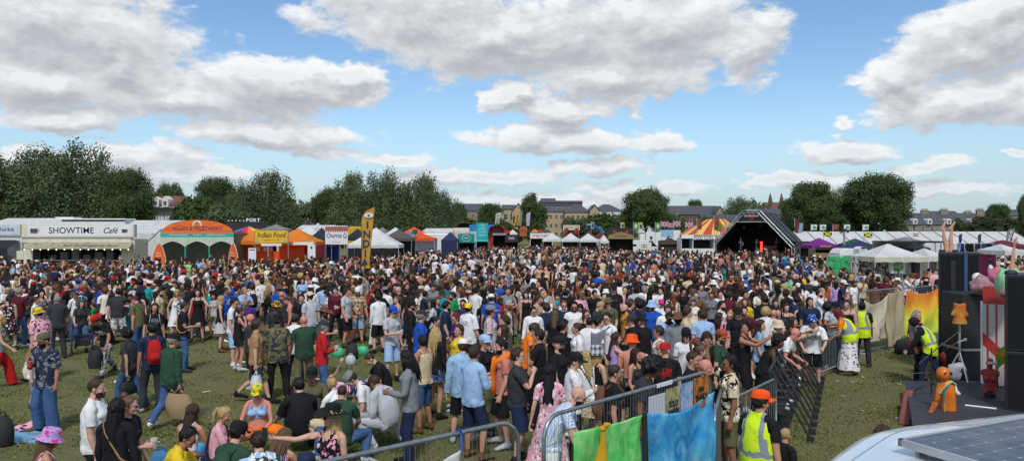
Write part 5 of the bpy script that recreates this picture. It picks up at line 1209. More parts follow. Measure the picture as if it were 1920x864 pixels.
# --- vegan stall
d = 61; X0, X1 = gx(302, d), gx(439, d); w = X1-X0; h = w/2; cx = (X0+X1)/2
r = empty('food_stall', (cx, d, 0), 0, 'stall with orange arched VEGAN & VEGETARIAN sign and scalloped teal awning', 'food stall')
zf, zf2, za = zz(437, d), zz(444, d), zz(412.5, d)
def f_sun(nt, b):
 o = nt.sep(nt.obj()); a = nt.math('ARCTAN2', o[0], nt.math('SUBTRACT', o[2], zf+.2)); s_ = nt.math('SINE', nt.math('MULTIPLY', a, 26))
 nt.set(b.inputs['Base Color'], nt.mix(nt.math('MULTIPLY', nt.smooth(s_, .2, .9), .45), srgb('#e2641e'), srgb('#f0923a'))); b.inputs['Roughness'].default_value = .5
arc = [(h*.98*math.cos(math.pi*(1-i/24)), 0, zf+(za-zf)*math.sin(math.pi*i/24)) for i in range(25)]
g = MB(); g.prism([(x, -.08, z) for x, y, z in arc], (0, .14, 0)); p = g.build('arch_sign', material('sunburst_orange', f_sun), r)
g = MB(); g.tube(arc, .035, 6); g.build('arch_trim', M_BRI, p)
g = MB(); g.text('VEGAN & VEGETARIAN', .44, TX(0, -.09, zf+.36), .004, .003, maxw=w*.68); g.build('lettering', M_PURI, p)
g = MB()
for k in range(10):
 a = math.pi*k/9; g.sphere((.3*math.cos(a), -.1, za-.4+.3*math.sin(a)), (.085, .02, .085), 8, 6)
g.build('rosette', M_CREAM, p)
g = MB(); g.bbox((-h, -.12, zf2), (h, .1, zf-.003)); t = g.build('name_band', M_TEALP, r); g = MB(); g.text('VEGGIE BURGERS   -   FALAFEL   -   BARISTA COFFEE', .19, TX(0, -.126, (zf+zf2)/2), .003, .002, maxw=w*.85); g.build('lettering', M_CREAM, t)
def f_scr(nt, b):
 o = nt.obj(); v = nt.vor(o, 7, 'F1', 'Distance'); nt.set(b.inputs['Base Color'], nt.mix(nt.smooth(v, .25, .4), (.30, .42, .38), (.55, .56, .46))); b.inputs['Roughness'].default_value = .8
zs = zz(470, d)
def scal(u):
 k = (u*3) % 1.0; q = abs(k-.5)*2; return .62*(q**2.2)+(.10*(1-q)**3 if q < .9 else 0)*-1
g = MB(); g.grid(lambda u, v: (-h+w*u, -.10, zf2-.003-(.40+.62*scal(u))*v), 60, 3); g.build('scalloped_screen', material('scalloped_print', f_scr), r, solid=.02)
for k in range(4):
 g = MB(); g.box((-h+.05+(w-.1)*k/3, -.05, zf2/2), (.08, .08, zf2)); g.build('post', M_TEALP, r)
g = MB(); g.bbox((-h, .0, 0), (h, .9, 1.05)); g.build('counter', M_WOOD, r)
g = MB(); g.grid(lambda u, v: (-h+w*u, 2.8+.03*math.sin(u*40), zf*v), 30, 2); g.grid(lambda u, v: (-h, 2.8*u, zf*v), 4, 2); g.grid(lambda u, v: (h, 2.8*u, zf*v), 4, 2); g.build('back_curtain', canvas('grey_olive', '#77786a', .3), r)
g = MB(); g.grid(lambda u, v: (-h+w*u, 2.8*v, zf+.02+.1*math.sin(math.pi*v)), 6, 4); g.build('roof', canvas('grey_olive', '#77786a', .3), r)
for px_, y0, y1, lbl in ((298, 455, 500, 'left surfboard-shaped orange menu board beside the vegan stall'), (437, 455, 500, 'right surfboard-shaped orange menu board beside the vegan stall')):
 zt, zb = zz(y0, 60.0), .05; q = empty('menu_board', (gx(px_, 60.0), 60.0, 0), R(15 if px_ < 300 else -25), lbl, 'menu board'); hh = zt-zb
 out = [(  .48*math.sin(math.pi*min(1, (.12+.88*i/20)))**.7*(1 if k else -1), 0, zb+hh*(i/20)) for k in (0, 1) for i in (range(20, -1, -1) if k else range(21))]
 g = MB(); g.prism([(x, 0, z) for x, y, z in out], (0, .05, 0)); g.build('board', M_ORP, q); g = MB(); g.tube([(x*1.02, .02, z) for x, y, z in out]+[(out[0][0]*1.02, .02, out[0][2])], .03, 6); g.build('rim', M_CREAM, q)
 g = MB()
 for i in range(6): g.bbox((-.24, -.012, zb+hh*(.3+.08*i)), (.24-.06*(i % 3), -.004, zb+hh*(.3+.08*i)+.05))
 g.build('menu_lines', M_CREAM, q)
r = empty('stage_truck', (gx(458, 86.2), 86.2, 0), 0, 'dark lorry with pale letters along its roof behind the orange stall', 'lorry'); g = MB(); g.bbox((gx(425, 86.2)-gx(458, 86.2), 0, .6), (gx(487, 86.2)-gx(458, 86.2), 2.4, zz(417, 86.2))); g.build('box_body', M_BLK, r)
g = MB()
for i, px_ in enumerate(range(429, 486, 7)): g.text('-----PORT'[i], .5, TX(gx(px_, 86.2)-gx(458, 86.2), -.05, zz(413, 86.2)), .03, .02)
g.build('lettering', M_SIGNW, r)
def f_rain(nt, b):
 o = nt.sep(nt.obj()); a = nt.math('FRACT', nt.math('MULTIPLY', nt.math('ARCTAN2', o[1], o[0]), 1/2.2))
 nt.set(b.inputs['Base Color'], nt.ramp(a, [(0, srgb('#7a2a9a')), (.2, srgb('#d02030')), (.4, srgb('#e8702a')), (.6, srgb('#e8c83a')), (.8, srgb('#2a8a8a'))], 'CONSTANT')); b.inputs['Roughness'].default_value = .7
r = empty('rainbow_canopy', (gx(457, 71.2), 72.5, 0), 0, 'rainbow segmented canopy behind the indian food stall', 'canopy'); z0, z1 = zz(437, 71.2), zz(424, 71.2); g = MB(); g.lathe([(1.6, z0), (.85, z0+(z1-z0)*.55), (.02, z1)], 24); g.build('canopy', material('rainbow', f_rain), r); g = MB(); g.tube([(0, 0, 0), (0, 0, z1)], .03, 6); g.build('pole', M_ALU, r)
gazebo(458, 476, 430, 418, 66, M_CPU, 'small purple peak behind the rainbow canopy'); gazebo(481, 500, 430, 419, 68, M_CPU, 'purple tent peak left of the grey gazebo'); gazebo(470, 490, 431, 421, 64, M_CTL, 'teal tent peak beside the lorry letters')
gazebo(486, 534, 430, 420, 58, M_CG, 'light grey gazebo directly behind the yellow indian food sign')
# --- indian food stall: two orange gazebos with a yellow sign
gazebo(440, 503, 452, 428, 43, M_COR, 'left orange gazebo of the indian food stall', walls='bl', group='orange gazebos of the indian stall', wallmat=M_COR); gazebo(503, 592, 453, 428, 42, M_COR, 'right orange gazebo of the indian food stall, with red back wall', walls='br', group='orange gazebos of the indian stall', wallmat=M_CRD)
d = 60.4; r = empty('stall_sign', (gx(509, d), d, 0), 0, 'yellow Indian Food sign board on two poles in front of orange gazebos', 'sign'); hw = (gx(539, d)-gx(478, d))/2; z0, z1 = zz(455, d), zz(432, d)
g = MB(); g.bbox((-hw, -.03, z0), (hw, .03, z1)); g.build('board', M_YEP, r); g = MB(); g.text('Indian Food', .58, TX(0, -.035, z0+(z1-z0)*.62), .004, .006, .15, maxw=hw*1.75); g.build('lettering', M_BRI, r)
g = MB(); g.text('~ ~ vegetarian curry thali ~ ~', .14, TX(0, -.035, z0+.22), .003, .001, maxw=hw*1.5); g.build('lettering', M_REDP, r)
for s in (-1, 1):
 g = MB(); g.tube([(s*(hw+.04), 0, 0), (s*(hw+.04), 0, z1)], .035, 6); g.build('pole', M_STEEL, r)
 for c, m in ((0, M_ORP), (1, M_SIGNW), (2, paint('flag_green', (.03, .25, .06), .6))):
  g = MB(); g.bbox((s*(hw-.22)-.16, -.04, z0+.20-c*.055), (s*(hw-.22)+.16, -.034, z0+.25-c*.055)); g.build('flag_stripe', m, r)
g = MB(); g.bbox((gx(490, d)-gx(509, d), -.02, zz(461, d)), (gx(528, d)-gx(509, d), .0, zz(456.3, d))); g.build('banner_strip', M_SIGNW, r)
r = empty('stall_counter', (gx(505, 63.1), 63.1, 0), 0, 'red counter with white menu sheets inside the indian food stall', 'counter'); g = MB(); g.bbox((-2.6, 0, 0), (2.6, .7, 1.1)); g.build('counter', M_REDP, r); g = MB(); g.bbox((-2.6, 1.0, 1.1), (2.6, 1.05, 2.7)); g.build('back_board', M_ORP, r)
for px_ in (483, 501, 514, 518):
 g = MB(); g.box((gx(px_, 64.2)-gx(505, 63.1), .97, zz(466, 64.2)), (.5, .02, .4)); g.build('menu_sheet', M_SIGNW, r)
tag(MB().bbox((gx(550, 60.8), 60.8, zz(459, 60.8)), (gx(588, 60.8), 60.84, zz(453.5, 60.8))).build('banner', M_SIGNW), 'narrow white banner hung under the right orange gazebo edge', 'banner')
r = empty('menu_board', (gx(473, 58.8), 58.8, 0), 0, 'tall white menu board standing left of the orange stall opening', 'menu board'); hw = .19*1; g = MB(); g.bbox((-.29, -.02, zz(499, 58.8)), (.29, .02, zz(465, 58.8))); g.build('board', M_SIGNW, r); g = MB(); g.bbox((-.2, -.03, zz(469, 58.8)), (.2, -.021, zz(467.5, 58.8))); g.build('menu_lines', M_INK, r); g = MB(); g.bbox((-.18, .02, 0), (-.14, .06, zz(470, 58.8))); g.bbox((.14, .02, 0), (.18, .06, zz(470, 58.8))); g.build('easel', M_ALU, r)
r = empty('menu_board', (gx(584, 60.0), 60.0, 0), 0, 'white leaflet board with a small green emblem right of the orange stall', 'menu board'); g = MB(); g.bbox((-.29, -.02, .9), (.29, .02, zz(459, 60.0))); g.build('board', M_SIGNW, r); g = MB(); g.sphere((0, -.03, zz(464, 60.0)), (.09, .01, .12), 8, 6); g.build('emblem', paint('flag_green', (.03, .25, .06), .6), r); g = MB(); g.tube([(0, .03, 0), (0, .03, .7)], .03, 6); g.build('easel', M_ALU, r)
# --- behind: pale and purple canopies
gazebo(546, 602, 440, 423, 56, M_CW, 'pale blue-white gazebo left of the black gazebo', val=canvas('pale_blue', '#b8cbe0', .3)); marquee(556, 620, 428, 422, 64, 5, M_CW, 'low white tent roof behind the churros sign', 3, frame=False)
gazebo(562, 575, 426, 416, 80, M_CPU, 'left of two tiny purple tent peaks'); gazebo(576, 588, 426, 416.5, 80, M_CPU, 'right of two tiny purple tent peaks'); gazebo(586, 598, 426, 417, 84, M_CCR, 'tiny cream pagoda peak beside the purple peaks')
gazebo(568, 622, 456, 426, 46, M_CK, 'black gazebo with blue back wall left of the churros sign', walls='b', wallmat=canvas('royal', '#1d3f86', .2))
d = 63; r = empty('stall_sign', (gx(631, d), d, 0), 0, 'white Churros sign with a red scalloped top band on steel poles', 'sign'); hw = (gx(652, d)-gx(610, d))/2; z0, z1 = zz(458, d), zz(423, d)
g = MB(); g.bbox((-hw, -.03, z0), (hw, .03, z1)); g.build('board', M_SIGNW, r)
g = MB()
for i in range(10):
 x = -hw+2*hw*(i+.5)/10; g.prism([(x-hw/10, -.045, z1-.07), (x+hw/10, -.045, z1-.07), (x+hw/10, -.045, z1-.37), (x, -.045, z1-.57), (x-hw/10, -.045, z1-.37)], (0, .012, 0))
g.build('bunting', paint('bunting_red', (.38, .10, .09), .6), r); g = MB(); g.text('Churros Q', .52, TX(0, -.036, z0+.7), .004, .008, .1, maxw=hw*1.8); g.build('lettering', M_INK, r)
g = MB(); g.text('fresh hot sugar', .1, TX(0, -.036, z0+.2), .003, 0, maxw=hw); g.build('lettering', M_INK, r)
for s in (-1, 1): g = MB(); g.tube([(s*(hw-.03), .05, 0), (s*(hw-.03), .05, z1)], .035, 6); g.build('pole', M_STEEL, r)
marquee(650, 684, 428, 424.5, 60, 4, M_CYE, 'yellow roof strip behind the churros sign', 2, frame=False); gazebo(646, 684, 446, 428, 52, M_CK, 'dark gazebo mostly hidden between churros sign and yellow flag')
gazebo(650, 748, 459, 426, 46, M_CW, 'large white double gazebo right behind the yellow INDIA flag', dep=3.2, walls='')
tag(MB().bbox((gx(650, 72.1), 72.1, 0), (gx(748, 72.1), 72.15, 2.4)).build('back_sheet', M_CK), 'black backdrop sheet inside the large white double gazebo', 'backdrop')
r = feather(668, 387.5, 502, 24, 37, canvas('flag_gold', '#c99a3a', .15), 'tall golden feather flag reading INDIA downwards with an eye emblem', 'INDIA', lean=.093, tsize=.74, bold=.02, flip=True)
g = MB(); g.sphere((.90, -.06, zz(404, 55.4)), (.33, .02, .18), 14, 8); g.build('eye_emblem', M_SIGNW, r); g = MB(); g.sphere((.90, -.085, zz(404, 55.4)), (.1, .02, .1), 10, 8); g.build('eye_pupil', paint('flag_blue', (.05, .15, .4), .5), r)
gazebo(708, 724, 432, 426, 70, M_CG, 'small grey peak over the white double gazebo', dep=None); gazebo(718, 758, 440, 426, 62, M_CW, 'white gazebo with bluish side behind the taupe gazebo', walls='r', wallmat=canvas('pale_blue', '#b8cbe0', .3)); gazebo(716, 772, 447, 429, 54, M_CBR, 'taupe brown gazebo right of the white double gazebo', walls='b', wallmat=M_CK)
gazebo(736, 748, 432, 426, 90, M_CBL, 'small bright blue peak among the orange tents'); gazebo(752, 796, 437, 425, 82, M_CFO, 'rear orange tent among the middle stalls'); gazebo(757, 815, 447, 436, 60, M_CFO, 'front wide orange gazebo among the middle stalls', walls='b', wallmat=canvas('pale_blue', '#b8cbe0', .3)); gazebo(756, 790, 442, 431, 66, M_CBL, 'turquoise tent behind the wide orange gazebo')
gazebo(786, 812, 436, 427, 92, M_CCR, 'cream peak right of the orange tents'); marquee(800, 848, 436, 428, 96, 5, M_CW, 'white tent row behind the navy gazebo', 3, frame=False); marquee(820, 842, 432, 425, 120, 5, M_CGN, 'green tent roof behind the white tent row', 2, frame=False)
r = empty('white_trailer', (gx(815, 101.6), 101.6, 0), 0, 'plain white trailer between orange gazebo and navy gazebo', 'trailer'); g = MB(); g.bbox((-2.2, 0, .5), (1.8, 2, zz(440, 101.6)+.2)); g.build('body', M_WP, r, bevel=.15); g = MB(); g.tube([(0, -.02, .35), (0, .2, .35)], .35, 14); g.build('wheel', M_BLK, r)
r = empty('flag_pole', (gx(776, 87.6), 87.6, 0), 0, 'green and yellow flag drooping over the orange gazebo', 'flag'); g = MB(); g.tube([(0, 0, 0), (0, 0, zz(428, 87.6))], .025, 6); g.build('pole', M_ALU, r); g = MB(); g.grid(lambda u, v: (-.05+.5*u-.2*v, .1*math.sin(u*7), zz(429, 87.6)-.55*v-.15*u), 6, 5); g.build('cloth', canvas('flag_green', '#1f6b3a', .2), r)
# --- middle
gazebo(827, 858, 450, 434, 62, M_CNV, 'navy blue gazebo with closed sides left of the teal stall', walls='blrf')
def kiosk(x0, x1, ytop, yroof, ysill, d, body, sign, label, text=None, ink=None, cat='food stall', dep=2.2, awn=None, frame=True, tsz=.58, name='food_stall'):
 d = DM((x0+x1)/2, d); X0, X1 = gx(x0, d), gx(x1, d); w = X1-X0; h = w/2; r = empty(name, ((X0+X1)/2, d, 0), 0, label, cat); zt, zr, zs = zz(ytop, d), zz(yroof, d), max(.9, zz(ysill, d))
 g = MB(); g.bbox((-h, dep, 0), (h, dep+.06, zr)); g.bbox((-h, 0, 0), (-h+.06, dep, zr)); g.bbox((h-.06, 0, 0), (h, dep, zr)); g.bbox((-h, -.1, zr), (h, dep+.06, zr+.06)); g.build('body', body, r)
 g = MB(); g.bbox((-h+.06, 0, 0), (h-.06, .6, zs)); g.build('counter', body, r)
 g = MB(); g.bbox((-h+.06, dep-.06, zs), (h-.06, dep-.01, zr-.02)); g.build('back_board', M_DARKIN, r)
 g = MB(); g.bbox((-h, -.2, zr), (h, -.1, zt)); s = g.build('sign_board', sign, r)
 if text: g = MB(); g.text(text, tsz, TX(0, -.205, (zr+zt)/2), .004, .008, maxw=w*.85); g.build('lettering', ink or M_SIGNW, s)
 if awn: g = MB(); g.add([(-h, -.1, zr-.05), (h, -.1, zr-.05), (h+.1, -1.3, zr-.4), (-h-.1, -1.3, zr-.4)], [(3, 2, 1, 0)]); g.build('awning', awn, r, solid=.03)
 return r
r = kiosk(859, 890, 438, 455, 478, 64, M_TEALP, paint('teal_sign', srgb('#0f8780'), .5), 'teal stall with a white oval emblem on its sign', dep=2.5)
g = MB(); zc = (zz(438, 93.2)+zz(455, 93.2))/2; g.tube([(.53*math.cos(a*.3142), -.22, zc+.38*math.sin(a*.3142)) for a in range(21)], .025, 5); g.text('CHAI', .22, TX(0, -.21, zc), .004, .006); g.build('emblem', M_SIGNW, r)
r = kiosk(893, 915, 418, 447, 475, 72, M_TEALP, paint('turquoise_sign', srgb('#1aa0a8'), .5), 'tall turquoise sign stall covered in pale lettering', dep=2.5, awn=M_TEALP)
g = MB()
for i, t in enumerate(('FISH', 'AND', 'CHIPS', 'FRESH')): g.text(t, .42, TX(0, -.21, zz(423+6*i, 104.4)), .004, .008, .1, maxw=1.3)
g.build('lettering', paint('aqua_ink', srgb('#7fd6d6'), .5), r)
tag(MB().bbox((gx(880, 121.2), 121.2, zz(434, 121.2)), (gx(926, 121.2), 121.3, zz(421, 121.2))).bbox((gx(880, 121.2), 121.3, 0), (gx(881, 121.2), 121.5, zz(421, 121.2))).bbox((gx(925, 121.2), 121.3, 0), (gx(926, 121.2), 121.5, zz(421, 121.2))).build('blue_banner', M_CBL), 'wide plain blue banner behind the turquoise sign', 'banner')
marquee(848, 896, 435, 427, 100, 5, M_CCR, 'pale canvas roofs behind the teal stalls', 3, frame=False)
r = empty('small_stage', (gx(873, 171.6), 171.6, 0), 0, 'small arched dark stage roof on the skyline of stalls left of the blue banner', 'stage'); rr = (gx(893, 171.6)-gx(856, 171.6))/2; zc = zz(432, 171.6); hh = zz(415, 171.6)-zc
g = MB(); g.grid(lambda u, v: (rr*math.cos(math.pi*u), 4*v, zc+hh*math.sin(math.pi*u)**.7), 16, 2); g.build('roof', M_CG, r); g = MB(); g.bbox((-rr, 4, 0), (rr, 4.1, zc+hh*.8)); g.build('back_wall', M_CK, r)
for s in (-1, 1): g = MB(); g.box((s*rr, 0, zc/2), (.25, .25, zc)); g.build('post', M_ALU, r)
r = empty('round_hut', (gx(931, 112.8), 112.8, 0), 0, 'small round hut with a dark domed hood and red inside', 'hut'); g = MB(); g.grid(lambda u, v: (1.25*math.cos(math.pi*u), 1.4*v, zz(436, 112.8)-.2+1.35*math.sin(math.pi*u)), 14, 2); g.build('hood', M_BLK, r); g = MB(); g.bbox((-1.1, 1.3, 0), (1.1, 1.4, zz(424, 112.8))); g.build('back_wall', M_REDP, r); g = MB(); g.bbox((-1.25, 0, 0), (1.25, .5, 1.2)); g.build('counter', M_WOOD, r)
kiosk(924, 950, 437, 441, 470, 76, M_BLK, M_GREYP, 'dark flat roofed stall between the round hut and the black booth', dep=2.2)
kiosk(938, 956, 431, 438, 460, 88, M_REDP, M_REDP, 'small plain red stall behind the dark flat roofed stall', dep=2)
r = kiosk(947, 971, 440, 454, 475, 74, M_BLK, M_BLK, 'black booth with a small green screen picture', dep=2); g = MB(); g.bbox((-.4, -.22, zz(449, 107.2)), (.4, -.205, zz(444, 107.2))); g.build('screen', M_GREYP, r)
gazebo(953, 970, 437, 430, 96, M_CW, 'white pagoda peak behind the black booth')
r = empty('round_sign', (gx(981, 105.8), 105.8, 0), 0, 'upright wooden sign with rounded top beside the black booth', 'sign'); hw = .5; g = MB(); pts = [(-hw, 0, zz(443, 105.8)), (hw, 0, zz(443, 105.8))]+[(hw*math.cos(math.pi*i/12), 0, zz(427, 105.8)+.2*math.sin(math.pi*i/12)) for i in range(13)]; g.prism(pts, (0, .08, 0)); g.build('board', paint('terracotta_board', srgb('#a5562c'), .6), r); g = MB(); g.tube([(0, .1, 0), (0, .1, zz(440, 105.8))], .05, 6); g.build('post', M_WOOD, r); g = MB(); g.text('BRGR', .3, TX(0, -.01, zz(433, 105.8)), .004, .005, maxw=.8); g.build('lettering', M_BRI, r)
kiosk(994, 1036, 437, 447, 470, 76, M_WP, M_SIGNW, 'long white stall with red lettering left of white gazebos', 'THAI KWIK', M_REDP, dep=2.2)
GW = 'three white pointed gazebos in the middle distance'
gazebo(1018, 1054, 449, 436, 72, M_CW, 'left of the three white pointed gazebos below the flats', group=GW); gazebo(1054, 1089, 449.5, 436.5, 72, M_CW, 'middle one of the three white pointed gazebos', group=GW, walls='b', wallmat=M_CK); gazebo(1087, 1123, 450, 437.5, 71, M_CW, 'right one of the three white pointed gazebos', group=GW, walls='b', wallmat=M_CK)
for px_, c, l in ((1003, M_COR, 'small orange dome parasol behind the white stall'), (1014, M_CRD, 'small red parasol right of the orange parasol'), (1025, M_CGN, 'small green parasol nearest the white gazebos')):
 r = empty('parasol', (gx(px_, 143.6), 143.6, 0), 0, l, 'parasol'); z0 = zz(435.5, 143.6); g = MB(); g.lathe([(.8, z0), (.55, z0+.3), (.02, z0+.6)], 10); g.build('canopy', c, r); g = MB(); g.tube([(0, 0, 0), (0, 0, z0+.4)], .03, 6); g.build('pole', M_ALU, r)
d = 129; tag(MB().bbox((gx(1056, d), d, zz(431, d)), (gx(1087, d), d+.1, zz(422, d))).build('donut_board', M_CREAM), 'cream DONUTS board standing above the white gazebos', 'sign')
o = bpy.data.objects['donut_board']; MB().text('DONUTS', .72, TX(gx(1071.5, d), d-.01, zz(426.5, d)), .01, .015, maxw=2.5).build('lettering', M_WOOD, o)
for s in (1058, 1085): MB().tube([(gx(s, d), d+.15, 0), (gx(s, d), d+.15, zz(424, d))], .05, 6).build('post', M_STEEL, o)
FR = 'red teardrop flags by the donut board'
feather(1063, 427, 441, 7, 84, M_CRD, 'left red teardrop flag in front of the donut board', lean=.2, group=FR); feather(1082, 427, 441, 7, 84, M_CRD, 'right red teardrop flag in front of the donut board', lean=.2, group=FR)
gazebo(1092, 1118, 444, 433, 86, M_CMR, 'left dull red gazebo behind the white gazebos'); gazebo(1117, 1141, 444, 434, 84, M_CMR, 'right dull red gazebo beside the black and gold stall'); gazebo(1126, 1142, 452, 440, 70, M_CW, 'white gazebo corner left of the black and gold stall')
r = empty('fairground_ride', (gx(1110, 171.6), 171.6, 0), 0, 'blue fairground ride arm curving over the red gazebos', 'fairground ride'); g = MB(); g.tube([(2.3, 0, zz(438, 171.6)), (1.3, 0, zz(428, 171.6)), (0, 0, zz(421, 171.6)), (-1.1, 0, zz(422, 171.6)), (-1.4, 0, zz(430, 171.6))], [.3, .36, .36, .3, .18], 8); g.build('arm', paint('ride_blue', srgb('#27508a'), .4), r); g = MB(); g.tube([(2.7, .2, zz(436, 171.6)), (1.8, .2, zz(426, 171.6)), (.7, .2, zz(428, 171.6))], .15, 8); g.build('trim', M_TEALP, r); g = MB(); g.bbox((-1.2, .5, 0), (2, 1.5, 2.4)); g.build('base', M_GREYP, r)
r = kiosk(1140, 1187, 427, 448, 472, 80, M_BLK, M_BLK, 'black and gold stall with painted flames above a pitched gold fascia', dep=2.4)
g = MB(); zf = zz(441, 115.6); g.prism([(-1.86, -.26, zz(448, 115.6)), (1.86, -.26, zz(448, 115.6)), (1.86, -.26, zf), (.16, -.26, zf+.5), (-.16, -.26, zf+.5), (-1.86, -.26, zf)], (0, .05, 0)); s = g.build('fascia', paint('gold_board', srgb('#8a7a4a'), .5), r); g = MB(); g.text('WOOD FIRED', .28, TX(0, -.27, zz(442.5, 115.6)), .004, .004, maxw=1.9); g.build('lettering', M_BRI, s)
for k in (-.9, .9): g = MB(); g.sphere((k, -.22, zz(435, 115.6)), (.32, .02, .18), 10, 6); g.sphere((k*1.1, -.23, zz(434, 115.6)), (.14, .02, .24), 8, 6); g.build('flame_emblem', M_REDP, r)
FG = 'rectangular flags on tall poles over the middle stalls'
def vflag(px_, y0, y1, wpx, d, mat, label, group=FG, emblem=None):
 d = DM(px_, d); r = empty('flag', (gx(px_, d), d, 0), 0, label, 'flag', group); w = wpx/FPX*d; z1, z0 = zz(y0, d), zz(y1, d)
 g = MB(); g.tube([(-w/2, 0, 0), (-w/2, 0, z1+.1)], .04, 6); g.build('pole', M_ALU, r); g = MB(); g.grid(lambda u, v: (-w/2+.04+w*u, .08*math.sin(u*5+v*3), z1-(z1-z0)*v), 6, 8); c = g.build('cloth', mat, r)
 if emblem: g = MB(); g.sphere((.04, -.1, (z0+z1)/2), (w*.28, .02, (z1-z0)*.28), 10, 6); g.build('emblem', emblem, c)
M_FGR = canvas('flag_leaf', '#5f9a3a', .25); M_FYE = canvas('flag_pale_yellow', '#c9c47a', .25); M_FBL = canvas('flag_grey_blue', '#8ea2bc', .25)
vflag(1111, 416, 429, 6, 110, M_FBL, 'grey-blue flag by the fairground ride', emblem=M_INK); vflag(1167, 417, 428, 7, 90, M_FYE, 'pale yellow flag above the black and gold stall', emblem=M_INK); vflag(1192, 417, 431, 9, 88, M_FGR, 'green flag right of the black and gold stall', emblem=M_CREAM); vflag(1201, 417, 431, 7, 88, M_FYE, 'pale yellow flag beside the green flag over the van', emblem=M_INK); vflag(1233, 417, 431, 9, 92, M_FGR, 'green flag left of the union flags', emblem=M_CREAM)
feather(936, 398, 420, 10, 118, M_CCR, 'first pale feather flag with dark letters in front of the flats', 'HOG', lean=.18, tsize=.85); feather(972, 398, 424, 10, 116, canvas('flag_amber', '#d3a548', .2), 'amber feather flag with dark letters before the tan gable', 'BEER', lean=.18, tsize=.8)
feather(978, 395, 424, 6, 116, M_CG, 'slim grey feather flag next to the amber flag', lean=.06); feather(993, 397, 424, 8, 116, canvas('flag_lilac', '#b9b0c8', .2), 'lilac grey feather flag before the upright tree', lean=.07)
d = 122; X0, X1 = gx(1168, d), gx(1238, d); L = X1-X0; zt = zz(450.5, d); r = empty('white_van', ((X0+X1)/2, d, 0), 0, 'white panel van parked behind the crowd, black roof cap and round emblem on its side', 'van')
pr = [(-L/2, .45), (-L/2, zt-.35), (-L/2+.25, zt-.03), (-L/2+.5, zt), (L*.22, zt), (L*.30, zt-.1), (L*.44, zt-.85), (L*.485, zt-1.15), (L/2, zt-1.3), (L/2, .45)]
g = MB(); g.prism([(x, 0, z) for x, z in pr], (0, 2.1, 0)); g.build('body', M_WP, r, bevel=.06)
g = MB(); g.prism([(L*.265, -.012, zt-.3), (L*.315, -.012, zt-.32), (L*.42, -.012, zt-.95), (L*.265, -.012, zt-.95)], (0, .02, 0)); g.build('cab_window', M_PANE, r)
g = MB(); g.bbox((L*.18, .1, zt), (L*.30, 1.8, zt+.02)); g.bbox((L*.2, -.02, zt-.28), (L*.31, -.012, zt-.08)); g.build('roof_cap', M_BLK, r)
g = MB()
for k in (-.13, .13): g.tube([(L*.07+k*1.4+.25*math.cos(a*.314), -.02, zt-.9+.24*math.sin(a*.314)) for a in range(21)], .035, 5)
g.build('emblem', M_INK, r); g = MB(); g.bbox((-L*.24, -.014, zt-.95), (-L*.14, -.004, zt-.6)); g.build('side_window', M_PANE, r)
for k in (-.32, .33): g = MB(); g.tube([(L*k, -.03, .36), (L*k, .2, .36)], .36, 18); wv_ = g.build('wheel', M_BLK, r); g = MB(); g.tube([(L*k, -.05, .36), (L*k, -.031, .36)], .2, 12); g.build('rim', M_ALU, wv_)
r = empty('box_truck', (gx(1224, 149.2), 149.2, 0), 0, 'white box lorry behind the panel van', 'lorry'); g = MB(); g.bbox((gx(1211, 149.2)-gx(1224, 149.2), 0, .8), (gx(1240, 149.2)-gx(1224, 149.2), 2.3, zz(435.5, 149.2))); g.build('box_body', M_WP, r, bevel=.05); g = MB(); g.bbox((-.55, -.02, zz(449, 149.2)), (-.1, -.004, zz(443, 149.2))); g.build('side_window', M_PANE, r); g = MB(); g.bbox((gx(1200, 149.2)-gx(1224, 149.2), .2, .8), (gx(1210.5, 149.2)-gx(1224, 149.2), 2.1, zz(439, 149.2))); g.build('cab', M_WP, r, bevel=.2); g = MB(); g.tube([(-.8, -.02, .45), (-.8, .3, .45)], .45, 14); g.build('wheel', M_BLK, r)
r = empty('container', (gx(1255, 154.8), 154.8, 0), 0, 'pale blue and white trailer below the union flags', 'trailer'); g = MB(); g.bbox((gx(1236, 154.8)-gx(1255, 154.8), 0, 2.6), (gx(1262, 154.8)-gx(1255, 154.8), 2.3, zz(431, 154.8))); g.build('blue_body', paint('pale_blue', srgb('#86b4d0'), .5), r); g = MB(); g.bbox((gx(1236, 154.8)-gx(1255, 154.8), .02, .6), (gx(1276, 154.8)-gx(1255, 154.8), 2.2, 2.597)); g.bbox((gx(1262.2, 154.8)-gx(1255, 154.8), .02, 2.6), (gx(1276, 154.8)-gx(1255, 154.8), 2.2, zz(431, 154.8)-.05)); g.build('white_body', M_WP, r)
def f_union(nt, b):
 o = nt.sep(nt.obj()); u = nt.math('DIVIDE', o[0], .63); v = nt.math('DIVIDE', o[2], .4); au, av = nt.math('ABSOLUTE', u), nt.math('ABSOLUTE', v)
 dg_ = nt.math('MINIMUM', nt.math('ABSOLUTE', nt.math('SUBTRACT', u, v)), nt.math('ABSOLUTE', nt.math('ADD', u, v))); cr = nt.math('MINIMUM', nt.math('MULTIPLY', au, 1.6), av)
 c = nt.mix(nt.math('LESS_THAN', dg_, .22), (.02, .03, .16), (.75, .75, .75)); c = nt.mix(nt.math('LESS_THAN', dg_, .1), c, (.5, .02, .03)); c = nt.mix(nt.math('LESS_THAN', cr, .34), c, (.75, .75, .75)); c = nt.mix(nt.math('LESS_THAN', cr, .2), c, (.5, .02, .03))
 nt.set(b.inputs['Base Color'], c); b.inputs['Roughness'].default_value = .8
M_UNION = material('union_flag', f_union)
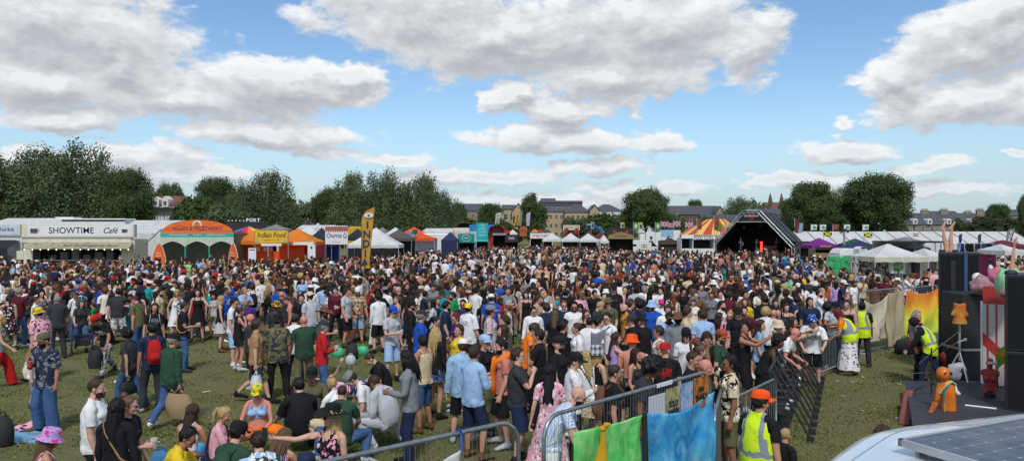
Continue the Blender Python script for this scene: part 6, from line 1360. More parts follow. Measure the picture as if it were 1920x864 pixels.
for px_, y_, l in ((1246, 420, 'leftmost of four union flags above the blue and white trailer'), (1259, 422, 'second union flag from the left, small and folded'), (1269, 419, 'third union flag from the left, largest'), (1292, 421, 'rightmost union flag, next to the circus tent')):
 k = 1.0 if px_ != 1259 else .75; dd = 128; r = empty('union_flag', (gx(px_, dd), dd, 0), 0, l, 'flag', 'union flags over the trailers'); g = MB(); z = zz(y_, dd); g.tube([(-.55*k, 0, 0), (-.55*k, 0, z+.5)], .03, 6); g.build('pole', M_ALU, r); g = MB(); g.grid(lambda u, v: ((-.5+u)*1.3*k, .10*math.sin(u*8+px_), (.52-1.04*v)*k-.12*u), 12, 6); g.build('cloth', M_UNION, r, loc=(0, 0, z))
r = empty('food_stall', (gx(1257, 118.4), 118.4, 0), 0, 'dark brown stall with a low pitched roof and round white lamp below the union flags', 'food stall'); h = (gx(1276, 118.4)-gx(1238, 118.4))/2; zr = zz(451, 118.4)
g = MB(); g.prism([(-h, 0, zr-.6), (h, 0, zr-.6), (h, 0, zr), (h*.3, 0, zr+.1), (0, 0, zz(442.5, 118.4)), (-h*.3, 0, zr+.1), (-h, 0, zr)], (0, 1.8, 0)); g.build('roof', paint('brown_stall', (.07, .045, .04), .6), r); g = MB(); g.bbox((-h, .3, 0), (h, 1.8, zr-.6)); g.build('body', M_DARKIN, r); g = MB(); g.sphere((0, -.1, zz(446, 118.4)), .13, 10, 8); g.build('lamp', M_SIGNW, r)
r = kiosk(1277, 1300, 440, 447, 466, 84, M_WP, M_SIGNW, 'white serving stall left of the black stage speakers', dep=2); kiosk(1298, 1340, 443, 449, 466, 88, M_WP, M_SIGNW, 'white flat roofed stall under the circus tent reading FOOD TO FILL', 'FOOD TO FILL', M_INK, dep=2)
def f_circ(nt, b):
 o = nt.sep(nt.obj()); a = nt.math('MULTIPLY', nt.math('ARCTAN2', o[1], o[0]), 13); s_ = nt.math('GREATER_THAN', nt.math('SINE', a), 0)
 nt.set(b.inputs['Base Color'], nt.mix(s_, srgb('#b8452c'), srgb('#e0b45a'))); b.inputs['Roughness'].default_value = .7
def bigtop(px_, hwpx, ye, yp, d, mat, label, name='circus_tent', edge=None):
 r = empty(name, (gx(px_, d), d+6, 0), 0, label, 'tent'); rad = hwpx/FPX*d; ze, zp = zz(ye, d), zz(yp, d+6); g = MB()
 g.lathe([(rad, ze), (rad*.72, ze+(zp-ze)*.40), (rad*.40, ze+(zp-ze)*.78), (rad*.26, zp), (.02, zp+.05)], 52); g.build('roof', mat, r); g = MB(); g.lathe([(rad*.99, ze-.6), (rad*1.0, ze-.003)], 52); g.build('valance', edge or M_CCR, r); g = MB(); g.lathe([(rad*.96, 0), (rad*.97, ze-.3)], 40); g.build('wall', M_CK, r)
 for k in range(6): a = k*1.047+.3; g = MB(); g.tube([(rad*1.02*math.cos(a), rad*1.02*math.sin(a), 0), (rad*1.02*math.cos(a), rad*1.02*math.sin(a), ze)], .07, 6); g.build('pole', M_ALU, r)
bigtop(1362, 70, 440, 411, 112, material('circus_stripes', f_circ), 'red and yellow striped circus tent partly behind the stage'); bigtop(1447, 42, 436, 411, 116, M_CFO, 'orange tent roof showing right of the stage', 'orange_tent')
for px_, y0, y1, m, l in ((1311, 410, 430, canvas('flag_rust', '#8c4a3c', .2), 'rust red upright banner left of the circus tent'), (1343, 408, 432, canvas('flag_rust', '#8c4a3c', .2), 'rust red upright banner in front of circus tent'), (1348, 419, 434, M_FGR, 'small green flag in front of circus tent'), (1363, 418, 432, M_FYE, 'yellow-green flag next to the stage truss'), (1494, 411, 441, M_CMR, 'dark red upright banner right of the orange tent'), (1501, 418, 435, M_FBL, 'pale upright banner right of the dark red banner')):
 vflag(px_, y0, y1, 8, 108, m, l, 'banner flags round the circus tent')
# --- stage
d = 94; cxp = 1412; xs = lambda px: (gx(px, d)-gx(cxp, d))*.98; r = empty('festival_stage', (gx(cxp, d), d, 0), R(-30), 'black arched festival stage with truss edges reading CENTRE STAGE at its peak', 'stage')
PA = [(xs(1339), 0), (xs(1339), zz(457, d)), (xs(1395), zz(397, d)), (xs(1424), zz(397, d)), (xs(1486), zz(462, d)), (xs(1486), 0)]; dep = 9
M_SKIN = paint('stage_skin', (.028, .03, .036), .5, scale=1.2, var=.3); M_SKINO = paint('stage_roof_grey', (.03, .033, .038), .85, scale=1.2, var=.15, spec=.15)
g = MB()
for i in range(5):
 a, b = PA[i], PA[i+1]; g.grid(lambda u, v: (a[0]+(b[0]-a[0])*u, dep*v, a[1]+(b[1]-a[1])*u-.15*math.sin(math.pi*v*3)**2), 3, 9)
g.build('roof_skin', M_SKINO, r); g = MB()
for i in range(5):
 a, b = PA[i], PA[i+1]; g.grid(lambda u, v: ((a[0]+(b[0]-a[0])*u)*.985, .05+(dep-.1)*v, (a[1]+(b[1]-a[1])*u)*.985), 1, 1)
g.build('inner_lining', M_SKIN, r)
g = MB(); g.add([(x, dep, z) for x, z in PA], [(0, 1, 2, 3, 4, 5)]); g.build('back_wall', M_CK, r)
def truss(p, q, wd=.35, n=10):
 g = MB(); p, q = Vector(p), Vector(q); t = (q-p).normalized(); s = t.cross(Vector((0, 1, 0))).normalized()*wd/2; y = Vector((0, wd/2, 0))
 for a in (s+y, s-y, -s+y, -s-y): g.tube([p+a, q+a], .028, 5)
 for i in range(n):
  a, b = p+(q-p)*(i/n), p+(q-p)*((i+1)/n); k = 1 if i % 2 else -1
  g.tube([a+s*k-y, b-s*k-y], .018, 4); g.tube([a+s+y*k, b+s-y*k], .018, 4)
 return g
for i in range(5): truss((PA[i][0], -.25, PA[i][1]), (PA[i+1][0], -.25, PA[i+1][1]), n=(6, 16, 6, 16, 6)[i]).build('truss', M_ALU, r)
zb = zz(416, d); xl = PA[1][0]+(PA[2][0]-PA[1][0])*((zb-PA[1][1])/(PA[2][1]-PA[1][1])); xr = PA[4][0]+(PA[3][0]-PA[4][0])*((zb-PA[4][1])/(PA[3][1]-PA[4][1]))
g = MB(); g.prism([(xl+.2, -.05, zb), (xr-.2, -.05, zb), (PA[3][0]-.15, -.05, PA[3][1]-.1), (PA[2][0]+.15, -.05, PA[2][1]-.1)], (0, .05, 0)); s = g.build('peak_banner', M_CK, r)
g = MB(); g.sphere((xs(1409), -.08, zz(406, d)), (.42, .02, .52), 14, 9); g.build('emblem', paint('dark_red_print', (.16, .012, .015), .5), s); g = MB(); g.text('CENTRE STAGE', .34, TX(xs(1409), -.13, zz(405, d)), .004, .006, maxw=1.75); g.build('lettering', M_SIGNW, s)
g = MB(); g.tube([(xl, -.1, zb), (xr, -.1, zb)], .06, 6); g.build('cross_bar', M_ALU, r)
g = MB()
for px_ in (1403, 1409, 1415): g.box((xs(px_), .2, PA[2][1]+.15), (.35, .35, .3))
g.build('roof_fitting', M_ALU, r)
zf = 1.15; g = MB(); g.bbox((PA[0][0]+.4, .2, 0), (PA[5][0]-.4, dep-.3, zf)); g.build('stage_floor', M_BLK, r)
g = MB()
for k in range(5): g.tube([(PA[0][0]+1.2+k*2, 1.5, 4.6-.2*abs(k-2)), (PA[0][0]+1.2+k*2, 1.5, 4.2-.2*abs(k-2))], .16, 8)
g.build('spotlight', M_BLK, r)
M_LED = glow('red_led', (1, .05, .02), 3.0)
tag(MB().tube([(gx(1427.5, 97), 97, zf), (gx(1427.5, 97), 97, zf+1.25)], .13, 10).build('light_column', M_LED), 'glowing red light column on the stage', 'stage light'); tag(MB().bbox((gx(1433, 99), 99, zz(468, 99)), (gx(1439, 99), 99.1, zz(461, 99))).build('stage_screen', glow('screen_white', (.8, .82, .85), .5)), 'small pale lit panel right of the red light column', 'screen')
r2 = empty('drum_kit', (gx(1443, 99), 99, zf), 0, 'drum kit with cymbals on the right half of the stage', 'drum kit')
for x, z, rr, nm in ((0, .35, .35, 'bass_drum'), (-.5, .55, .2, 'tom_drum'), (.55, .5, .24, 'tom_drum')): g = MB(); g.tube([(x, -.25, z), (x, .25, z)], rr, 14); g.build(nm, M_GREYP, r2)
for x in (-.8, .8): g = MB(); g.tube([(x, 0, 0), (x, 0, 1.2)], .02, 5); g.lathe([(.25, 1.2), (.05, 1.23), (.01, 1.24)], 12, (x, 0, 0)); g.build('cymbal', M_YEP, r2)
for px_, l in ((1389, 'microphone stand left of stage centre'), (1418, 'microphone stand at stage centre'), (1455, 'microphone stand at the right of the stage')): tag(MB().tube([(gx(px_, 96), 96, zf), (gx(px_, 96), 96, zf+1.5)], .03, 6).tube([(gx(px_, 96)-.2, 96, zf+.02), (gx(px_, 96)+.2, 96, zf+.02)], .03, 5).build('microphone_stand', M_ALU), l, 'microphone stand', 'mic stands on the far stage')
def speaker(px0, px1, y0, z0, d, label, dep=1.2, n=2, name='speaker_stack'):
 X0, X1 = gx(px0, d), gx(px1, d); w = X1-X0; zt = zz(y0, d); r = empty(name, ((X0+X1)/2, d, 0), 0, label, 'loudspeaker')
 for k in range(n):
  a, b = z0+(zt-z0)*k/n, z0+(zt-z0)*(k+1)/n-.02; g = MB(); g.bbox((-w/2, 0, a), (w/2, dep, b)); c = g.build('cabinet', M_BLK, r, bevel=.02); g = MB(); g.bbox((-w*.42, -.02, a+.1), (w*.42, -.003, b-.1)); g.build('grille', paint('speaker_grille', (.03, .03, .032), .7, scale=40), c)
 return r
speaker(1298, 1340, 460, 0, 92, 'black speaker wall at the left of the stage', n=2); speaker(1318, 1340, 446.5, 0, 94, 'taller black speaker stack right beside the stage opening', n=3); speaker(1491, 1521, 452, 0, 92, 'black wing wall at the right of the stage', n=2); speaker(1500, 1534, 476, 0, 80, 'lower black speaker box in front of the right wing', n=1)
# --- right: long marquee, gazebos, market stall
marquee(1506, 1940, 457, 434, 104, 9, M_CW, 'very long white marquee with dark frame ribs across the right side', 14)
def f_jam(nt, b):
 o = nt.sep(nt.obj()); u = nt.math('ABSOLUTE', nt.math('DIVIDE', o[0], .62)); v = nt.math('ABSOLUTE', nt.math('DIVIDE', o[2], .36)); dd = nt.math('SUBTRACT', u, v)
 c = nt.mix(nt.math('GREATER_THAN', dd, 0), (.02, .22, .04), (.012, .012, .012)); nt.set(b.inputs['Base Color'], nt.mix(nt.math('LESS_THAN', nt.math('ABSOLUTE', dd), .2), c, (.75, .55, .03))); b.inputs['Roughness'].default_value = .8
M_JAM = material('saltire_flag', f_jam)
for px_, y_, l in ((1552, 438.5, 'left black green and gold saltire flag against the white marquee'), (1628, 440.5, 'right black green and gold saltire flag against the white marquee')):
 dd = 84; r = empty('saltire_flag', (gx(px_, dd), dd, 0), 0, l, 'flag', 'black green and gold saltire flags'); g = MB(); g.tube([(-.47, 0, 0), (-.47, 0, zz(y_, dd)+.4)], .03, 6); g.build('pole', M_ALU, r); g = MB(); g.grid(lambda u, v: ((-.5+u)*.92, .06*math.sin(u*7), (.5-v)*.54-.04*u), 10, 4); g.build('cloth', M_JAM, r, loc=(0, 0, zz(y_, dd)))
FB = 'white and green square flags above the long marquee'
for px_, m, l in ((1526, M_CW, 'first square flag with green emblem above the marquee, by the banners'), (1543, M_CW, 'second square flag with green emblem above the marquee'), (1567, canvas('flag_rust', '#8c4a3c', .2), 'rust coloured square flag above the marquee'), (1588, M_CW, 'square flag with green emblem above the purple gazebo side'), (1623, M_CW, 'square flag with a green figure, rightmost above the marquee')):
 vflag(px_, 421, 431, 11, 116, m, l, FB, None if m is not M_CW else paint('leaf_print', (.05, .3, .12), .7))
r = empty('striped_flag', (gx(1717, 90), 90, 0), 0, 'small red white and dark striped flag above the marquee roof', 'flag'); g = MB(); g.tube([(-.3, 0, 0), (-.3, 0, zz(431, 90))], .025, 6); g.build('pole', M_ALU, r)
for k, m in enumerate((M_CRD, M_CW, M_CNV)): g = MB(); g.grid(lambda u, v: (-.3+.62*u, .05*math.sin(u*6), zz(437, 90)-.11*k-.108*v-.08*u), 8, 1); g.build('flag_stripe', m, r)
for px_, l in ((1802, 'left navy feather flag in front of the long marquee'), (1838, 'right navy feather flag in front of the long marquee')): feather(px_, 438, 458, 6, 80, M_CNV, l, lean=.10, group='navy feather flags')
feather(1894, 427, 459, 13, 62, M_CG, 'grey feather flag with pale letters at the far right', 'PURE', lean=.30, tsize=.34, ink=M_SIGNW)
gazebo(1523, 1573, 460, 446, 70, M_CPU, 'bright purple gazebo with pale lettering right of the stage', walls='b', wallmat=M_DARKIN)
MB().text('Jerk Kitchen', .2, TX(0, -1.53, zz(461.5, 70)), .004, .004, maxw=1.9).build('lettering', M_YEP, bpy.data.objects['gazebo'] if False else [o for o in COL.objects if o.get('label', '').startswith('bright purple')][0])
kiosk(1528, 1570, 463, 468, 474, 69, M_WOOD, M_BLK, 'brown serving counter under the purple gazebo', dep=1.5)
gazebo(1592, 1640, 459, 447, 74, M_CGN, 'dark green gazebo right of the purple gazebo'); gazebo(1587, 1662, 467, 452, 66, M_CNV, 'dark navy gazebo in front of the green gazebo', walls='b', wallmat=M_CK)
r = empty('light_tower', (gx(1583, 72), 72, 0), 0, 'pole with a cluster of dark floodlights above the purple gazebo', 'floodlight'); g = MB(); g.tube([(0, 0, 0), (0, 0, zz(433, 72))], .1, 8); g.build('mast', M_GREYP, r)
for k in (-.28, -.1, .1, .28): g = MB(); g.box((k, -.1, zz(433, 72)+.1*(1 if abs(k) < .2 else -.6)), (.16, .14, .22)); g.build('floodlight', M_BLK, r)
r = empty('caravan', (gx(1594, 58), 58, 0), 0, 'white caravan end with rounded roof beside the portable toilet', 'caravan'); w = gx(1613, 58)-gx(1574, 58); z1, z0 = zz(466, 58), 0.4; g = MB(); g.prism([(-w/2, 0, z0), (-w/2, 0, z1-.35), (-w/2+.25, 0, z1-.05), (-w/2+.5, 0, z1), (w/2-.3, 0, z1), (w/2, 0, z1-.2), (w/2, 0, z0)], (0, 2, 0)); g.build('body', M_WP, r, bevel=.05); g = MB(); g.bbox((-w*.3, -.02, z1-.95), (w*.1, -.003, z1-.5)); g.build('window', M_PANE, r); g = MB(); g.tube([(0, -.02, .3), (0, .2, .3)], .3, 14); g.build('wheel', M_BLK, r)
r = empty('portable_toilet', (gx(1619, 57), 57, 0), 0, 'grey-white portable toilet with a round emblem on its door', 'toilet'); w = gx(1627, 57)-gx(1612, 57); z1 = zz(463, 57); g = MB(); g.bbox((-w/2, 0, 0), (w/2, 1.1, z1-.15)); g.build('cabin', M_WP, r, bevel=.04); g = MB(); g.grid(lambda u, v: (-w/2+w*u, 1.1*v, z1-.15+.18*math.sin(math.pi*u)), 8, 2); g.build('roof', M_SIGNW, r); g = MB(); g.tube([(.16*math.cos(a*.35), -.01, zz(472, 57)+.16*math.sin(a*.35)) for a in range(3, 17)], .03, 5); g.build('emblem', M_GREYP, r)
gazebo(1640, 1741, 482, 457.5, 43, M_CW, 'large cream-white gazebo of the tapestry stall', dep=3.2, val=M_CCR)
gazebo(1741, 1778, 481, 466, 44, M_CW, 'white gazebo corner beside the tall speaker stack', walls='')
r = empty('long_awning', (gx(1718, 62), 62, 0), 0, 'long dark flat awning behind the white gazebo with grey tent peak', 'awning'); hw = (gx(1768, 62)-gx(1668, 62))/2; g = MB(); g.bbox((-hw, 0, zz(455.5, 62)), (hw, 3, zz(452, 62))); g.build('roof', M_BLK, r); g = MB(); g.bbox((-hw, 2.9, 0), (hw, 2.98, zz(456, 62))); g.build('back_wall', M_GREYP, r)
for s in (-1, 0, 1): g = MB(); g.box((s*(hw-.1), .1, zz(456, 62)/2), (.08, .08, zz(456, 62))); g.build('post', M_ALU, r)
gazebo(1690, 1735, 452, 444, 74, M_CG, 'grey tent peak above the long dark awning'); gazebo(1715, 1745, 465, 455, 60, M_CK, 'black gazebo under the long dark awning end')
def tapestry(x0, x1, y0, y1, d, mat, label, dx=0, name='tapestry', sag=.05):
 X0, X1 = gx(x0, d), gx(x1, d+dx); z1, z0 = zz(y0, d), max(.05, zz(y1, d)); r = empty(name, ((X0+X1)/2, d, 0), 0, label, 'tapestry'); w = X1-X0
 g = MB(); g.grid(lambda u, v: ((u-.5)*w, dx*u+.05*math.sin(u*19+v*2)+.02*math.sin(u*43), z1-sag*math.sin(math.pi*u)*(1-v)-(z1-z0)*v), 36, 10); g.build('cloth', mat, r, smooth=True)
 g = MB(); g.tube([(-w/2, .03, z1+.02), (w/2, dx+.03, z1+.02)], .025, 6); g.build('rail', M_ALU, r)
 for s in (-1, 1): g = MB(); g.tube([(s*w/2, .04+(dx if s > 0 else 0), 0), (s*w/2, .04+(dx if s > 0 else 0), z1+.03)], .025, 6); g.build('post', M_ALU, r)
def f_tap(c1, c2, sc, thr=.52, det=3, dist=1.5):
 def f(nt, b):
  o = nt.obj(); n = nt.noise(o, sc, det, .6, dist=dist); nt.set(b.inputs['Base Color'], nt.mix(nt.smooth(n, thr-.03, thr+.03), c1, c2)); b.inputs['Roughness'].default_value = .9
 return f
def f_treetap(nt, b):
 o = nt.sep(nt.obj()); u, v = o[0], o[2]; d2 = nt.math('ADD', nt.math('POWER', nt.math('DIVIDE', u, .33), 2), nt.math('POWER', nt.math('DIVIDE', nt.math('SUBTRACT', v, 1.70), .30), 2))
 n = nt.noise(nt.obj(), 14, 4, .7); lf = nt.math('MULTIPLY', nt.math('LESS_THAN', d2, 1.0), nt.math('GREATER_THAN', n, .45)); tr = nt.math('MULTIPLY', nt.math('LESS_THAN', nt.math('ABSOLUTE', u), .06), nt.math('LESS_THAN', v, 1.5))
 nt.set(b.inputs['Base Color'], nt.mix(tr, nt.mix(lf, (.6, .62, .58), (.06, .30, .05)), (.12, .06, .03))); b.inputs['Roughness'].default_value = .9
tapestry(1552, 1593, 480, 513, 47, material('tap_green', f_tap((.05, .42, .15), (.015, .16, .05), 3.2, .57)), 'bright green printed tapestry at the left of the market stall')
tapestry(1596, 1666, 482, 517, 45, material('tap_mono', f_tap((.42, .38, .36), (.03, .03, .035), 3.6, .5, 4, 2.5)), 'wide black and white patterned tapestry on the market stall')
tapestry(1669, 1697, 483, 512, 43.5, material('tap_tree', f_treetap), 'white tapestry with a round leafy green tree')
tapestry(1698, 1708, 483, 513, 44, material('tap_bw', f_tap((.5, .5, .5), (.02, .02, .02), 5, .55)), 'narrow black and white hanging beside the tree tapestry'); tapestry(1708, 1726, 484, 512, 44.5, M_CK, 'plain black cloth hanging inside the white gazebo'); tapestry(1741, 1757, 484, 515, 45, material('tap_pink', f_tap((.42, .3, .3), (.12, .1, .12), 5, .5)), 'pinkish patterned cloth hanging beside the speaker stack')
tag(MB().grid(lambda u, v: (gx(1724+18*u, 46), 46+.05*math.sin(u*20), 2.0*v+.05), 14, 2).build('side_sheet', M_CW), 'white side sheet of the tapestry stall gazebo', 'side sheet')
r = empty('clothes_rail', (gx(1830, 56), 56, 0), 0, 'long clothes rail hung with blue, white and dark T-shirts at the right', 'clothes rail'); X0, X1 = gx(1795, 56)-gx(1830, 56), gx(1862, 56)-gx(1830, 56); zt = zz(456, 56); g = MB(); g.tube([(X0, 0, zt), (X1, 0, zt)], .03, 6); g.tube([(X0, 0, 0), (X0, 0, zt)], .03, 6); g.tube([(X1, 0, 0), (X1, 0, zt)], .03, 6); g.build('frame', M_ALU, r)
rg = random.Random(4)
for k in range(22):
 c = rg.choice(['bk', 'bk', 'ch', 'sb', 'bl', 'tl', 'wh', 'nv', 'ol', 'gy', 'sb']); x = X0+.08+(X1-X0-.16)*k/21; g = MB(); g.grid(lambda u, v: (x+.03*math.sin(v*6+k), -.22+.44*u, zt-.03-.02*abs(u-.5)-(.72+.1*(k % 3))*v), 3, 4); g.build('hanging_garment', plainmat(c), r, solid=.02)
gazebo(1884, 1922, 470, 458, 50, M_CW, 'small white gazebo at the far right edge', walls='b', wallmat=canvas('rose', '#a03060', .2)); gazebo(1870, 1935, 461, 450, 60, M_CMR, 'dull purple-red tent behind the small white gazebo at the right edge', walls='b', wallmat=M_CW)
# ---------------------------------------------------------------- the front: fences, cloths, loudspeakers, deck, van
M_GALV = paint('galvanised_tube', (.30, .33, .345), .38, .75, scale=14, var=.2)
def heras(a, b, zt, zb, label, wires=True, group=None, foot=True, r_=.021):
 """mesh fence panel with rounded top corners between ground points a and b"""
 a, b = Vector((*a, 0)), Vector((*b, 0)); L = (b-a).length; t = (b-a).normalized(); r = empty('mesh_fence_panel', a, math.atan2(t.y, t.x), label, 'fence', group); q = .22
 pts = [(0, 0, zb), (0, 0, zt-q)]+[(q-q*math.cos(k*.393), 0, zt-q+q*math.sin(k*.393)) for k in range(1, 5)]+[(L-q+q*math.sin(k*.393), 0, zt-q+q*math.cos(k*.393)) for k in range(0, 5)]+[(L, 0, zb)]
 g = MB(); g.tube(pts, r_, 12); g.tube([(0, 0, zb+.02), (L, 0, zb+.02)], r_*.9, 10); g.build('frame', M_GALV, r, smooth=True)
 if wires:
  g = MB(); n = int(L/.055)
  for k in range(1, n): x = L*k/n; zt_ = zt-.01 if q < x < L-q else zt-q+math.sqrt(max(0, q*q-(q-min(x, L-x))**2))-.005; g.tube([(x, 0, zb), (x, 0, zt_)], .0022, 4, cap=False)
  for z in np.arange(zb+.2, zt-.04, .25): g.tube([(0, .004, z), (L, .004, z)], .0024, 4, cap=False)
  g.build('wire_mesh', M_GALV, r)
 if foot:
  for x in (.0, L): g = MB(); g.box((x, 0, zb*.5-.03), (.24, .62, .12)); g.build('foot', M_GREYP, r)
 return r
ZF = 1.85
FA, FB_ = (-2.62, 4.85), (.06, 7.22)
heras(FA, FB_, ZF, .12, 'nearest galvanised mesh fence panel, lowest in the view, with a white sheet tied to it')
PA_, PB_ = (.30, 7.32), (2.50, 9.78)
heras(PA_, PB_, ZF, .12, 'galvanised mesh fence panel hung with tie-dyed cloths and posters')
heras((2.58, 9.86), (3.35, 12.2), 1.30, .12, 'fence panel running back from the poster panel towards the barriers', group=None)
def fp(s, z, off=.0):     # a point on the poster panel
 x = PA_[0]+(PB_[0]-PA_[0])*s; y = PA_[1]+(PB_[1]-PA_[1])*s; n = Vector((PB_[1]-PA_[1], -(PB_[0]-PA_[0]), 0)).normalized(); return Vector((x, y, z))+n*off
def f_tie(c1, c2, c3, c4, sc, swirl=None):
 def f(nt, b):
  o = nt.obj(); n = nt.noise(o, sc, 5, .62, dist=1.2); m = nt.noise(o, sc*2.3, 5, .7); c = nt.ramp(n, [(.28, c1), (.45, c2), (.58, c3), (.75, c4)])
  c = nt.mix(nt.math('MULTIPLY', nt.smooth(m, .52, .72), .55), c, c4)
  if swirl:
   p = nt.vmath('SUBTRACT', o, swirl); l = nt.node('ShaderNodeVectorMath', operation='LENGTH'); nt.set(l.inputs[0], p); d = l.outputs['Value']; px, py, pz = nt.sep(p)
   an = nt.math('ARCTAN2', pz, nt.math('ADD', px, py)); w = nt.math('SINE', nt.math('ADD', nt.math('MULTIPLY', d, 38), nt.math('MULTIPLY', an, 1.0)))
   c = nt.mix(nt.math('MULTIPLY', nt.math('MULTIPLY', nt.smooth(w, .1, .8), nt.smooth(d, .42, .10)), .75), c, c1)
  nt.set(b.inputs['Base Color'], c); b.inputs['Roughness'].default_value = .8; nt.set(b.inputs['Normal'], nt.bump(nt.noise(nt.vmath('MULTIPLY', o, (9, 9, 3.5)), 1.0, 5, .65, dist=1.5), .6, .03))
  t = nt.node('ShaderNodeBsdfTranslucent'); nt.set(t.inputs[0], c); mx = nt.node('ShaderNodeMixShader'); mx.inputs[0].default_value = .25
  nt.l.new(b.outputs[0], mx.inputs[1]); nt.l.new(t.outputs[0], mx.inputs[2]); nt.l.new(mx.outputs[0], nt.n['Material Output'].inputs[0])
 return f
def hung(s0, s1, z0, z1, zb, sag, mat, name, label, cat='cloth', folds=1.0, seed=0.0, P=fp):
 def fn(u, v):
  s = s0+(s1-s0)*u; zt = z0+(z1-z0)*u-sag*math.sin(math.pi*u); e = 4*u*(1-u)
  z = zt+(zb-zt)*v; w = .035*folds*(math.sin(u*9+v*3+seed)*(.3+v)+.5*math.sin(u*23-v*5+seed)*v+.8*math.exp(-((u-.02-v*.5)/.06)**2)*(1-v)+.8*math.exp(-((1-u-.02-v*.35)/.06)**2)*(1-v))
  return P(s, z, .055+w+.02*math.sin(v*9+u*4))
 o = MB().grid(fn, 60, 40).build(name, mat, smooth=True, solid=.004); tag(o, label, cat); return o
G1, G2, G3, G4 = [srgb(h) for h in ('#44c052', '#62e070', '#9cf08c', '#d8f4c0')]; B1, B2, B3, B4 = [srgb(h) for h in ('#2180cc', '#40b2ea', '#6ccaf0', '#b4e0f2')]
hung(.105, .495, 1.66, 1.60, .35, .02, material('tie_green', f_tie(G1, G2, G3, G4, 2.2)), 'tie_dye_cloth', 'bright green tie-dyed cloth tied to the near mesh fence', seed=1)
hung(.51, 1.0, 1.61, 1.60, .35, .11, material('tie_blue', f_tie(B1, B2, B3, B4, 1.8, tuple(fp(.74, 1.02)))), 'tie_dye_cloth', 'turquoise blue tie-dyed cloth with a dark swirl tied to the near mesh fence', seed=3, folds=1.3)
tag(MB().tube([fp(.502, 1.62, .07), fp(.5, 1.0, .09), fp(.5, .3, .1)], [.03, .035, .03], 8).build('cable_loom', M_BLK), 'black strap hanging between the green and blue cloths', 'strap')
g = MB(); K = fp(.225, 1.62, .16); g.tube([K, K+Vector((0, 0, -.12)), K+Vector((-.05, -.04, -.5)), K+Vector((-.1, -.06, -1.0))], [.018, .03, .10, .19], 20, r2=[.018, .02, .025, .03], cap=False); g.sphere(K+Vector((0, 0, .01)), (.04, .03, .03), 12, 8); g.tube([K, K+Vector((.03, .0, .05)), K+Vector((.075, -.01, .06))], [.02, .03, .012], 10)
tag(g.build('knotted_cloth', canvas('golden', '#dba818', .2), smooth=True), 'golden yellow cloth knotted on the fence and hanging down over the green cloth', 'cloth')
def poster(s0, s1, z0, z1, mat, name, label, off=.03):
 a, b, c, d_ = fp(s0, z0, off), fp(s1, z0, off), fp(s1, z1, off), fp(s0, z1, off); o = MB().prism([a, b, c, d_], fp(0, 0, .004)-fp(0, 0, 0)).build(name, mat); tag(o, label, 'poster'); return o
AZF = math.atan2(PB_[1]-PA_[1], PB_[0]-PA_[0])
def ptext(p, txt, s, z, size, mat, mw, off=.042): MB().text(txt, size, Matrix.Translation(fp(s, z, off)) @ Matrix.Rotation(AZF, 4, 'Z') @ Matrix.Rotation(R(90), 4, 'X'), .002, .003, maxw=mw).build('lettering', mat, p)
def f_wpost(nt, b): o = nt.sep(nt.obj()); w = nt.math('SINE', nt.math('MULTIPLY', nt.math('ADD', o[0], o[1]), 130)); nt.set(b.inputs['Base Color'], nt.mix(nt.math('GREATER_THAN', w, .75), (.62, .63, .67), (.22, .24, .28))); b.inputs['Roughness'].default_value = .5
def f_post(cs, sc):
 def f(nt, b): nt.set(b.inputs['Base Color'], nt.ramp(nt.noise(nt.vmath('MULTIPLY', nt.obj(), (sc, sc, sc)), 1, 5, .6), [(.3, cs[0]), (.5, cs[1]), (.68, cs[2])])); b.inputs['Roughness'].default_value = .45
 return f
poster(.545, .655, 1.44, 1.76, material('poster_white', f_wpost), 'poster', 'white striped sheet pinned at the left of the fence posters')
p = poster(.662, .755, 1.40, 1.79, material('poster_olive', f_post(((.05, .05, .02), (.35, .33, .15), (.55, .52, .3)), 9)), 'poster', 'olive and yellow poster with bold lettering, second of the fence posters'); ptext(p, 'SOLO', .708, 1.60, .10, M_INK, .2); ptext(p, 'BANTON', .708, 1.51, .085, M_INK, .25)
poster(.762, .85, 1.42, 1.80, material('poster_blue', f_post(((.04, .10, .35), (.25, .42, .65), (.55, .45, .45)), 7)), 'poster', 'pale blue poster with reddish lower half, third of the fence posters')
p = poster(.857, .975, 1.45, 1.82, material('poster_orange', f_post(((.10, .03, .015), (.45, .14, .03), (.62, .25, .05)), 8)), 'poster', 'orange and black poster with bold lettering at the right of the fence posters'); ptext(p, 'JAH', .91, 1.67, .09, M_BLK, .2); ptext(p, 'SHAKA', .915, 1.57, .11, M_BLK, .30)
tag(MB().prism([fp(.60, 1.835, .03), fp(.70, 1.835, .03), fp(.70, 1.88, .03), fp(.60, 1.88, .03)], fp(0, 0, .01)-fp(0, 0, 0)).build('paper_strip', M_SIGNW), 'small strip of white paper taped to the top rail over the posters', 'paper')
def fpl(s, z, off=0): x = FA[0]+(FB_[0]-FA[0])*s; y = FA[1]+(FB_[1]-FA[1])*s; n = Vector((FB_[1]-FA[1], -(FB_[0]-FA[0]), 0)).normalized(); return Vector((x, y, z))+n*off
hung(.46, .80, 1.50, 1.72, .4, .06, M_CW, 'white_sheet', 'plain white sheet tied by one corner to the lowest mesh fence', seed=2, P=fpl)
tag(MB().tube([fpl(.80, 1.70, .06), fpl(.806, 1.80, .03), fpl(.81, 1.88, 0)], .012, 6).tube([fpl(.795, 1.88, .0), fpl(.815, 1.80, .03), fpl(.80, 1.9, .02)], .01, 5).build('blue_tie', paint('blue_tape', (.02, .06, .3), .5)), 'blue tie knotting the white sheet to the rail', 'tie')
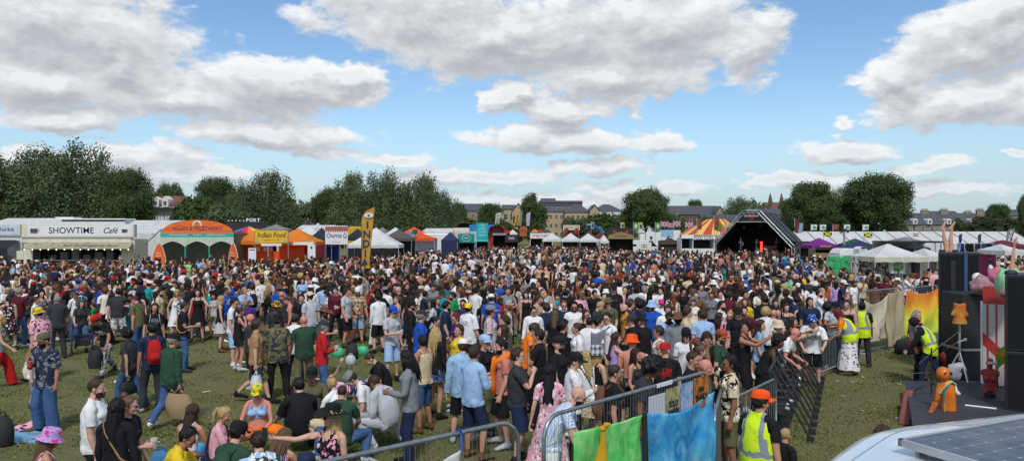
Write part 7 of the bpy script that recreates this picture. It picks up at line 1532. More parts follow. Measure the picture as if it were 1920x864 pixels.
def barrier(a, b, label, zt=1.1, group='galvanised crowd barriers', ext=0):
 a, b = Vector((*a, 0)), Vector((*b, 0)); L = (b-a).length; t = (b-a).normalized(); r = empty('crowd_barrier', a, math.atan2(t.y, t.x), label, 'barrier', group); q = .15; zb = .17
 pts = [(0, 0, zb), (0, 0, zt-q)]+[(q-q*math.cos(k*.393), 0, zt-q+q*math.sin(k*.393)) for k in range(1, 5)]+[(L-q+q*math.sin(k*.393), 0, zt-q+q*math.cos(k*.393)) for k in range(0, 5)]+[(L, 0, zb), (0, 0, zb)]
 g = MB(); g.tube(pts, .021, 10); g.build('frame', M_GALV, r, smooth=True); g = MB(); n = int(L/.11)
 for k in range(1, n): g.tube([(L*k/n, 0, zb), (L*k/n, 0, zt-.01)], .008, 6, cap=False)
 g.build('upright_bars', M_GALV, r)
 for x in (.3, L-.3): g = MB(); g.tube([(x, -.34, .015), (x, 0, zb), (x, .34, .015)], .017, 8); g.build('foot', M_GALV, r)
barrier((3.42, 11.75), (4.52, 13.25), 'nearest crowd barrier, behind the orange capped steward'); barrier((6.75, 18.0), (8.55, 20.1), 'crowd barrier beyond the black stage barrier, people leaning on it'); barrier((7.0, 20.6), (8.9, 20.9), 'crowd barrier set back behind the stewards')
S0_, S1_ = Vector((4.5, 13.5, 0)), Vector((6.95, 19.1, 0)); n = 5; t = (S1_-S0_)/n; tn = t.normalized(); nv = Vector((tn.y, -tn.x, 0))
LB = ['nearest module of the black stage barrier, braces almost at the frame edge', 'second nearest module of the black stage barrier', 'middle module of the black stage barrier', 'second farthest module of the black stage barrier', 'farthest module of the black stage barrier, beside the galvanised one']
for k in range(n):
 r = empty('stage_barrier', S0_+t*k, math.atan2(tn.y, tn.x), LB[k], 'barrier', 'black stage barrier modules'); L = t.length*.985
 g = MB(); g.tube([(0, 0, .05), (0, 0, 1.17), (.05, 0, 1.2), (L-.05, 0, 1.2), (L, 0, 1.17), (L, 0, .05)], .026, 8); g.build('frame', M_BLK, r); g = MB(); m = 7
 for i in range(1, m): g.tube([(L*i/m, 0, .05), (L*i/m, 0, 1.19)], .014, 6)
 g.build('upright_bars', M_BLK, r); g = MB(); g.bbox((.02, -.26, .01), (L-.02, -.02, .03)); g.build('floor_plate', M_BLK, r); g = MB(); g.bbox((.05, -.2, .42), (L-.05, -.04, .45)); g.build('step', M_BLK, r)
 for x in (.04, L*.5, L-.04): g = MB(); g.tube([(x, -.02, 1.18), (x, -.66, .06)], .022, 7); g.tube([(x, -.02, .62), (x, -.34, .6)], .014, 6); g.box((x, -.66, .05), (.07, .12, .1)); g.build('brace', M_BLK, r)
HA, HB, HC_ = (10.15, 22.6), (12.3, 24.4), (14.35, 26.0)
heras(HA, HB, 1.85, .1, 'mesh fence hung with a torn cream sheet, left of the speakers'); heras(HB, HC_, 1.82, .1, 'mesh fence hung with a yellow and orange dyed sheet, left of the speakers')
def fq(A, B):
 n = Vector((B[1]-A[1], -(B[0]-A[0]), 0)).normalized()
 return lambda s, z, off=0: Vector((A[0]+(B[0]-A[0])*s, A[1]+(B[1]-A[1])*s, z))+n*off
def f_cream(nt, b):
 o = nt.obj(); n = nt.noise(nt.vmath('MULTIPLY', o, (1, 1, 1)), 3.2, 5, .75, dist=2); n2 = nt.noise(o, 5, 3, .6, dist=3); z = nt.sep(o)[2]; low = nt.math('LESS_THAN', z, 1.15)
 c = nt.mix(nt.math('MULTIPLY', nt.math('GREATER_THAN', n, .62), low), (.56, .49, .36), (.36, .06, .04)); c = nt.mix(nt.math('MULTIPLY', nt.math('GREATER_THAN', n2, .62), nt.math('LESS_THAN', z, 1.0)), c, (.03, .03, .03)); nt.set(b.inputs['Base Color'], c); b.inputs['Roughness'].default_value = .9
hung(.02, .60, 1.62, 1.72, .35, .22, material('cream_paint_cloth', f_cream), 'painted_sheet', 'cream cloth with red and black daubs drooping on the far mesh fence', folds=2.2, seed=.5, P=fq(HA, HB)); hung(.58, .97, 1.74, 1.76, .1, .03, canvas('calico', '#b8a888', .2), 'calico_sheet', 'plain calico cloth hanging to the grass beside the dyed sheet', folds=2, seed=4, P=fq(HA, HB))
def f_sunset(nt, b):
 o = nt.obj(); z = nt.sep(o)[2]; n = nt.noise(o, 1.6, 3, .5); v = nt.math('MULTIPLY_ADD', n, .5, nt.math('MULTIPLY', z, .42)); nt.set(b.inputs['Base Color'], nt.ramp(v, [(.3, srgb('#8fb83a')), (.55, srgb('#d8d83a')), (.75, srgb('#f0b02a')), (.98, srgb('#e86a2a'))])); b.inputs['Roughness'].default_value = .85
hung(.03, .98, 1.78, 1.74, .25, .16, material('sunset_dye', f_sunset), 'tie_dye_cloth', 'orange to yellow-green dyed cloth on the far mesh fence beside the speakers', folds=1.6, seed=2, P=fq(HB, HC_))
def cab(r, w, dp, spans, port=False):
 for k, (a, b) in enumerate(spans):
  c = MB().bbox((0, 0, a), (w, dp, b)).build('cabinet', M_BLK, r, bevel=.015); MB().bbox((.05, -.012, a+.06), (w-.05, -.002, b-.06)).build('grille', M_GRL, c)
  if port: MB().bbox((w*.3, -.03, a+.25), (w*.42, -.014, b-.2)).build('port', M_BLK, c)
M_GRL = paint('speaker_mesh', (.012, .012, .014), .8, scale=40, spec=.2)
d = 19.6; zt = zz(473, d); w = .92; r = empty('speaker_stack', (gx(1759, d), d, 0), R(-30), 'tall black speaker stack with a blue ratchet strap and mannequin legs on top', 'loudspeaker'); cab(r, w, 1.1, ((0, zt*.52), (zt*.53, zt)), True)
MB().bbox((w*.62, -.022, 0.02), (w*.70, -.014, zt+.012)).bbox((w*.62, -.02, zt+.004), (w*.70, 1.1, zt+.01)).build('ratchet_strap', paint('strap_blue', (.02, .09, .2), .6), r)
d2 = 14.3; zt2 = zz(514, d2); r = empty('speaker_stack', (gx(1884, d2), d2, 0), R(-34), 'near black speaker stack cut by the right edge of the view', 'loudspeaker'); cab(r, 1.25, 1.0, ((.31, zt2*.5), (zt2*.5+.01, zt2))); MB().bbox((-.12, -.03, 0), (1.3, 1.05, .3)).build('plinth', M_BLK, r)
def limb(keep, name, mat, M, parent=None):
 V, F = FIG['f'].cache[('body', 0)]['V'], FIG['f'].cache[('body', 0)]['F']; C = V[F].mean(1); F = F[keep(C)]
 if name == 'leg': V = V.copy(); k = V[:, 2] < .10; y, z = V[k, 1]-.016, V[k, 2]-.085; a_ = 1.0; V[k, 1] = y*math.cos(a_)-z*math.sin(a_)+.016; V[k, 2] = y*math.sin(a_)+z*math.cos(a_)+.085
 u, inv = np.unique(F, return_inverse=True); V = V[u]; V = np.array([(M @ Vector(p))[:] for p in V])
 me = np_mesh(name, V, inv.reshape(-1, 3), [mat], attrs={'rest': V*0+1.0}); o = bpy.data.objects.new(name, me); COL.objects.link(o)
 if parent: o.parent = parent
 return o
body_piece(FIG['f'], 0); M_MANN = paint('mannequin_skin', srgb('#c99a7a'), .45, scale=6, var=.08)
r = empty('leg_mannequin', (gx(1785, d), d+.15, zt), 0, 'pair of bare mannequin legs sticking up from the tall speaker stack', 'mannequin')
for s, dx_, tl in ((1, .16, 6), (-1, -.06, -4)):
 M = Matrix.Translation((dx_, .1, .66)) @ Matrix.Rotation(R(tl), 4, 'Y') @ Matrix.Rotation(R(180), 4, 'X') @ Matrix.Rotation(R(100), 4, 'Z') @ Matrix.Translation((-s*.105, 0, 0)); l_ = limb(lambda C: (C[:, 0]*s > 0) & (C[:, 2] < .64), 'leg', M_MANN, M, r); MB().tube([(dx_+(.05 if s > 0 else -.05), .1, .0), (dx_+(.05 if s > 0 else -.05), .1, .06)], .075, 14).build('garter', M_BLK, l_)
r = empty('arm_mannequin', (gx(1902, d2), d2+.1, zt2), 0, 'bare mannequin arm bent upward on the near right speaker stack', 'mannequin'); f_ = FIG['f']; M = Matrix.Translation((.0, 0, -.02)) @ Matrix.Rotation(R(-133), 4, 'Y') @ Matrix.Translation(-Vector(f_.sh)); limb(lambda C: (C[:, 0] > .21) & (((C-f_.sh)@A_ARM) > .06), 'arm', M_MANN, M, r); MB().sphere((0, .0, .02), (.12, .1, .06), 16, 8).build('base', M_BLK, r)
M_PINK = paint('pink_plush', srgb('#c9708a'), .9, scale=9, var=.2, bump=.6); M_MINT = paint('mint_plush', srgb('#8fc79c'), .9, scale=6, var=.12, bump=.4); M_DPINK = paint('dusty_plush', srgb('#a98088'), .9, scale=7, var=.25, bump=.6)
def lump(g, k=.1, f=17): g.v = [tuple(Vector(v)*(1+k*math.sin(v[0]*f+v[2]*f*1.3)*math.sin(v[1]*f*1.1+v[2]*f*.7+1))) for v in g.v]; return g
d3 = 17.5; r = empty('soft_toy', (gx(1850, d3), d3, zz(545, d3)), 0, 'dusty pink soft toy slumped beside the tall speaker stack', 'soft toy')
g = MB(); g.sphere((-.08, 0, .12), (.26, .2, .22), 18, 12); lump(g, .16).build('body', M_DPINK, r, smooth=True); g = MB(); g.sphere((.16, -.12, .34), (.19, .17, .19), 18, 12); g.sphere((.22, -.14, .12), (.15, .13, .2), 16, 10); lump(g, .10, 21).build('head', M_PINK, r, smooth=True)
for p_ in ((-.14, -.14, -.04), (.06, -.2, -.06)): g = MB(); g.tube([(p_[0], p_[1], .06), (p_[0]+.02, p_[1]-.04, -.08), (p_[0]+.02, p_[1]-.06, -.16)], [.06, .055, .04], 10); g.build('leg', M_DPINK, r, smooth=True)
g = MB(); g.sphere((0, 0, .1), (.11, .1, .12), 14, 9); tag(g.build('white_ball', M_SIGNW, loc=(gx(1842, d3), d3+.2, zz(530, d3)), smooth=True), 'white padded ball peeping over the pink soft toy', 'ball')
r = empty('soft_toy', (gx(1892, 16), 16, zz(548, 16)), 0, 'mint green soft toy with rounded back left of the near right speaker', 'soft toy'); g = MB(); g.sphere((0, 0, .18), (.26, .24, .34), 18, 12); lump(g, .12).build('body', M_MINT, r, smooth=True); g = MB(); g.sphere((-.16, -.1, .0), (.1, .12, .1), 12, 8); g.build('leg', M_DPINK, r, smooth=True)
r = empty('black_flightcase', (gx(1868, 17.6), 17.6, 0), 0, 'black equipment case holding up the soft toys', 'case'); g = MB(); g.bbox((-.75, 0, .0), (.75, .9, zz(549, 17.6)-.02)); g.build('case_body', M_BLK, r, bevel=.02); g = MB(); g.bbox((-.77, -.015, .9), (.77, .91, .95)); g.build('edge_strip', M_ALU, r)
def f_stripe(nt, b):
 o = nt.sep(nt.obj()); x, z = o[0], o[2]; e = nt.math('ABSOLUTE', nt.math('SUBTRACT', nt.math('FRACT', nt.math('MULTIPLY', x, 6.2)), .5)); red = nt.math('GREATER_THAN', e, .37); top = nt.math('GREATER_THAN', z, 2.05); dg_ = nt.math('LESS_THAN', nt.math('ABSOLUTE', nt.math('ADD', nt.math('SUBTRACT', z, 1.05), nt.math('MULTIPLY', x, 1.0))), .14)
 nt.set(b.inputs['Base Color'], nt.mix(nt.math('MAXIMUM', nt.math('MAXIMUM', red, top), dg_), (.50, .50, .48), (.42, .035, .03))); b.inputs['Roughness'].default_value = .4
r = empty('painted_screen', (gx(1868, 16.6), 16.6, 0), R(-38), 'red and white painted panel standing behind the near right speaker', 'panel'); g = MB(); g.bbox((-.25, 0, .3), (.25, .04, zz(537, 16.6))); g.build('board', material('stripe_board', f_stripe), r); g = MB(); g.tube([(-.27, .05, 0), (-.27, .05, 2.1)], .03, 8); g.tube([(.27, .05, 0), (.27, .05, 2.1)], .03, 8); g.build('upright', M_SIGNW, r)
M_TIE2 = material('tie_mask', f_tie(srgb('#2f8a3a'), srgb('#c9a23a'), srgb('#d8632a'), srgb('#e09a5a'), 9)); dm = 17.2; r = empty('mask_stand', (gx(1799, dm), dm, 0), 0, 'star-shaped tie-dyed head on a pale tripod microphone stand', 'mask'); zc = zz(584, dm)
g = MB(); pts = [((.13+.08*(k % 2))*math.cos(k*.628+.3)*1.0, (.16+.09*(k % 2))*math.sin(k*.628+.3)) for k in range(10)]; g.prism([(x, -.05, zc+z) for x, z in pts], (0, .10, 0)); g.build('star_head', M_TIE2, r, bevel=.03); g = MB(); g.lathe([(.05, .06), (.10, -.04), (.14, -.16), (.15, -.2), (.02, -.21)], 14, (0, 0, zc-.06)); g.build('neck_skirt', M_TIE2, r)
g = MB(); g.tube([(0, 0, .75), (0, 0, zc-.1)], .022, 8); g.build('pole', M_ALU, r)
for a in (0.5, 2.6, 4.7): g = MB(); g.tube([(0, 0, .95), (.45*math.cos(a), .45*math.sin(a), .02)], .014, 7); g.build('leg', M_ALU, r)
r = empty('microphone', (gx(1800, 17), 17, zz(640, 17)), 0, 'microphone on a boom arm below the tie-dyed head', 'microphone'); g = MB(); g.tube([(-.3, 0, -.14), (-.05, 0, -.02)], .014, 7); g.build('boom', M_BLK, r); g = MB(); g.tube([(-.06, 0, -.02), (.08, 0, .03)], .02, 8); g.sphere((.11, 0, .04), .04, 10, 8); g.build('capsule', M_GREYP, r)
ZD = .32; DK = [(gx(1697, gd(713, ZD)), gd(713, ZD)), (gx(1712, gd(802, ZD)), gd(802, ZD)), (9.6, gd(802, ZD)), (11.6, gd(713, ZD))]
def f_deck(nt, b): o = nt.obj(); nt.set(b.inputs['Base Color'], nt.ramp(nt.noise(o, 5, 6, .7), [(.3, (.018, .02, .026)), (.7, (.045, .048, .058))])); nt.set(b.inputs['Roughness'], nt.ramp(nt.noise(o, 3, 4), [(.3, .45), (.7, .75)]))
r = empty('stage_deck', (0, 0, 0), 0, 'low black plywood stage deck on the grass at the right', 'stage deck'); MB().prism([(x, y, ZD-.05) for x, y in DK], (0, 0, .05)).build('top', material('deck_black', f_deck), r); MB().prism([(x*.996+.03, y*.998, .0) for x, y in DK], (0, 0, ZD-.052)).build('skirt', M_BLK, r)
tag(MB().tube([(gx(1809, 14.6), 14.6, ZD+.02), (gx(1868, 14.3), 14.3, ZD+.02)], .018, 7).build('white_pole', M_SIGNW), 'thin white pole lying on the black deck', 'pole')
tag(MB().prism([(7.2, 14.45, 0), (7.36, 14.4, 0), (8.14, 15.75, .36), (8.0, 15.8, .36)], (.02, -.02, .03)).build('red_plank', paint('red_plank', (.22, .06, .05), .7)), 'dull red board leaning against the left edge of the deck', 'board')
r = empty('microphone_stand', (gx(1746, 15.6), 15.6, ZD), 0, 'tall black microphone stand on the deck behind the orange mannequin', 'microphone stand'); zt3 = zz(652, 15.6)-ZD; g = MB(); g.tube([(0, 0, .02), (0, 0, zt3)], .016, 7); g.build('pole', M_BLK, r)
for a in (.2, 2.3, 3.3): g = MB(); g.tube([(0, 0, .25), (.42*math.cos(a), .3*math.sin(a), .015)], .013, 6); g.build('leg', M_BLK, r)
g = MB(); g.tube([(-.25, 0, zt3-.32), (.12, 0, zt3), (.62, 0, zt3+.38)], .012, 6); g.build('boom', M_BLK, r)
g = MB(); g.tube([(-.45, .05, .42), (.0, 0, .45)], .012, 6); g.build('cross_arm', M_BLK, r)
M_OR2 = paint('orange_shell', srgb('#d9741c'), .32, scale=5, var=.15); M_CAMO = material('orange_blotch', f_tie((.02, .02, .02), srgb('#c9641c'), srgb('#d9741c'), srgb('#e8a06a'), 7)); dq = 14.3; bx = lambda px: gx(px, dq)-gx(1776, dq); bz = lambda py: zz(py, dq)-ZD
r = empty('mannequin_torso', (gx(1776, dq), dq, ZD), 0, 'shiny orange mannequin torso with goggled head and blotched arm on the deck', 'mannequin')
g = MB(); g.tube([(bx(1778), 0, bz(778)), (bx(1778), 0, bz(772)), (bx(1778), 0, bz(745)), (bx(1776), 0, bz(725)), (bx(1773), 0, bz(717)), (bx(1770), 0, bz(712))], [.13, .145, .125, .14, .10, .04], 20, r2=[.1, .11, .1, .1, .08, .04]); g.build('torso', M_OR2, r, smooth=True)
g = MB(); g.sphere((bx(1768), 0, bz(700)), (.115, .125, .13), 20, 14); h_ = g.build('head', M_OR2, r, smooth=True)
for k in (-.01, .085): g = MB(); g.tube([(bx(1768)+k, -.12+.02*(k > 0), bz(700)+.015), (bx(1768)+k, -.085, bz(700)+.015)], .036, 14); g.build('goggle', M_BLK, h_);
g = MB(); g.tube([(bx(1764), -.02, bz(719)), (bx(1756), -.05, bz(738)), (bx(1748), -.1, bz(752))], [.065, .055, .048], 12); g.tube([(bx(1748), -.1, bz(752)), (bx(1737), -.16, bz(766)), (bx(1727), -.2, bz(779))], [.047, .042, .032], 12); a_r = g.build('arm', M_CAMO, r, smooth=True); g = MB(); g.sphere((bx(1722), -.22, bz(785)), (.055, .04, .035), 10, 8)
for k in range(4): g.tube([(bx(1720)-.01, -.24+.02*k, bz(786)), (bx(1716)-.02, -.25+.022*k, bz(790))], .011, 6)
g.tube([(bx(1724), -.25, bz(784)), (bx(1722)-.02, -.29, bz(784))], .012, 6); g.build('hand', M_OR2, a_r, smooth=True)
g = MB(); g.tube([(bx(1786), 0, bz(720)), (bx(1792), .02, bz(732)), (bx(1795), -.06, bz(738))], [.05, .045, .035], 10); g.build('arm', M_CREAM, r, smooth=True)
for c_, o_ in (('ye', 0), ('tl', .03)):
 g = MB(); g.tube([(bx(1757), -.09-o_, bz(735)), (bx(1765), -.12-o_, bz(722)), (bx(1778), -.10, bz(712+o_*60)), (bx(1788), -.06, bz(719))], .018, 7); g.tube([(bx(1762), -.13-o_, bz(726)), (bx(1763), -.15, bz(750)), (bx(1761), -.15, bz(786))], .010, 6); g.build('cord', plainmat(c_), r)
for k in (-.05, .05): g = MB(); g.tube([(bx(1778)+k, 0, 0), (bx(1778)+k, 0, bz(774))], .02, 7); g.build('leg', paint('stand_green', (.05, .12, .10), .5), r)
def f_straw(nt, b): v = nt.vor(nt.obj(), 16, 'F1', 'Distance'); nt.set(b.inputs['Base Color'], nt.mix(nt.math('LESS_THAN', v, .16), (.32, .03, .03), (.5, .35, .12))); b.inputs['Roughness'].default_value = .7
ds = 18.4; r = empty('strawberry_prop', (gx(1785, ds), ds, 0), 0, 'large red strawberry prop with green leaves behind the deck', 'prop'); zc = zz(672, ds); g = MB(); g.lathe([(.02, -.34), (.16, -.26), (.27, -.02), (.28, .1), (.18, .2), (.02, .22)], 20, (0, 0, zc), 1, .6); g.build('fruit', material('strawberry', f_straw), r, smooth=True); g = MB()
for k in range(6): a = k*1.047; g.add([(0, -.05, zc+.24), (.10*math.cos(a)-.03, -.17, zc+.17+.05*math.sin(a)), (.2*math.cos(a), -.19, zc+.14+.1*math.sin(a)), (.10*math.cos(a)+.03, -.17, zc+.15)], [(0, 1, 2, 3)])
g.build('leaves', paint('leaf_felt', (.05, .17, .06), .8), r, solid=.01); g = MB(); g.tube([(0, .05, 0), (0, .05, zc)], .03, 7); g.build('stake', M_WOOD, r)
dw = 17.2; r = empty('animal_head_prop', (gx(1791, dw), dw, ZD), 0, 'pale grey-white animal head prop with dark eye beside the strawberry', 'prop'); zc = zz(696, dw)-ZD; g = MB(); g.tube([(-.06, 0, 0), (-.05, 0, zc-.1), (0, 0, zc+.06), (.1, -.05, zc+.12), (.17, -.06, zc+.02)], [.13, .15, .16, .12, .06], 14); g.build('head', paint('pale_grey', (.42, .43, .44), .5), r, smooth=True); g = MB(); g.sphere((.08, -.155, zc+.08), (.03, .02, .03), 10, 7); g.build('eye', M_BLK, r)
M_RB = material('bust_paint', f_tie(srgb('#7a3a8a'), srgb('#c0463a'), srgb('#d05a3a'), srgb('#3a9a5a'), 3.5)); db = 15.4; r = empty('painted_bust', (gx(1856, db), db, ZD), 0, 'armless mannequin bust painted red, green and purple with a mask', 'mannequin'); qz = lambda py: zz(py, db)-ZD
f_ = FIG['f']; k = .86; M = Matrix.Translation((0, 0, qz(733)-.98*k)) @ Matrix.Rotation(R(-35), 4, 'Z') @ Matrix.Scale(k, 4); limb(lambda C: (C[:, 2] > .97) & (C[:, 2] < 1.47) & (np.abs(C[:, 0]) < .185), 'torso', M_RB, M, r); limb(lambda C: (C[:, 2] >= 1.465) & (np.abs(C[:, 0]) < .2), 'head', paint('bust_red', srgb('#a8382e'), .45, scale=8), M, r)
hz_ = 1.64*k+qz(733)-.98*k; MB().tube([(-.10, -.08, hz_), (-.03, -.115, hz_+.01), (.07, -.09, hz_)], .028, 8).build('mask', M_CREAM, r); MB().tube([(0, 0, 0), (0, 0, qz(733)+.02)], .10, 12).build('plinth', M_BLK, r)
tag(MB().grid(lambda u, v: (gx(1868, 15.9)+.34*u+.02*math.sin(v*9), 15.9+.05*math.sin(u*6), zz(662, 15.9)+.30*u-.36*v), 10, 8).build('rainbow_cloth', material('neon_cloth', f_tie(srgb('#2fae4a'), srgb('#7ac23a'), srgb('#e8b02a'), srgb('#e8702a'), 4)), solid=.01), 'small neon green and orange cloth behind the painted bust', 'cloth'); tag(MB().tube([(gx(1868, 16)+.02, 16, .3), (gx(1868, 16)+.02, 16, zz(655, 16))], .02, 6).build('cloth_pole', M_BLK), 'black pole holding the neon cloth', 'pole')
def bag(name, c, size, mat, label, cat, rz_=0): g = MB(); x, y, z = size; g.tube([(0, 0, 0), (0, 0, z*.06), (0, 0, z*.45), (0, 0, z*.85), (0, 0, z)], [x*.4, x*.5, x*.52, x*.42, x*.2], 14, r2=[y*.4, y*.5, y*.5, y*.4, y*.2], ref=(0, 1, 0)); g.tube([(-x*.2, 0, z*.96), (-x*.1, 0, z*1.15), (x*.1, 0, z*1.15), (x*.2, 0, z*.96)], .012, 6); o = g.build(name, mat, smooth=True, loc=c, rz=rz_); tag(o, label, cat); return o
M_BAGK = paint('bag_black', (.02, .02, .022), .8, scale=9, var=.3, bump=.4)
bag('kit_bag', (gx(1697, gd(663)), gd(663), 0), (.62, .4, .45), M_BAGK, 'black holdall on the grass below the yellow dyed cloth', 'bag')
bag('rucksack', (gx(6, gd(835)), gd(835), 0), (.34, .28, .5), M_BAGK, 'black rucksack standing on the grass at the left edge', 'bag'); bag('rucksack', (gx(660, gd(672)), gd(672), 0), (.36, .3, .42), M_BAGK, 'dark rucksack on the grass in front of the plaid shirt wearer', 'bag')
bag('plastic_bag', (gx(661, gd(680)), gd(680)-.25, 0), (.28, .22, .26), paint('bag_plastic', (.5, .55, .6), .4, bump=.6, scale=7), 'crumpled pale plastic bag beside the dark rucksack', 'bag')
for px_, py_, l in ((634, 668, 'bright green carrier bag on the grass left of bare legs'), (680, 664, 'bright green carrier bag on the grass right of the dark rucksack')): bag('carrier_bag', (gx(px_, gd(py_)), gd(py_), 0), (.34, .24, .26), paint('green_plastic', (.05, .5, .22), .4, bump=.5, scale=7), l, 'bag')
M_SHK = paint('toy_blue', srgb('#4aa0d8'), .8, bump=.3); r = empty('novelty_bag', (gx(378, 11.4), 11.4, .22), R(20), 'bright blue sea-creature bag with red toothy mouth among the seated group', 'bag')
lump(MB().sphere((0, 0, .12), (.22, .13, .15), 18, 12), .06).build('bag_body', M_SHK, r, smooth=True); MB().sphere((.05, -.115, .12), (.11, .03, .045), 14, 8).build('mouth', M_REDP, r, smooth=True); g = MB()
for k in range(5): g.add([(-.03+.04*k, -.15, .155), (.005+.04*k, -.15, .155), (-.012+.04*k, -.155, .115)], [(0, 2, 1)])
g.build('teeth_row', M_SIGNW, r); MB().sphere((-.10, -.10, .15), (.02, .015, .02), 8, 6).build('eye', M_BLK, r)
bag('rucksack', (gx(303, 11), 11.0, 0), (.36, .3, .5), paint('bag_blue', srgb('#3a78a8'), .8, bump=.4), 'mid-blue rucksack leaning beside the yellow jacket at the bottom edge', 'bag')
def blanket(px_, py_, sx, sy, rz_, mat, label): d = gd(py_); o = MB().grid(lambda u, v: ((u-.5)*sx, (v-.5)*sy, .03+.022*math.sin(u*17+v*5)*math.sin(v*13-u*4)+.02*math.sin(u*5)), 30, 22).build('picnic_blanket', mat, smooth=True, loc=(gx(px_, d), d, 0), rz=rz_); tag(o, label, 'blanket')
blanket(22, 822, 1.0, .8, .2, paint('blanket_blue', (.16, .36, .52), .9, bump=.5), 'light blue blanket edge on the grass by the black rucksack'); blanket(38, 806, .7, .6, .5, fabric('fl.nv.sb.wh'), 'navy patterned blanket bundle beside the pink one'); blanket(58, 802, .6, .7, -.3, fabric('fl.pk.wh.gy'), 'crumpled pink patterned blanket beside the navy one'); blanket(395, 618, 1.8, 1.0, .1, fabric('fl.be.br.gy'), 'beige patterned rug on the grass under the squatting person')
def litter(px_, py_, s, mat, label): d = gd(py_); o = MB().grid(lambda u, v: ((u-.5)*s, (v-.5)*s*.6, .015+.04*abs(math.sin(u*7+v*5))*s), 6, 5).build('paper_scrap', mat, loc=(gx(px_, d), d, 0), rz=px_); tag(o, label, 'litter')
lr = random.Random(8)
M_LIT = paint('paper_litter', (.62, .62, .58), .7); litter(222, 716, .32, M_LIT, 'crumpled white paper on the grass beside the blue jeans'); litter(387, 735, .16, M_LIT, 'small white scrap alone on the open grass'); litter(683, 786, .14, M_LIT, 'white scrap on the grass near the dreadlocked person'); litter(860, 770, .2, M_LIT, 'white carton scrap by the white trainers')
for k in range(26):
 px_, py_ = (lr.uniform(20, 700), lr.uniform(640, 850)) if k < 17 else (lr.uniform(1540, 1690), lr.uniform(700, 800)); litter(px_, py_, lr.uniform(.05, .12), M_LIT, 'small pale scrap of litter trodden into the grass'); COL.objects[-1]['group'] = 'scraps of litter on the grass'
def cup(c, mat, label, name='plastic_cup', h=.12, r0=.034, r1=.044, fill=None, held=True):
 o = empty(name, c, 0, label, 'can' if 'can' in name else 'cup'); g = MB()
 if 'can' in name: g.lathe([(.001, 0), (.026, 0), (.032, .01), (.032, .108), (.026, .118), (.001, .118)], 14); g.build('can_body', mat, o); MB().lathe([(.024, .1185), (.001, .1195)], 12).build('lid', M_ALU, o)
 else:
  g.lathe([(.001, .003), (r0, .003), (r1, h), (r1-.003, h), (r0-.002, .006)], 16); g.build('cup_wall', mat, o, smooth=False)
  if fill: MB().lathe([(.001, .008), (r0-.002, .008), (r0+.006, h*.72), (.001, h*.72)], 14).build('drink', fill, o)
 return o
def f_clear(nt, b): b.inputs['Base Color'].default_value = (.75, .78, .8, 1); b.inputs['Roughness'].default_value = .15; b.inputs['Alpha'].default_value = .45
M_CUP = material('clear_plastic', f_clear); M_BEER = paint('beer', (.55, .22, .03), .2); M_COLA = paint('cola', (.03, .012, .008), .15)
for px_, py_, l in ((687, 770, 'white paper cup standing on the grass by the hunched sitters'), (1000, 1000, '')):
 if l: cup((gx(px_, gd(py_)), gd(py_), 0), M_SIGNW, l, h=.16)
g = MB(); g.tube([(0, 0, 0), (0, 0, .16), (0, 0, .19), (0, 0, .22)], [.035, .035, .016, .014], 12); tag(g.build('water_bottle', paint('bottle_clear', (.6, .65, .68), .2), loc=(gx(1499, 18), 18, .04)), 'small clear bottle on the black stage barrier plate', 'bottle')
ZR = 2.05; d0 = gd(864, ZR); M_VAN = paint('van_white', (.64, .68, .70), .22, scale=1.2, var=.05, coat=.6)
r = empty('camper_van', (0, 0, 0), 0, 'white camper van roof with a big solar panel, cut by the lower right corner', 'van')
VA = Vector((1.45, 4.5, 0)); VB = Vector((2.72, 6.12, 0)); VC = Vector((9.0, 8.35, 0)); VD = Vector((8.0, 4.6, 0))     # plan corners of the roof
def rnd_poly(P, rad, n=7):
 out = []
 for i in range(len(P)):
  a, b, c = P[i-1], P[i], P[(i+1) % len(P)]; u, w = (a-b).normalized(), (c-b).normalized()
  for k in range(n+1): t_ = k/n; p0, p1 = b+u*rad, b+w*rad; out.append(p0*(1-t_)**2+b*2*t_*(1-t_)+p1*t_**2)
 return out
rp = rnd_poly([VD, VA, VB, VC], .42); cen = sum(rp, Vector())/len(rp); prof = [(-.10, .5), (-.06, ZR-.75), (-.02, ZR-.28), (.01, ZR-.13), (.05, ZR-.055), (.12, ZR-.015), (.22, ZR+.005), (.9, ZR+.03), (99, ZR+.035)]
V = [(cen if k > 9 else p+(cen-p).normalized()*k)+Vector((0, 0, z)) for k, z in prof for p in rp]; m = len(rp); F = [(i*m+j, i*m+(j+1) % m, (i+1)*m+(j+1) % m, (i+1)*m+j) for i in range(len(prof)-1) for j in range(m)]
MB().add(V, [tuple(reversed(f)) for f in F]).build('body', M_VAN, r, autosmooth=50)
g = MB(); pts = [p+(cen-p).normalized()*.34+Vector((0, 0, ZR+.008)) for p in rp]; g.tube(pts+pts[:1], .006, 6); g.build('roof_seam', M_GREYP, r)
for wx in ((3.2, 6.1), (6.4, 7.3)): g = MB(); g.tube([(wx[0]-.08, wx[1]+.03, .34), (wx[0]+.12, wx[1]-.05, .34)], .34, 18); g.build('wheel', M_BLK, r)
zp = ZR+.13; S_A = at(1683, 820, 1); pA = Vector(at(1683, 821, (CAM_H-zp)*FPX/(821-HOR))); pB = Vector(at(1926, 779, (CAM_H-zp)*FPX/(779-HOR))); pD = Vector(at(1836, 866, (CAM_H-zp)*FPX/(866-HOR))); pC = pB+(pD-pA)*1.6; pD = pA+(pD-pA)*1.6
U, Vv = (pB-pA), (pD-pA); fr = empty('solar_panel', (0, 0, 0), 0, 'blue-grey solar panel in an aluminium frame bolted on the camper van roof', 'solar panel')
g = MB()
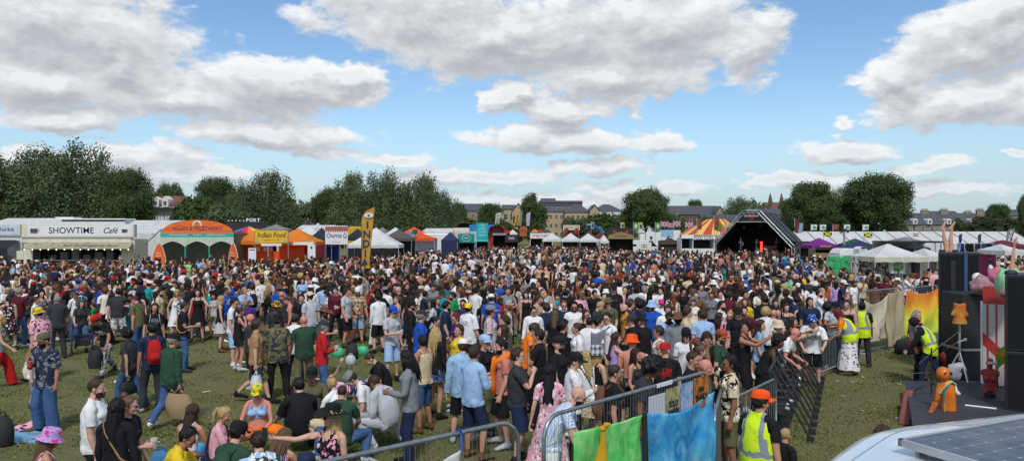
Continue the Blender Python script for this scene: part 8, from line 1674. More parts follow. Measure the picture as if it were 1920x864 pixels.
for a, b in ((pA, pB), (pB, pC), (pC, pD), (pD, pA)): g.prism([a, b, b-Vector((0, 0, .05)), a-Vector((0, 0, .05))], ((pA+pC)/2-(a+b)/2).normalized()*.03)
g.build('frame', M_ALU, fr)
U1, V1 = U.normalized(), Vv.normalized()
def f_cell(nt, b):
 P = nt.vmath('SUBTRACT', nt.obj(), tuple(pA)); dt = lambda v: (lambda n: (nt.set(n.inputs[0], P), nt.set(n.inputs[1], tuple(v)), n.outputs['Value'])[2])(nt.node('ShaderNodeVectorMath', operation='DOT_PRODUCT'))
 W_ = (V1-U1*U1.dot(V1)).normalized(); a, c = nt.math('MULTIPLY', dt(U1), 1/.158), nt.math('MULTIPLY', dt(W_), 1/.158); fa, fc = [nt.math('ABSOLUTE', nt.math('SUBTRACT', nt.math('FRACT', x), .5)) for x in (a, c)]
 ln = nt.math('GREATER_THAN', nt.math('MAXIMUM', fa, fc), .482); bus = nt.math('LESS_THAN', nt.math('ABSOLUTE', nt.math('SUBTRACT', nt.math('ABSOLUTE', nt.math('SUBTRACT', fa, .0)), .17)), .012); dia = nt.math('GREATER_THAN', nt.math('ADD', fa, fc), .93)
 n = nt.noise(P, 9, 4, .7); col = nt.ramp(n, [(.3, (.014, .022, .045)), (.7, (.035, .05, .085))]); col = nt.mix(nt.math('MULTIPLY', bus, .18), col, (.3, .33, .36)); col = nt.mix(nt.math('MAXIMUM', nt.math('MULTIPLY', ln, .3), dia), col, (.45, .48, .52))
 nt.set(b.inputs['Base Color'], col); nt.set(b.inputs['Roughness'], nt.ramp(nt.noise(P, 4, 4), [(.3, .18), (.7, .34)])); b.inputs['Specular IOR Level'].default_value = .5
i_ = .03; q = lambda p: p+((pA+pC)/2-p).normalized()*i_-Vector((0, 0, .006)); MB().prism([q(pA), q(pB), q(pC), q(pD)], (0, 0, -.03)).build('cells', material('solar_cells', f_cell), fr)
g = MB()
for s_ in (.12, .5, .88):
 for p_ in (pA+U*s_, ): g.box(p_-Vector((0, 0, .08))+Vv.normalized()*.05, (.06, .05, .09))
g.build('bracket', M_ALU, fr)
# ---------------------------------------------------------------- the crowd: one line per person
CROWD = '''
180 708 m r dk t:wh j:bk bz.br - bd,skin=a,yaw=0,fat=1.12
219 744 f br st l:bk j:bk ln.bk - xb=tn,var=1
240 734 f fr dk t:bk j:dn bu.lb - sg,cup,yaw=20
86 622 m fl dk T:tr.nv.gy.ch b:dn bz.bk cap.ol bd,can,skin=c
62 650 m r st t:wh s:gy sh.db - H=1.22
94 798 f r xs V:pk s:dn ln.lb buck.fl.li.hp skin=b
-2 588 f r wk v:gy b:rd ln.bl - skin=a
76 574 m bl bagl s:fl.pk.ch s:tn sh.br buck.pl.ol.ye fat=1.2
153 560 f f wr t:ch s:dn lw.tl - fat=1.1,xb=ch,skin=a
201 584 m fl stoop t:pr.bk.wh j:ca.gy.ch.lg sh.bk capb.rd skin=c
243 611 f bl wk t:ch j:dn cu.bk - fat=1.1,skin=b
285 603 m b st t:nv j:ch sh.bk - bp=rd,skin=c
321 624 m br bagr j:dg j:dn sh.gy cap.bk -
343 565 m r dk t:bk j:dn bz.br - sg,xb=tn,cup
290 566 f f st t:pr.bk.gy s:ch ln.br - bp=lg
221 540 m b hug t:ch s:fl.wh.ch sh.bk - fat=1.15
207 548 f r hug t:hs.pk.wh j:ch ln.bk - -
262 521 m b st j:nv j:lg cu.bk - fat=1.1
283 524 f b st j:lg g:bk sh.db - -
312 530 m b st j:bk j:ld sh.bk - -
123 527 m r dk t:rd j:bk sh.bk - skin=d
146 522 m br st t:rd j:bk sh.db cap.bl bp=bl
92 526 f f brow j:lg m:fl.bk.gy sh.br hood.lg -
3 520 m r st t:wh j:nv sh.bk - bd
24 494 m l sip s:sb s:ol sh.br - -
66 492 m r dk t:tl s:nv sh.bk - sg,cup
84 484 m f dk t:wh j:gy bz.bk - sg
39 476 m b st j:ol j:bk ba.br - skin=p
98 492 f l hm l:wh s:dn po.db - -
131 498 f f st l:wh s:gy ln.bk - sg
163 490 m fl st t:lg s:bk sh.br cap.rd sg,bp=bk
180 497 f bl ph v:bk j:kh ln.lb - -
211 500 f fr ph t:sb j:ld ln.bk - -
234 494 m b up t:sb j:nv sh.bk - -
257 480 m f ups t:bl j:bk bz.br - sg
293 470 m b st j:nv j:ch sh.bk - -
292 482 m b st t:bk j:dn sh.br - bp=bl
26 572 f f xs c:pk s:be bu.bl - sg
6 566 m f xs t:wh s:nv sh.bk - -
176 567 m l st t:gr j:ch sh.br - H=1.2
355 488 m f dk t:lm j:ld sh.bk - sg
331 497 f f st t:ti.pk.sb.wh j:wh ln.bk cap.bk -
329 518 m fl st j:gy j:dn sh.bk - -
385 519 f r stoop l:wh j:wh me.br - -
447 504 m b st t:nv j:dn sh.bk cap.nv -
418 506 m r tk l:wh j:bk sh.db - -
398 543 f b sq j:tl m:mr ln.bk trl.gy -
423 538 m fr st t:pr.bl.wh j:ch bz.bk - skin=c
414 553 f r st v:bk k:fl.lg.pk.lm ln.bl - -
437 557 m r st t:wh s:sb sh.bk - sg
461 560 m f look t:pu s:bk bz.gy - -
447 575 f r hm v:bk S:bk po.br - skin=b
471 588 m r st t:ch s:bk ba.br - skin=p
481 594 m r bagr t:tn s:ca.ch.ol.bk me.br - -
520 588 m b st T:ca.ol.ch.kh j:bk bz.br buck.bk fat=1.1
553 588 m b ph t:wh j:nv sh.bk bean.ch xb=be
570 592 m b dk t:dg j:kh ba.br - fat=1.1,bd,skin=p
607 574 m r dk s:ck.gy.ch j:dn sh.br brim.br sg,bd,cup
604 600 f r dk l:rd j:dn sh.gy capb.ch tote=cr,sg
583 546 m bl st t:lg s:gy sh.br capb.be bd
566 549 m f st t:bk j:bk sh.bk - -
547 556 m l look n:- s:bk bz.br - skin=p
530 547 m r st t:rd s:bk sh.gy - -
518 563 m f st t:ch j:bk sh.bk trl.fl.br.ye sg,skin=d
528 546 m b st j:ch j:bk ba.bk - skin=p
524 533 m b st t:bl j:ch sh.br buck.br -
504 529 f b st v:bk g:bk br.bl - -
491 522 m b tk l:wh j:ch sh.bk - xb=nv
474 531 m b st l:fl.wh.bk j:bk sh.br - bp=bk
589 520 m br st j:wh j:bk sh.gy buck.wh bp=bk
606 522 m b st t:bk j:lg me.br - -
630 537 m f dkl l:mr j:bk sh.br - cup
607 487 m b st t:cr j:bk me.br - -
670 537 m f dk s:pl.be.br.ch s:ld sh.br bean.wh bd,sg,can,shoe=br
709 549 m bl st l:wh s:bk sh.bk - -
735 572 m fr dk p:lg s:sb sh.br cap.bl sg,cup
721 537 m b st t:wh j:gy sh.bk capb.gy fat=1.15
744 554 f l fo V:be j:bk po.lb - -
769 562 m r st j:bk j:bk bz.bk cap.bk bd
789 580 m r st t:bl s:nv sh.gy cap.ch fat=1.1
795 544 m r hm p:nv j:bk sh.bk - sg
836 563 m r st t:nv s:bk sh.bk - sg,bd
852 546 m l st t:gr s:bk sh.bk - bd
858 585 f fl st t:pu j:bk sh.rd - sg
879 567 m br st T:pb.wh.gy j:bk sh.bk capb.ye fat=1.1
856 607 m l sip t:ye j:bk sh.br - phone
920 571 m r dk s:sw.wh.rd.bk j:bk sh.db cap.gy sg
905 541 f f look t:wh j:dn ln.br - skin=b
921 550 m b st t:bl j:bk sh.br cap.wh -
908 559 f b st t:bk j:bk ln.bk - -
951 538 m f fo t:pr.gy.wh j:bk bz.br - fat=1.15
816 612 f br st j:bk K:sq.nv.gy.bl br.bl - H=1.74,shoe=bk,skin=b
794 626 m bl dk v:be s:dn sh.bk - can,skin=c
768 654 m l dkl l:gy j:nv dr.bk - cup,skin=d,shoe=bk
868 634 m b st j:ld s:bk me.br cap.cr -
888 645 m br dk l:sb s:nv sh.br - sg,cup
907 626 m r st t:bk B:ol sh.gy cap.sb fat=1.15
942 632 m l dk t:sa s:bk sh.bk - bd,scarf,cup
972 650 m r sip p:ch s:nv sh.br - sg,fat=1.15
990 604 m r look t:or j:bk sh.br - -
1009 614 m l hm t:pr.bk.mu j:bk sh.db - -
1049 630 m r st t:bk j:bk ba.br cap.bk bd,fat=1.1
1031 681 f b st t:fl.pk.mr.wh m:fl.pk.mr.wh ln.bk - -
1076 658 m r dk l:wh j:bk bz.br cap.bk can
1101 656 f b st t:wh k:lp.be.ch ln.bl - xb=bk
1119 646 f br st V:bk s:bk ln.bl buck.pl.lg.ch -
1152 621 f r hug V:li j:ch ln.br - -
1185 625 m b st n:- s:ch ba.br buck.fo skin=p
1194 651 f fr st V:ch j:bk bo.db - -
1203 661 m r look p:ch j:dn af.bk - skin=d
1148 682 m r st t:bk j:ch bz.br - bp=br
1036 722 m r leanfar p:vs.sb.wh j:wh ba.br - sg,bd,shoe=wh
1247 641 m b st t:pb.bk.rd j:dn ba.bk capb.rd fat=1.1
1295 657 m r st t:bk j:bk bz.br - -
1312 640 f r st l:br j:bk bu.lb - -
1322 673 m r st t:ch s:bk ba.br - skin=p
1367 640 m l pt s:ca.be.bk.cr s:ol sh.bk - sg,skin=d
1346 616 m r st t:dg j:bk sh.br cap.ru bd,fat=1.15
1288 612 m f st t:wh j:bk ln.bk bean.bk sg
1306 631 f r hm t:ch j:bk po.gi - -
1324 617 m f look t:bk j:bk me.br - -
1369 580 f f st t:fl.pk.mr j:bk bu.bl - sg
1396 602 m r pic v:bk s:bk sh.bk - phone,skin=c
1434 622 f r lean v:bk m:bk af.bk - can,skin=e,fat=1.25
1424 597 f r st t:ld j:bk ln.br - -
1459 599 m r pic t:bk j:bk sh.br buck.be -
1462 613 m r lean t:wh j:bk ba.br - sg,skin=p
1523 586 m f lean T:pr.wh.bk s:bk sh.bk bean.fl.bl.wh -
1549 563 f r st v:ch m:ch af.bk - skin=d
1593 578 f l lean h:vv.hv m:fl.wh.pk.ch bo.rd band.rd fat=1.25,skin=b,H=1.72,under=t.or,shoe=be
1617 565 m b st h:vv.hv j:ch sh.bk - skin=d,under=t.bk
1720 580 m r st h:vv.hr j:bk br.gy - fat=1.05,under=t.gy
1743 596 m l stoop h:vv.hv j:nv sh.bk hood.bk under=j.bk
1424 729 m br st h:vv.hv j:bk sh.db cap.fo under=t.bk,fat=1.08
1470 802 m br st t:bk j:bk bz.bl - H=1.25
1655 793 m b st t:ch j:bk sh.br - -
360 755 f br xs V:wh j:nv ln.br - -
418 761 f r xs t:pk j:nv po.bl - xb=bk
346 798 m r kn j:ye j:bk sh.bk - sg,skin=c
442 786 m br xs t:dg j:ch sh.bk cap.bk bp=dg
486 807 m b kn T:ca.sb.dg.wh s:bk sh.db - -
530 802 f br kn V:li s:wh br.lb - -
483 717 f f xs c:sb B:or bu.bl cap.fl.ye.gr sg,skin=p,fat=1.2
561 706 m b kn T:bk j:dn sh.bk - fat=1.1
586 686 m f xd t:ol j:ol sh.br cap.bk skin=c
626 701 f bl xs t:wh s:be bu.bl - fat=1.2
641 722 m b xs t:dg j:dn bz.br - fat=1.1
576 846 m b xs t:nv s:gy sh.bk cap.nv -
617 756 f fl sel d:fl.bk.hp.pk - lw.bl brim.bk sg,phone,yaw=-30
682 692 m l xl t:wh j:lg sh.br cap.gy bp=bk
721 704 m bl xl j:lg j:lg sh.br - skin=c
650 672 f r lie t:hs.hp.wh s:dn bo.br - shoe=wh
712 660 m l xl t:bk s:be bz.br - -
1057 540 m f up t:nv j:bk sh.gi - sg
1073 541 f f st t:bk j:dn ln.br - -
1092 540 m f st t:br j:bk sh.gi - -
1114 542 m f st t:bk j:bk sh.bk - -
1136 541 f f st t:be j:bk sh.br buck.wh -
1141 557 m f st t:ol j:bk sh.br trl.ol sg
1110 525 m f fo t:wh j:bk sh.bk - bd,sg
1092 515 f f st V:gr j:bk ln.br - -
1106 514 f f st V:be k:rd ln.lb - -
1055 515 f f st l:fl.be.ch j:bk lw.bk - -
1031 494 m b st t:pb.bk.or j:bk sh.br cap.bk -
987 545 f f st v:bk g:bk ln.br - -
1007 551 m r st v:be s:bk sh.br - -
1000 573 m f st l:wh j:bk sh.bk - sg
1025 566 m b st t:nv j:bk me.br - -
1044 562 f f st t:bk j:bk sh.bk bean.tl -
1046 550 m f st t:wh j:bk sh.bk - sg
1040 580 f b st t:bk j:bk ln.lb - -
1077 564 m f st t:wh j:bk sh.bk - bd,sg
1089 567 f f ph t:mr j:bk ln.bk - phone
1098 579 f f st v:bk j:bk ln.br - sg
1116 564 m r look t:ch j:bk sh.bl - -
1055 596 m r st j:bk j:bk cu.bk - -
1104 594 m b st t:wh j:bk bz.bk - -
1122 592 m r st t:wh j:bk sh.bk - -
1140 584 m fl st t:wh j:bk sh.bk - sg,xb=bk
1083 604 m l st t:wh j:bk bz.br - -
1174 570 m l st l:mu j:bk ba.br - bd
1187 588 m l hm t:bk j:bk sh.br cap.ch sg
1207 592 m bl st t:bk j:bk ba.br capb.bk -
1222 562 m f st j:bl j:bk sh.br buck.sb bd,sg
1240 560 f f st t:wh j:bk po.br cap.hp -
1240 536 m f st t:wh j:bk me.bk - bp=nv
1220 537 m b st t:wh j:bk me.bk - xb=bk
1255 522 m br st t:gy s:bk sh.bk - bp=bk
1241 507 m b st t:wh j:ch sh.db - -
1264 505 m f up t:wh s:bk sh.br - skin=b
1196 535 f f st t:ch j:bk ln.bk - -
1208 534 m f st l:wh j:bk sh.gy - bd
1252 568 m f st t:wh j:bk me.br - -
1254 582 m f look s:sb j:bk sh.bk - skin=e
1271 584 m b st T:gy j:bk me.bk brim.br skin=e
1236 608 m l st v:wh s:bk sh.br - sg
1151 533 m f st t:bk j:bk ln.gy cap.bk sg
1172 536 m f pic t:pk s:bk sh.br - phone
1156 559 f b st t:bk j:bk ln.bk - -
1180 559 m r st t:ch j:bk me.br - -
1202 559 m r st j:nv j:bk cu.bk - -
1286 573 m r st t:be j:bk sh.br - -
1300 560 f f st t:cr j:bk po.br band.bl -
1318 577 m b st p:sb j:bk me.br - -
1352 562 m r st t:wh j:bk sh.bk - bd
1347 584 f r st t:bk j:bk ln.br - sg
1384 574 m f st t:bk j:bk sh.bk cap.bk sg
1395 572 m f st t:mr s:bk sh.bk - bd
1397 558 f f st s:fl.ye.gr j:bk ln.br - -
1405 543 m l look t:bk j:bk sh.br - skin=p
1412 529 f bl st l:wh j:ld lw.gi - -
1432 527 m f st t:pr.bk.gy j:bk sh.br - sg
1446 545 m r st t:gy j:bk sh.bk - -
1435 553 m b st j:bk j:bk sh.bk - fat=1.3
1454 559 f f st t:ru j:bk ln.br - -
1436 573 m b st t:wh j:bk cu.bl - -
1450 580 m b st t:wh j:bk ba.br - skin=p
1460 575 f f st t:ch j:bk ln.bk - -
1474 567 f f st V:bk j:bk ln.br - -
1484 555 m r look t:nv j:bk sh.bk - -
1503 563 f b st v:bk j:bk ln.br - -
1518 556 m f st t:nv j:bk ln.bk - -
1565 564 m f fo t:lg j:bk sh.bk cap.bk skin=c
1587 560 m f st v:bk j:bk sh.br - -
1486 592 f r pic l:br j:bk ln.br - phone
1338 524 f f st V:br j:bk ln.br buck.wh -
1334 547 f f st t:gy j:bk po.bk - sg
1350 544 m f st t:wh j:bk sh.bk - -
1363 547 m b st t:mr j:bk bz.bk - skin=e
1372 519 m r st t:bk j:bk sh.gi - -
1398 514 m b st j:dn j:bk sh.br buck.dn -
1314 531 m f st t:gy j:bk sh.bk - -
1292 514 m b st j:be j:be sh.bk cap.rd -
1305 546 m f st t:br j:bk bz.bk - -
1482 517 m b st t:ti.bl.lm.gr j:bk bz.br - fat=1.2
1495 514 m b st t:ru j:bk ba.br - -
1511 511 m f st t:ye j:bk sh.bk cap.ch bd
1505 531 f b st t:wh j:bk po.db - -
1529 535 m b st t:wh j:bk sh.bk - -
1549 523 f b st D:fl.ru.br.or - ln.br brim.br -
1568 527 f b st J:li m:li ln.bk - skin=d
1455 503 f b st l:bk j:bk ln.bk - bp=pk
1461 506 m b st j:bk j:bk sh.bk - -
651 518 m f st t:bk j:bk sh.bk - sg,bd
666 520 f l st t:wh j:bk bo.br - -
688 515 m l st t:gy j:bk sh.br - -
690 497 m b st t:ol j:bk me.br buck.mu -
714 509 m bl st t:bk j:bk sh.bk - bd
732 492 m f st t:sa j:bk ba.br - -
738 510 m r st s:pk j:bk sh.db - -
749 518 f l st j:dg j:bk bo.br - -
775 513 f b st l:hs.wh.bk j:bk ln.br - -
794 510 f f fo j:fo g:bk ln.bk - sg
784 507 f f st t:wh j:bk ln.bk - -
829 514 m r st t:wh j:bk sh.bk - -
858 518 m l look t:nv j:bk sh.bk - -
840 524 f b st t:br j:bk lw.gi - -
813 530 m f look t:gy j:bk sh.br - -
823 536 m l look t:wh j:bk sh.br - -
740 530 f f st t:bk j:bk cu.bk - -
750 537 m l st t:bk j:bk ba.br - sg
762 529 m f fo t:bk j:bk sh.br - -
714 533 m r st l:mu j:bk sh.bk - -
702 531 f b st l:mr j:bk lw.rd - -
812 560 f l hm l:lg j:bk ln.bk - -
868 560 m f st t:nv j:bk sh.bk - bd,sg
813 592 f r st V:ch j:bk po.bk - sg
880 529 f f st v:bk g:bk ln.bl - sg
892 530 m l st n:- s:bk sh.bk - bd,skin=c
911 522 m f st j:ol j:bk sh.br - sg
948 588 m l st t:ol j:bk me.br - -
941 607 f l tk l:fl.bk.wh j:bk ln.br - -
944 510 f b st l:li j:bk ln.br buck.be -
953 570 f l st t:be j:bk po.gi - -
888 511 m l st t:nv j:bk bz.gy cap.gy -
'''
prng = np.random.default_rng(11); pr = random.Random(5)
def parse(line):
 t = line.split(); sp = dict(x=float(t[0]), yh=float(t[1]), sex=t[2] if t[2] in 'mf' else 'm', face=t[3], pose=t[4])
 k, c = t[5].split(':'); sp['top'] = (k, c) if k != 'n' else ('n', '')
 sp['bot'] = tuple(t[6].split(':')) if t[6] != '-' else None
 sp['hair'] = tuple(t[7].split('.')); sp['hat'] = None if t[8] == '-' else (t[8].split('.')[0], t[8].split('.', 1)[1])
 for e in t[9].split(',') if len(t) > 9 else []:
  if e in ('-', ''): continue
  a, _, v = e.partition('='); sp[a] = 1 if not v else (float(v) if a in ('fat', 'H', 'yaw') else int(v) if a == 'var' else tuple(v.split('.', 1)) if a == 'under' else v)
 return sp
P_ = [parse(l) for l in CROWD.strip().split('\n')]
TOPS_M = ['t:bk', 't:pr.bk.lg', 't:bk', 't:wh', 't:pr.wh.bk', 't:nv', 't:pb.bk.wh', 't:gy', 't:ch', 's:sb', 'p:nv', 'p:bk', 't:ol', 'l:gy', 'j:bk', 't:mr', 't:dg', 't:pr.bk.wh', 's:fl.nv.wh', 's:pl.rd.bk', 't:be', 'T:ti.pk.ye.bl', 't:sb', 's:ck.wh.nv', 't:hs.wh.nv', 'j:nv', 't:rd', 't:bl', 'n:-']
TOPS_F = ['V:bk', 'V:wh', 't:bk', 't:wh', 'v:bk', 'l:wh', 't:gy', 'd:fl.bk.rd.wh', 'd:bk', 'V:rd', 'c:bk', 'c:wh', 'l:fl.be.br', 't:pk', 'v:be', 'l:bk', 'j:ld', 'd:fl.wh.pk.gr', 't:mu', 'V:li', 'v:ol', 'l:hs.wh.nv', 't:sb', 'd:ti.pu.pk.bl', 'V:tl']
BOT_M = ['j:dn', 'j:bk', 'j:nv', 's:bk', 's:nv', 's:be', 's:ol', 'j:ch', 's:gy', 's:dn', 'j:kh']; BOT_F = ['j:dn', 'j:bk', 'S:dn', 'S:bk', 'g:bk', 'k:bk', 'm:fl.nv.wh', 'k:ld', 'b:be', 'S:wh', 'j:ld', 'm:wh']
HAIR_M = ['sh.bk', 'sh.db', 'sh.br', 'sh.br', 'bz.bk', 'bz.br', 'me.br', 'cu.bk', 'ba.br', 'sh.lb', 'sh.gi', 'sh.gy']; HAIR_F = ['ln.br', 'ln.db', 'ln.bk', 'ln.bl', 'ln.lb', 'lw.br', 'lw.bl', 'po.br', 'po.db', 'bu.bl', 'bo.br', 'bo.bk', 'ln.gi']
HATS = ['cap.bk', 'cap.nv', 'cap.wh', 'buck.be', 'buck.bk', 'brim.be', 'capb.bk', 'trl.br', 'buck.wh', 'cap.ol', 'bean.bk', 'cap.rd']
def rand_person(x, yh):
 s = pr.choice('mmf' if pr.random() < .5 else 'mff'); m = s == 'm'
 k, c = pr.choice(TOPS_M if m else TOPS_F).split(':')
 sp = dict(x=x, yh=yh, sex=s, face=pr.choice(['f', 'r', 'r', 'b', 'b', 'br', 'fr', 'l', 'fl', 'bl']), pose=pr.choice(['st', 'st', 'st', 'dk', 'fo', 'ph', 'pk', 'tk', 'hip', 'hm', 'look', 'sip', 'pic' if pr.random() < .3 else 'ph2', 'up' if pr.random() < .25 else 'st', 'da' if pr.random() < .3 else 'st']), top=(k, c) if k != 'n' else ('n', ''), bot=None if k in 'dD' else tuple(pr.choice(BOT_M if m else BOT_F).split(':')), hair=tuple(pr.choice(HAIR_M if m else HAIR_F).split('.')), hat=None)
 if pr.random() < .2: h = pr.choice(HATS); sp['hat'] = tuple(h.split('.', 1))
 if pr.random() < .35: sp['sg'] = 1
 if m and pr.random() < .3: sp['bd'] = 1
 if pr.random() < .12: sp['xb'] = 'bk'
 sp['skin'] = pr.choice('aaaabbbcpde'); sp['var'] = pr.randint(0, 1)
 return sp
def free(x, yh, rad):
 return all(math.hypot(x-p['x'], (yh-p['yh'])*1.3) > rad for p in P_)
tries = 0
N_IND = 300
while len(P_) < N_IND and tries < 4000:
 tries += 1; yh = pr.uniform(512, 556); x = pr.uniform(5, 470) if pr.random() < .8 else pr.uniform(600, 1540)
 if free(x, yh, 13): P_.append(rand_person(x, yh))
def desc_top(sp):
 k, c = sp['top']
 if k == 'n': return 'no shirt'
 w = color_words(c); return w if (w.endswith('vest')) else f"{w} {TOPW[k]}"
def desc_bot(sp): return None if sp['bot'] is None else f"{color_words(sp['bot'][1])} {BOTW[sp['bot'][0]]}"
def desc_hat(sp): return None if not sp['hat'] else f"{color_words(sp['hat'][1])} {HATW[sp['hat'][0]]}"
HAND = {'dkl': 'l', 'bagl': 'l'}
def build_person(sp):
 d0 = FPX*(CAM_H-1.72)/(sp['yh']-HOR); lod = 0 if d0 < 15.5 else 1
 if 'H' not in sp: sp['H'] = min(1.9, max(1.66, prng.normal(1.77, .05))) if sp['sex'] == 'm' else min(1.76, max(1.55, prng.normal(1.65, .045)))
 if 'shoe' not in sp: sp['shoe'] = pr.choice(['wh', 'bk', 'bk', 'ch', 'lg', 'br'])
 sp.setdefault('skin', pr.choice('aaab')); sp.setdefault('yaw', pr.uniform(-25, 25)); sp.setdefault('var', pr.randint(0, 1))
 if sp['pose'] in ('st', 'dk', 'ph', 'sip', 'tk', 'hip') and 'flip' not in sp and not any(k in sp for k in ('cup', 'can', 'phone', 'tote')): sp['flip'] = pr.random() < .5
 res = make_person(sp, lod, prng)
 d = FPX*(CAM_H-sp['top_z'])/(sp['yh']-HOR) if 'd' not in sp else sp['d']
 X = gx(sp['x'], d); rot = R(FACE[sp['face']]+pr.uniform(-12, 12))-math.atan2(X, d); sp.update(X=X, d=d, rot=rot)
 root = None
 for n, p, V, m in res:
  me = np_mesh(n, V, p['F'], [m], attrs={'rest': p['rest']}); o = bpy.data.objects.new(n, me); COL.objects.link(o)
  if root is None: root = o; o.location = (X, d, sp.get('z', 0)); o.rotation_euler.z = rot
  else: o.parent = root
 sp['obj'] = root; sp['M'] = Matrix.Translation((X, d, sp.get('z', 0))) @ Matrix.Rotation(rot, 4, 'Z'); sp['lod'] = lod
for px_, l, hr, pz, tp in ((1389, 'm', 'me.br', 'dk', 't:bk'), (1420, 'm', 'sh.bk', 'ph2', 't:ch'), (1457, 'm', 'sh.br', 'ph2', 't:bk')):
 P_.append(dict(x=px_, yh=462, sex=l, face='f', pose=pz, top=tuple(tp.split(':')), bot=('j', 'bk'), hair=tuple(hr.split('.')), hat=None, d=96.3, z=1.15, stage=1))
for sp in P_: build_person(sp)
# ---- labels: clothes, pose, and the neighbour that tells look-alikes apart
from collections import Counter
feats = Counter(f for sp in P_ for f in {desc_top(sp), desc_hat(sp), desc_bot(sp)} if f)
def nwords(s): return len(s.split())
def uniq_feat(sp):
 for f, w in ((desc_hat(sp), 'wearer'), (desc_top(sp), 'wearer'), (desc_bot(sp), 'wearer')):
  if f and feats[f] == 1 and f != 'no shirt': return f
 return None
def base(sp, lvl):
 t, b, h = desc_top(sp), desc_bot(sp), desc_hat(sp); s = f"person in {t}"
 if b: s += f" and {b}"
 if h: s += f" with {h}"
 if lvl >= 1: s += f", {POSEW[sp['pose']]}"
 if lvl >= 2: s += f", {FACEW[sp['face']]}"
 return s
used = set()
def neighbours(sp):
 for q in sorted((q for q in P_ if q is not sp and uniq_feat(q) and not q.get('stage')), key=lambda q: math.hypot(q['x']-sp['x'], (q['yh']-sp['yh'])*1.5)+6*nwords(uniq_feat(q))):
  dx_, dy_ = q['x']-sp['x'], q['yh']-sp['yh']
  yield ('left of' if dx_ > 0 else 'right of') if abs(dx_) > abs(dy_) else ('behind' if dy_ > 0 else 'in front of'), uniq_feat(q)
def first(sp, forms, ok=lambda l: True):
 for rel, f in list(neighbours(sp))[:12]:
  for form in forms:
   l = ' '.join(form(rel, f).split())
   if nwords(l) <= 16 and l not in used and ok(l): used.add(l); return l
for sp in P_:
 b0, b1 = base(sp, 0), base(sp, 1); t, b = desc_top(sp), desc_bot(sp)
 if uniq_feat(sp):
  l = b1 if nwords(b1) <= 16 else b0
  if l not in used: sp['label'] = l; used.add(l)
 if 'label' not in sp: sp['label'] = first(sp, (lambda r, f: f"{b0}, {r} the {f} wearer", lambda r, f: f"person in {t} and {b}, {r} the {f} wearer", lambda r, f: f"person in {t} {r} the {f} wearer"))
 if sp.get('stage'): sp['label'] = {1389: 'performer in black at the left microphone on the far stage', 1420: 'performer in charcoal standing at the centre of the far stage', 1457: 'performer in black near the drum kit on the far stage'}[sp['x']]
def held(item, sp, verb='of'):
 f = uniq_feat(sp)
 if f: l = ' '.join(f"{item} {verb} the {f} wearer".split()); used.add(l); return l
 t = desc_top(sp); return first(sp, (lambda r, f: f"{item} {verb} the person in {t} {r} the {f} wearer", lambda r, f: f"{item} {verb} person {r} the {f} wearer")) or item
for sp in P_: tag(sp['obj'], sp['label'], 'person', 'people in the festival crowd' if not sp.get('stage') else 'performers on the far stage')
# ---- what they carry
lab = lambda s: s
def grip(sp, hand=None):
 h = hand or HAND.get(sp['pose'], 'r')
 if sp.get('flip'): h = 'l' if h == 'r' else 'r'
 return sp['M'] @ Vector(sp['hand'][h][0])
nfill = 0
for sp in P_:
 if sp.get('stage'): continue
 near = sp['lod'] == 0
 if sp.get('can'): cup(grip(sp)-Vector((0, 0, .06)), paint('can_silver', (.5, .5, .5), .3, .7) if sp['x'] > 1070 else plainmat('rd'), held('drinks can held by', sp, ''), 'drinks_can')
 elif sp.get('cup') or (sp['pose'] in ('dk', 'dkl') and not sp.get('phone') and sp['x'] != 180): cup(grip(sp)-Vector((0, 0, .05)), M_CUP, held('plastic cup held by', sp, ''), fill=M_COLA if sp['x'] == 768 else M_BEER)
 if sp.get('phone') or (sp['pose'] in ('ph', 'ph2') and sp['d'] < 24):
  o = MB().box((0, 0, .03), (.075, .012, .15)).build('phone', M_BLK, bevel=.006, loc=grip(sp, 'r'), rz=sp['rot']); MB().bbox((-.033, -.0085, -.035), (.033, -.0065, .095)).build('phone_screen', M_PANE, o); tag(o, held('dark phone held by', sp, ''), 'phone')
 if sp.get('bp'):
  f = FIG[sp['sex']]; p = pack_piece(f, sp['lod']); V = (skin(p, sp['T'])+sp['off'])*sp['Hs']; me = np_mesh('backpack', V, p['F'], [fabric(sp['bp'])], attrs={'rest': p['rest']}); o = bpy.data.objects.new('backpack', me); COL.objects.link(o); o.matrix_world = sp['M']; tag(o, held(CLR[sp['bp']][1]+' backpack worn by', sp, ''), 'backpack')
byx = {int(sp['x']): sp for sp in P_ if not sp.get('stage')}
def hang(x, hand, name, mat, w, t, h, label, cat='bag', strap=.2, rz_=0):
 sp = byx[x]; p = grip(sp, hand); o = empty(name, p-Vector((0, 0, h+strap)), sp['rot']+rz_, lab(label), cat); g = MB()
 g.grid(lambda u, v: (math.cos(2*math.pi*u)*w/2*(1+.10*math.sin(v*3+u*9))*(.8+.3*math.sin(math.pi*min(1, (1-v)*.8+.15))), math.sin(2*math.pi*u)*t/2*(.35+.8*math.sin(math.pi*min(1, .12+v*.7))), h*(1-v)), 24, 10); g.add([(math.cos(a*.2618)*w*.42, math.sin(a*.2618)*t*.3, .002) for a in range(24)], [tuple(range(23, -1, -1))]); g.build('bag_body', mat, o, smooth=True)
 for s in (-1, 1): g = MB(); g.tube([(-w*.22, s*t*.12, h*.97), (-w*.08, s*t*.05, h+strap*.8), (0, 0, h+strap), (w*.08, s*t*.05, h+strap*.8), (w*.22, s*t*.12, h*.97)], .009, 6); g.build('handle', mat, o)
 return o
M_PAPER = paint('kraft_paper', (.34, .23, .12), .8, bump=.3); M_PLB = paint('carrier_white', (.62, .68, .72), .4, bump=.4, scale=7)
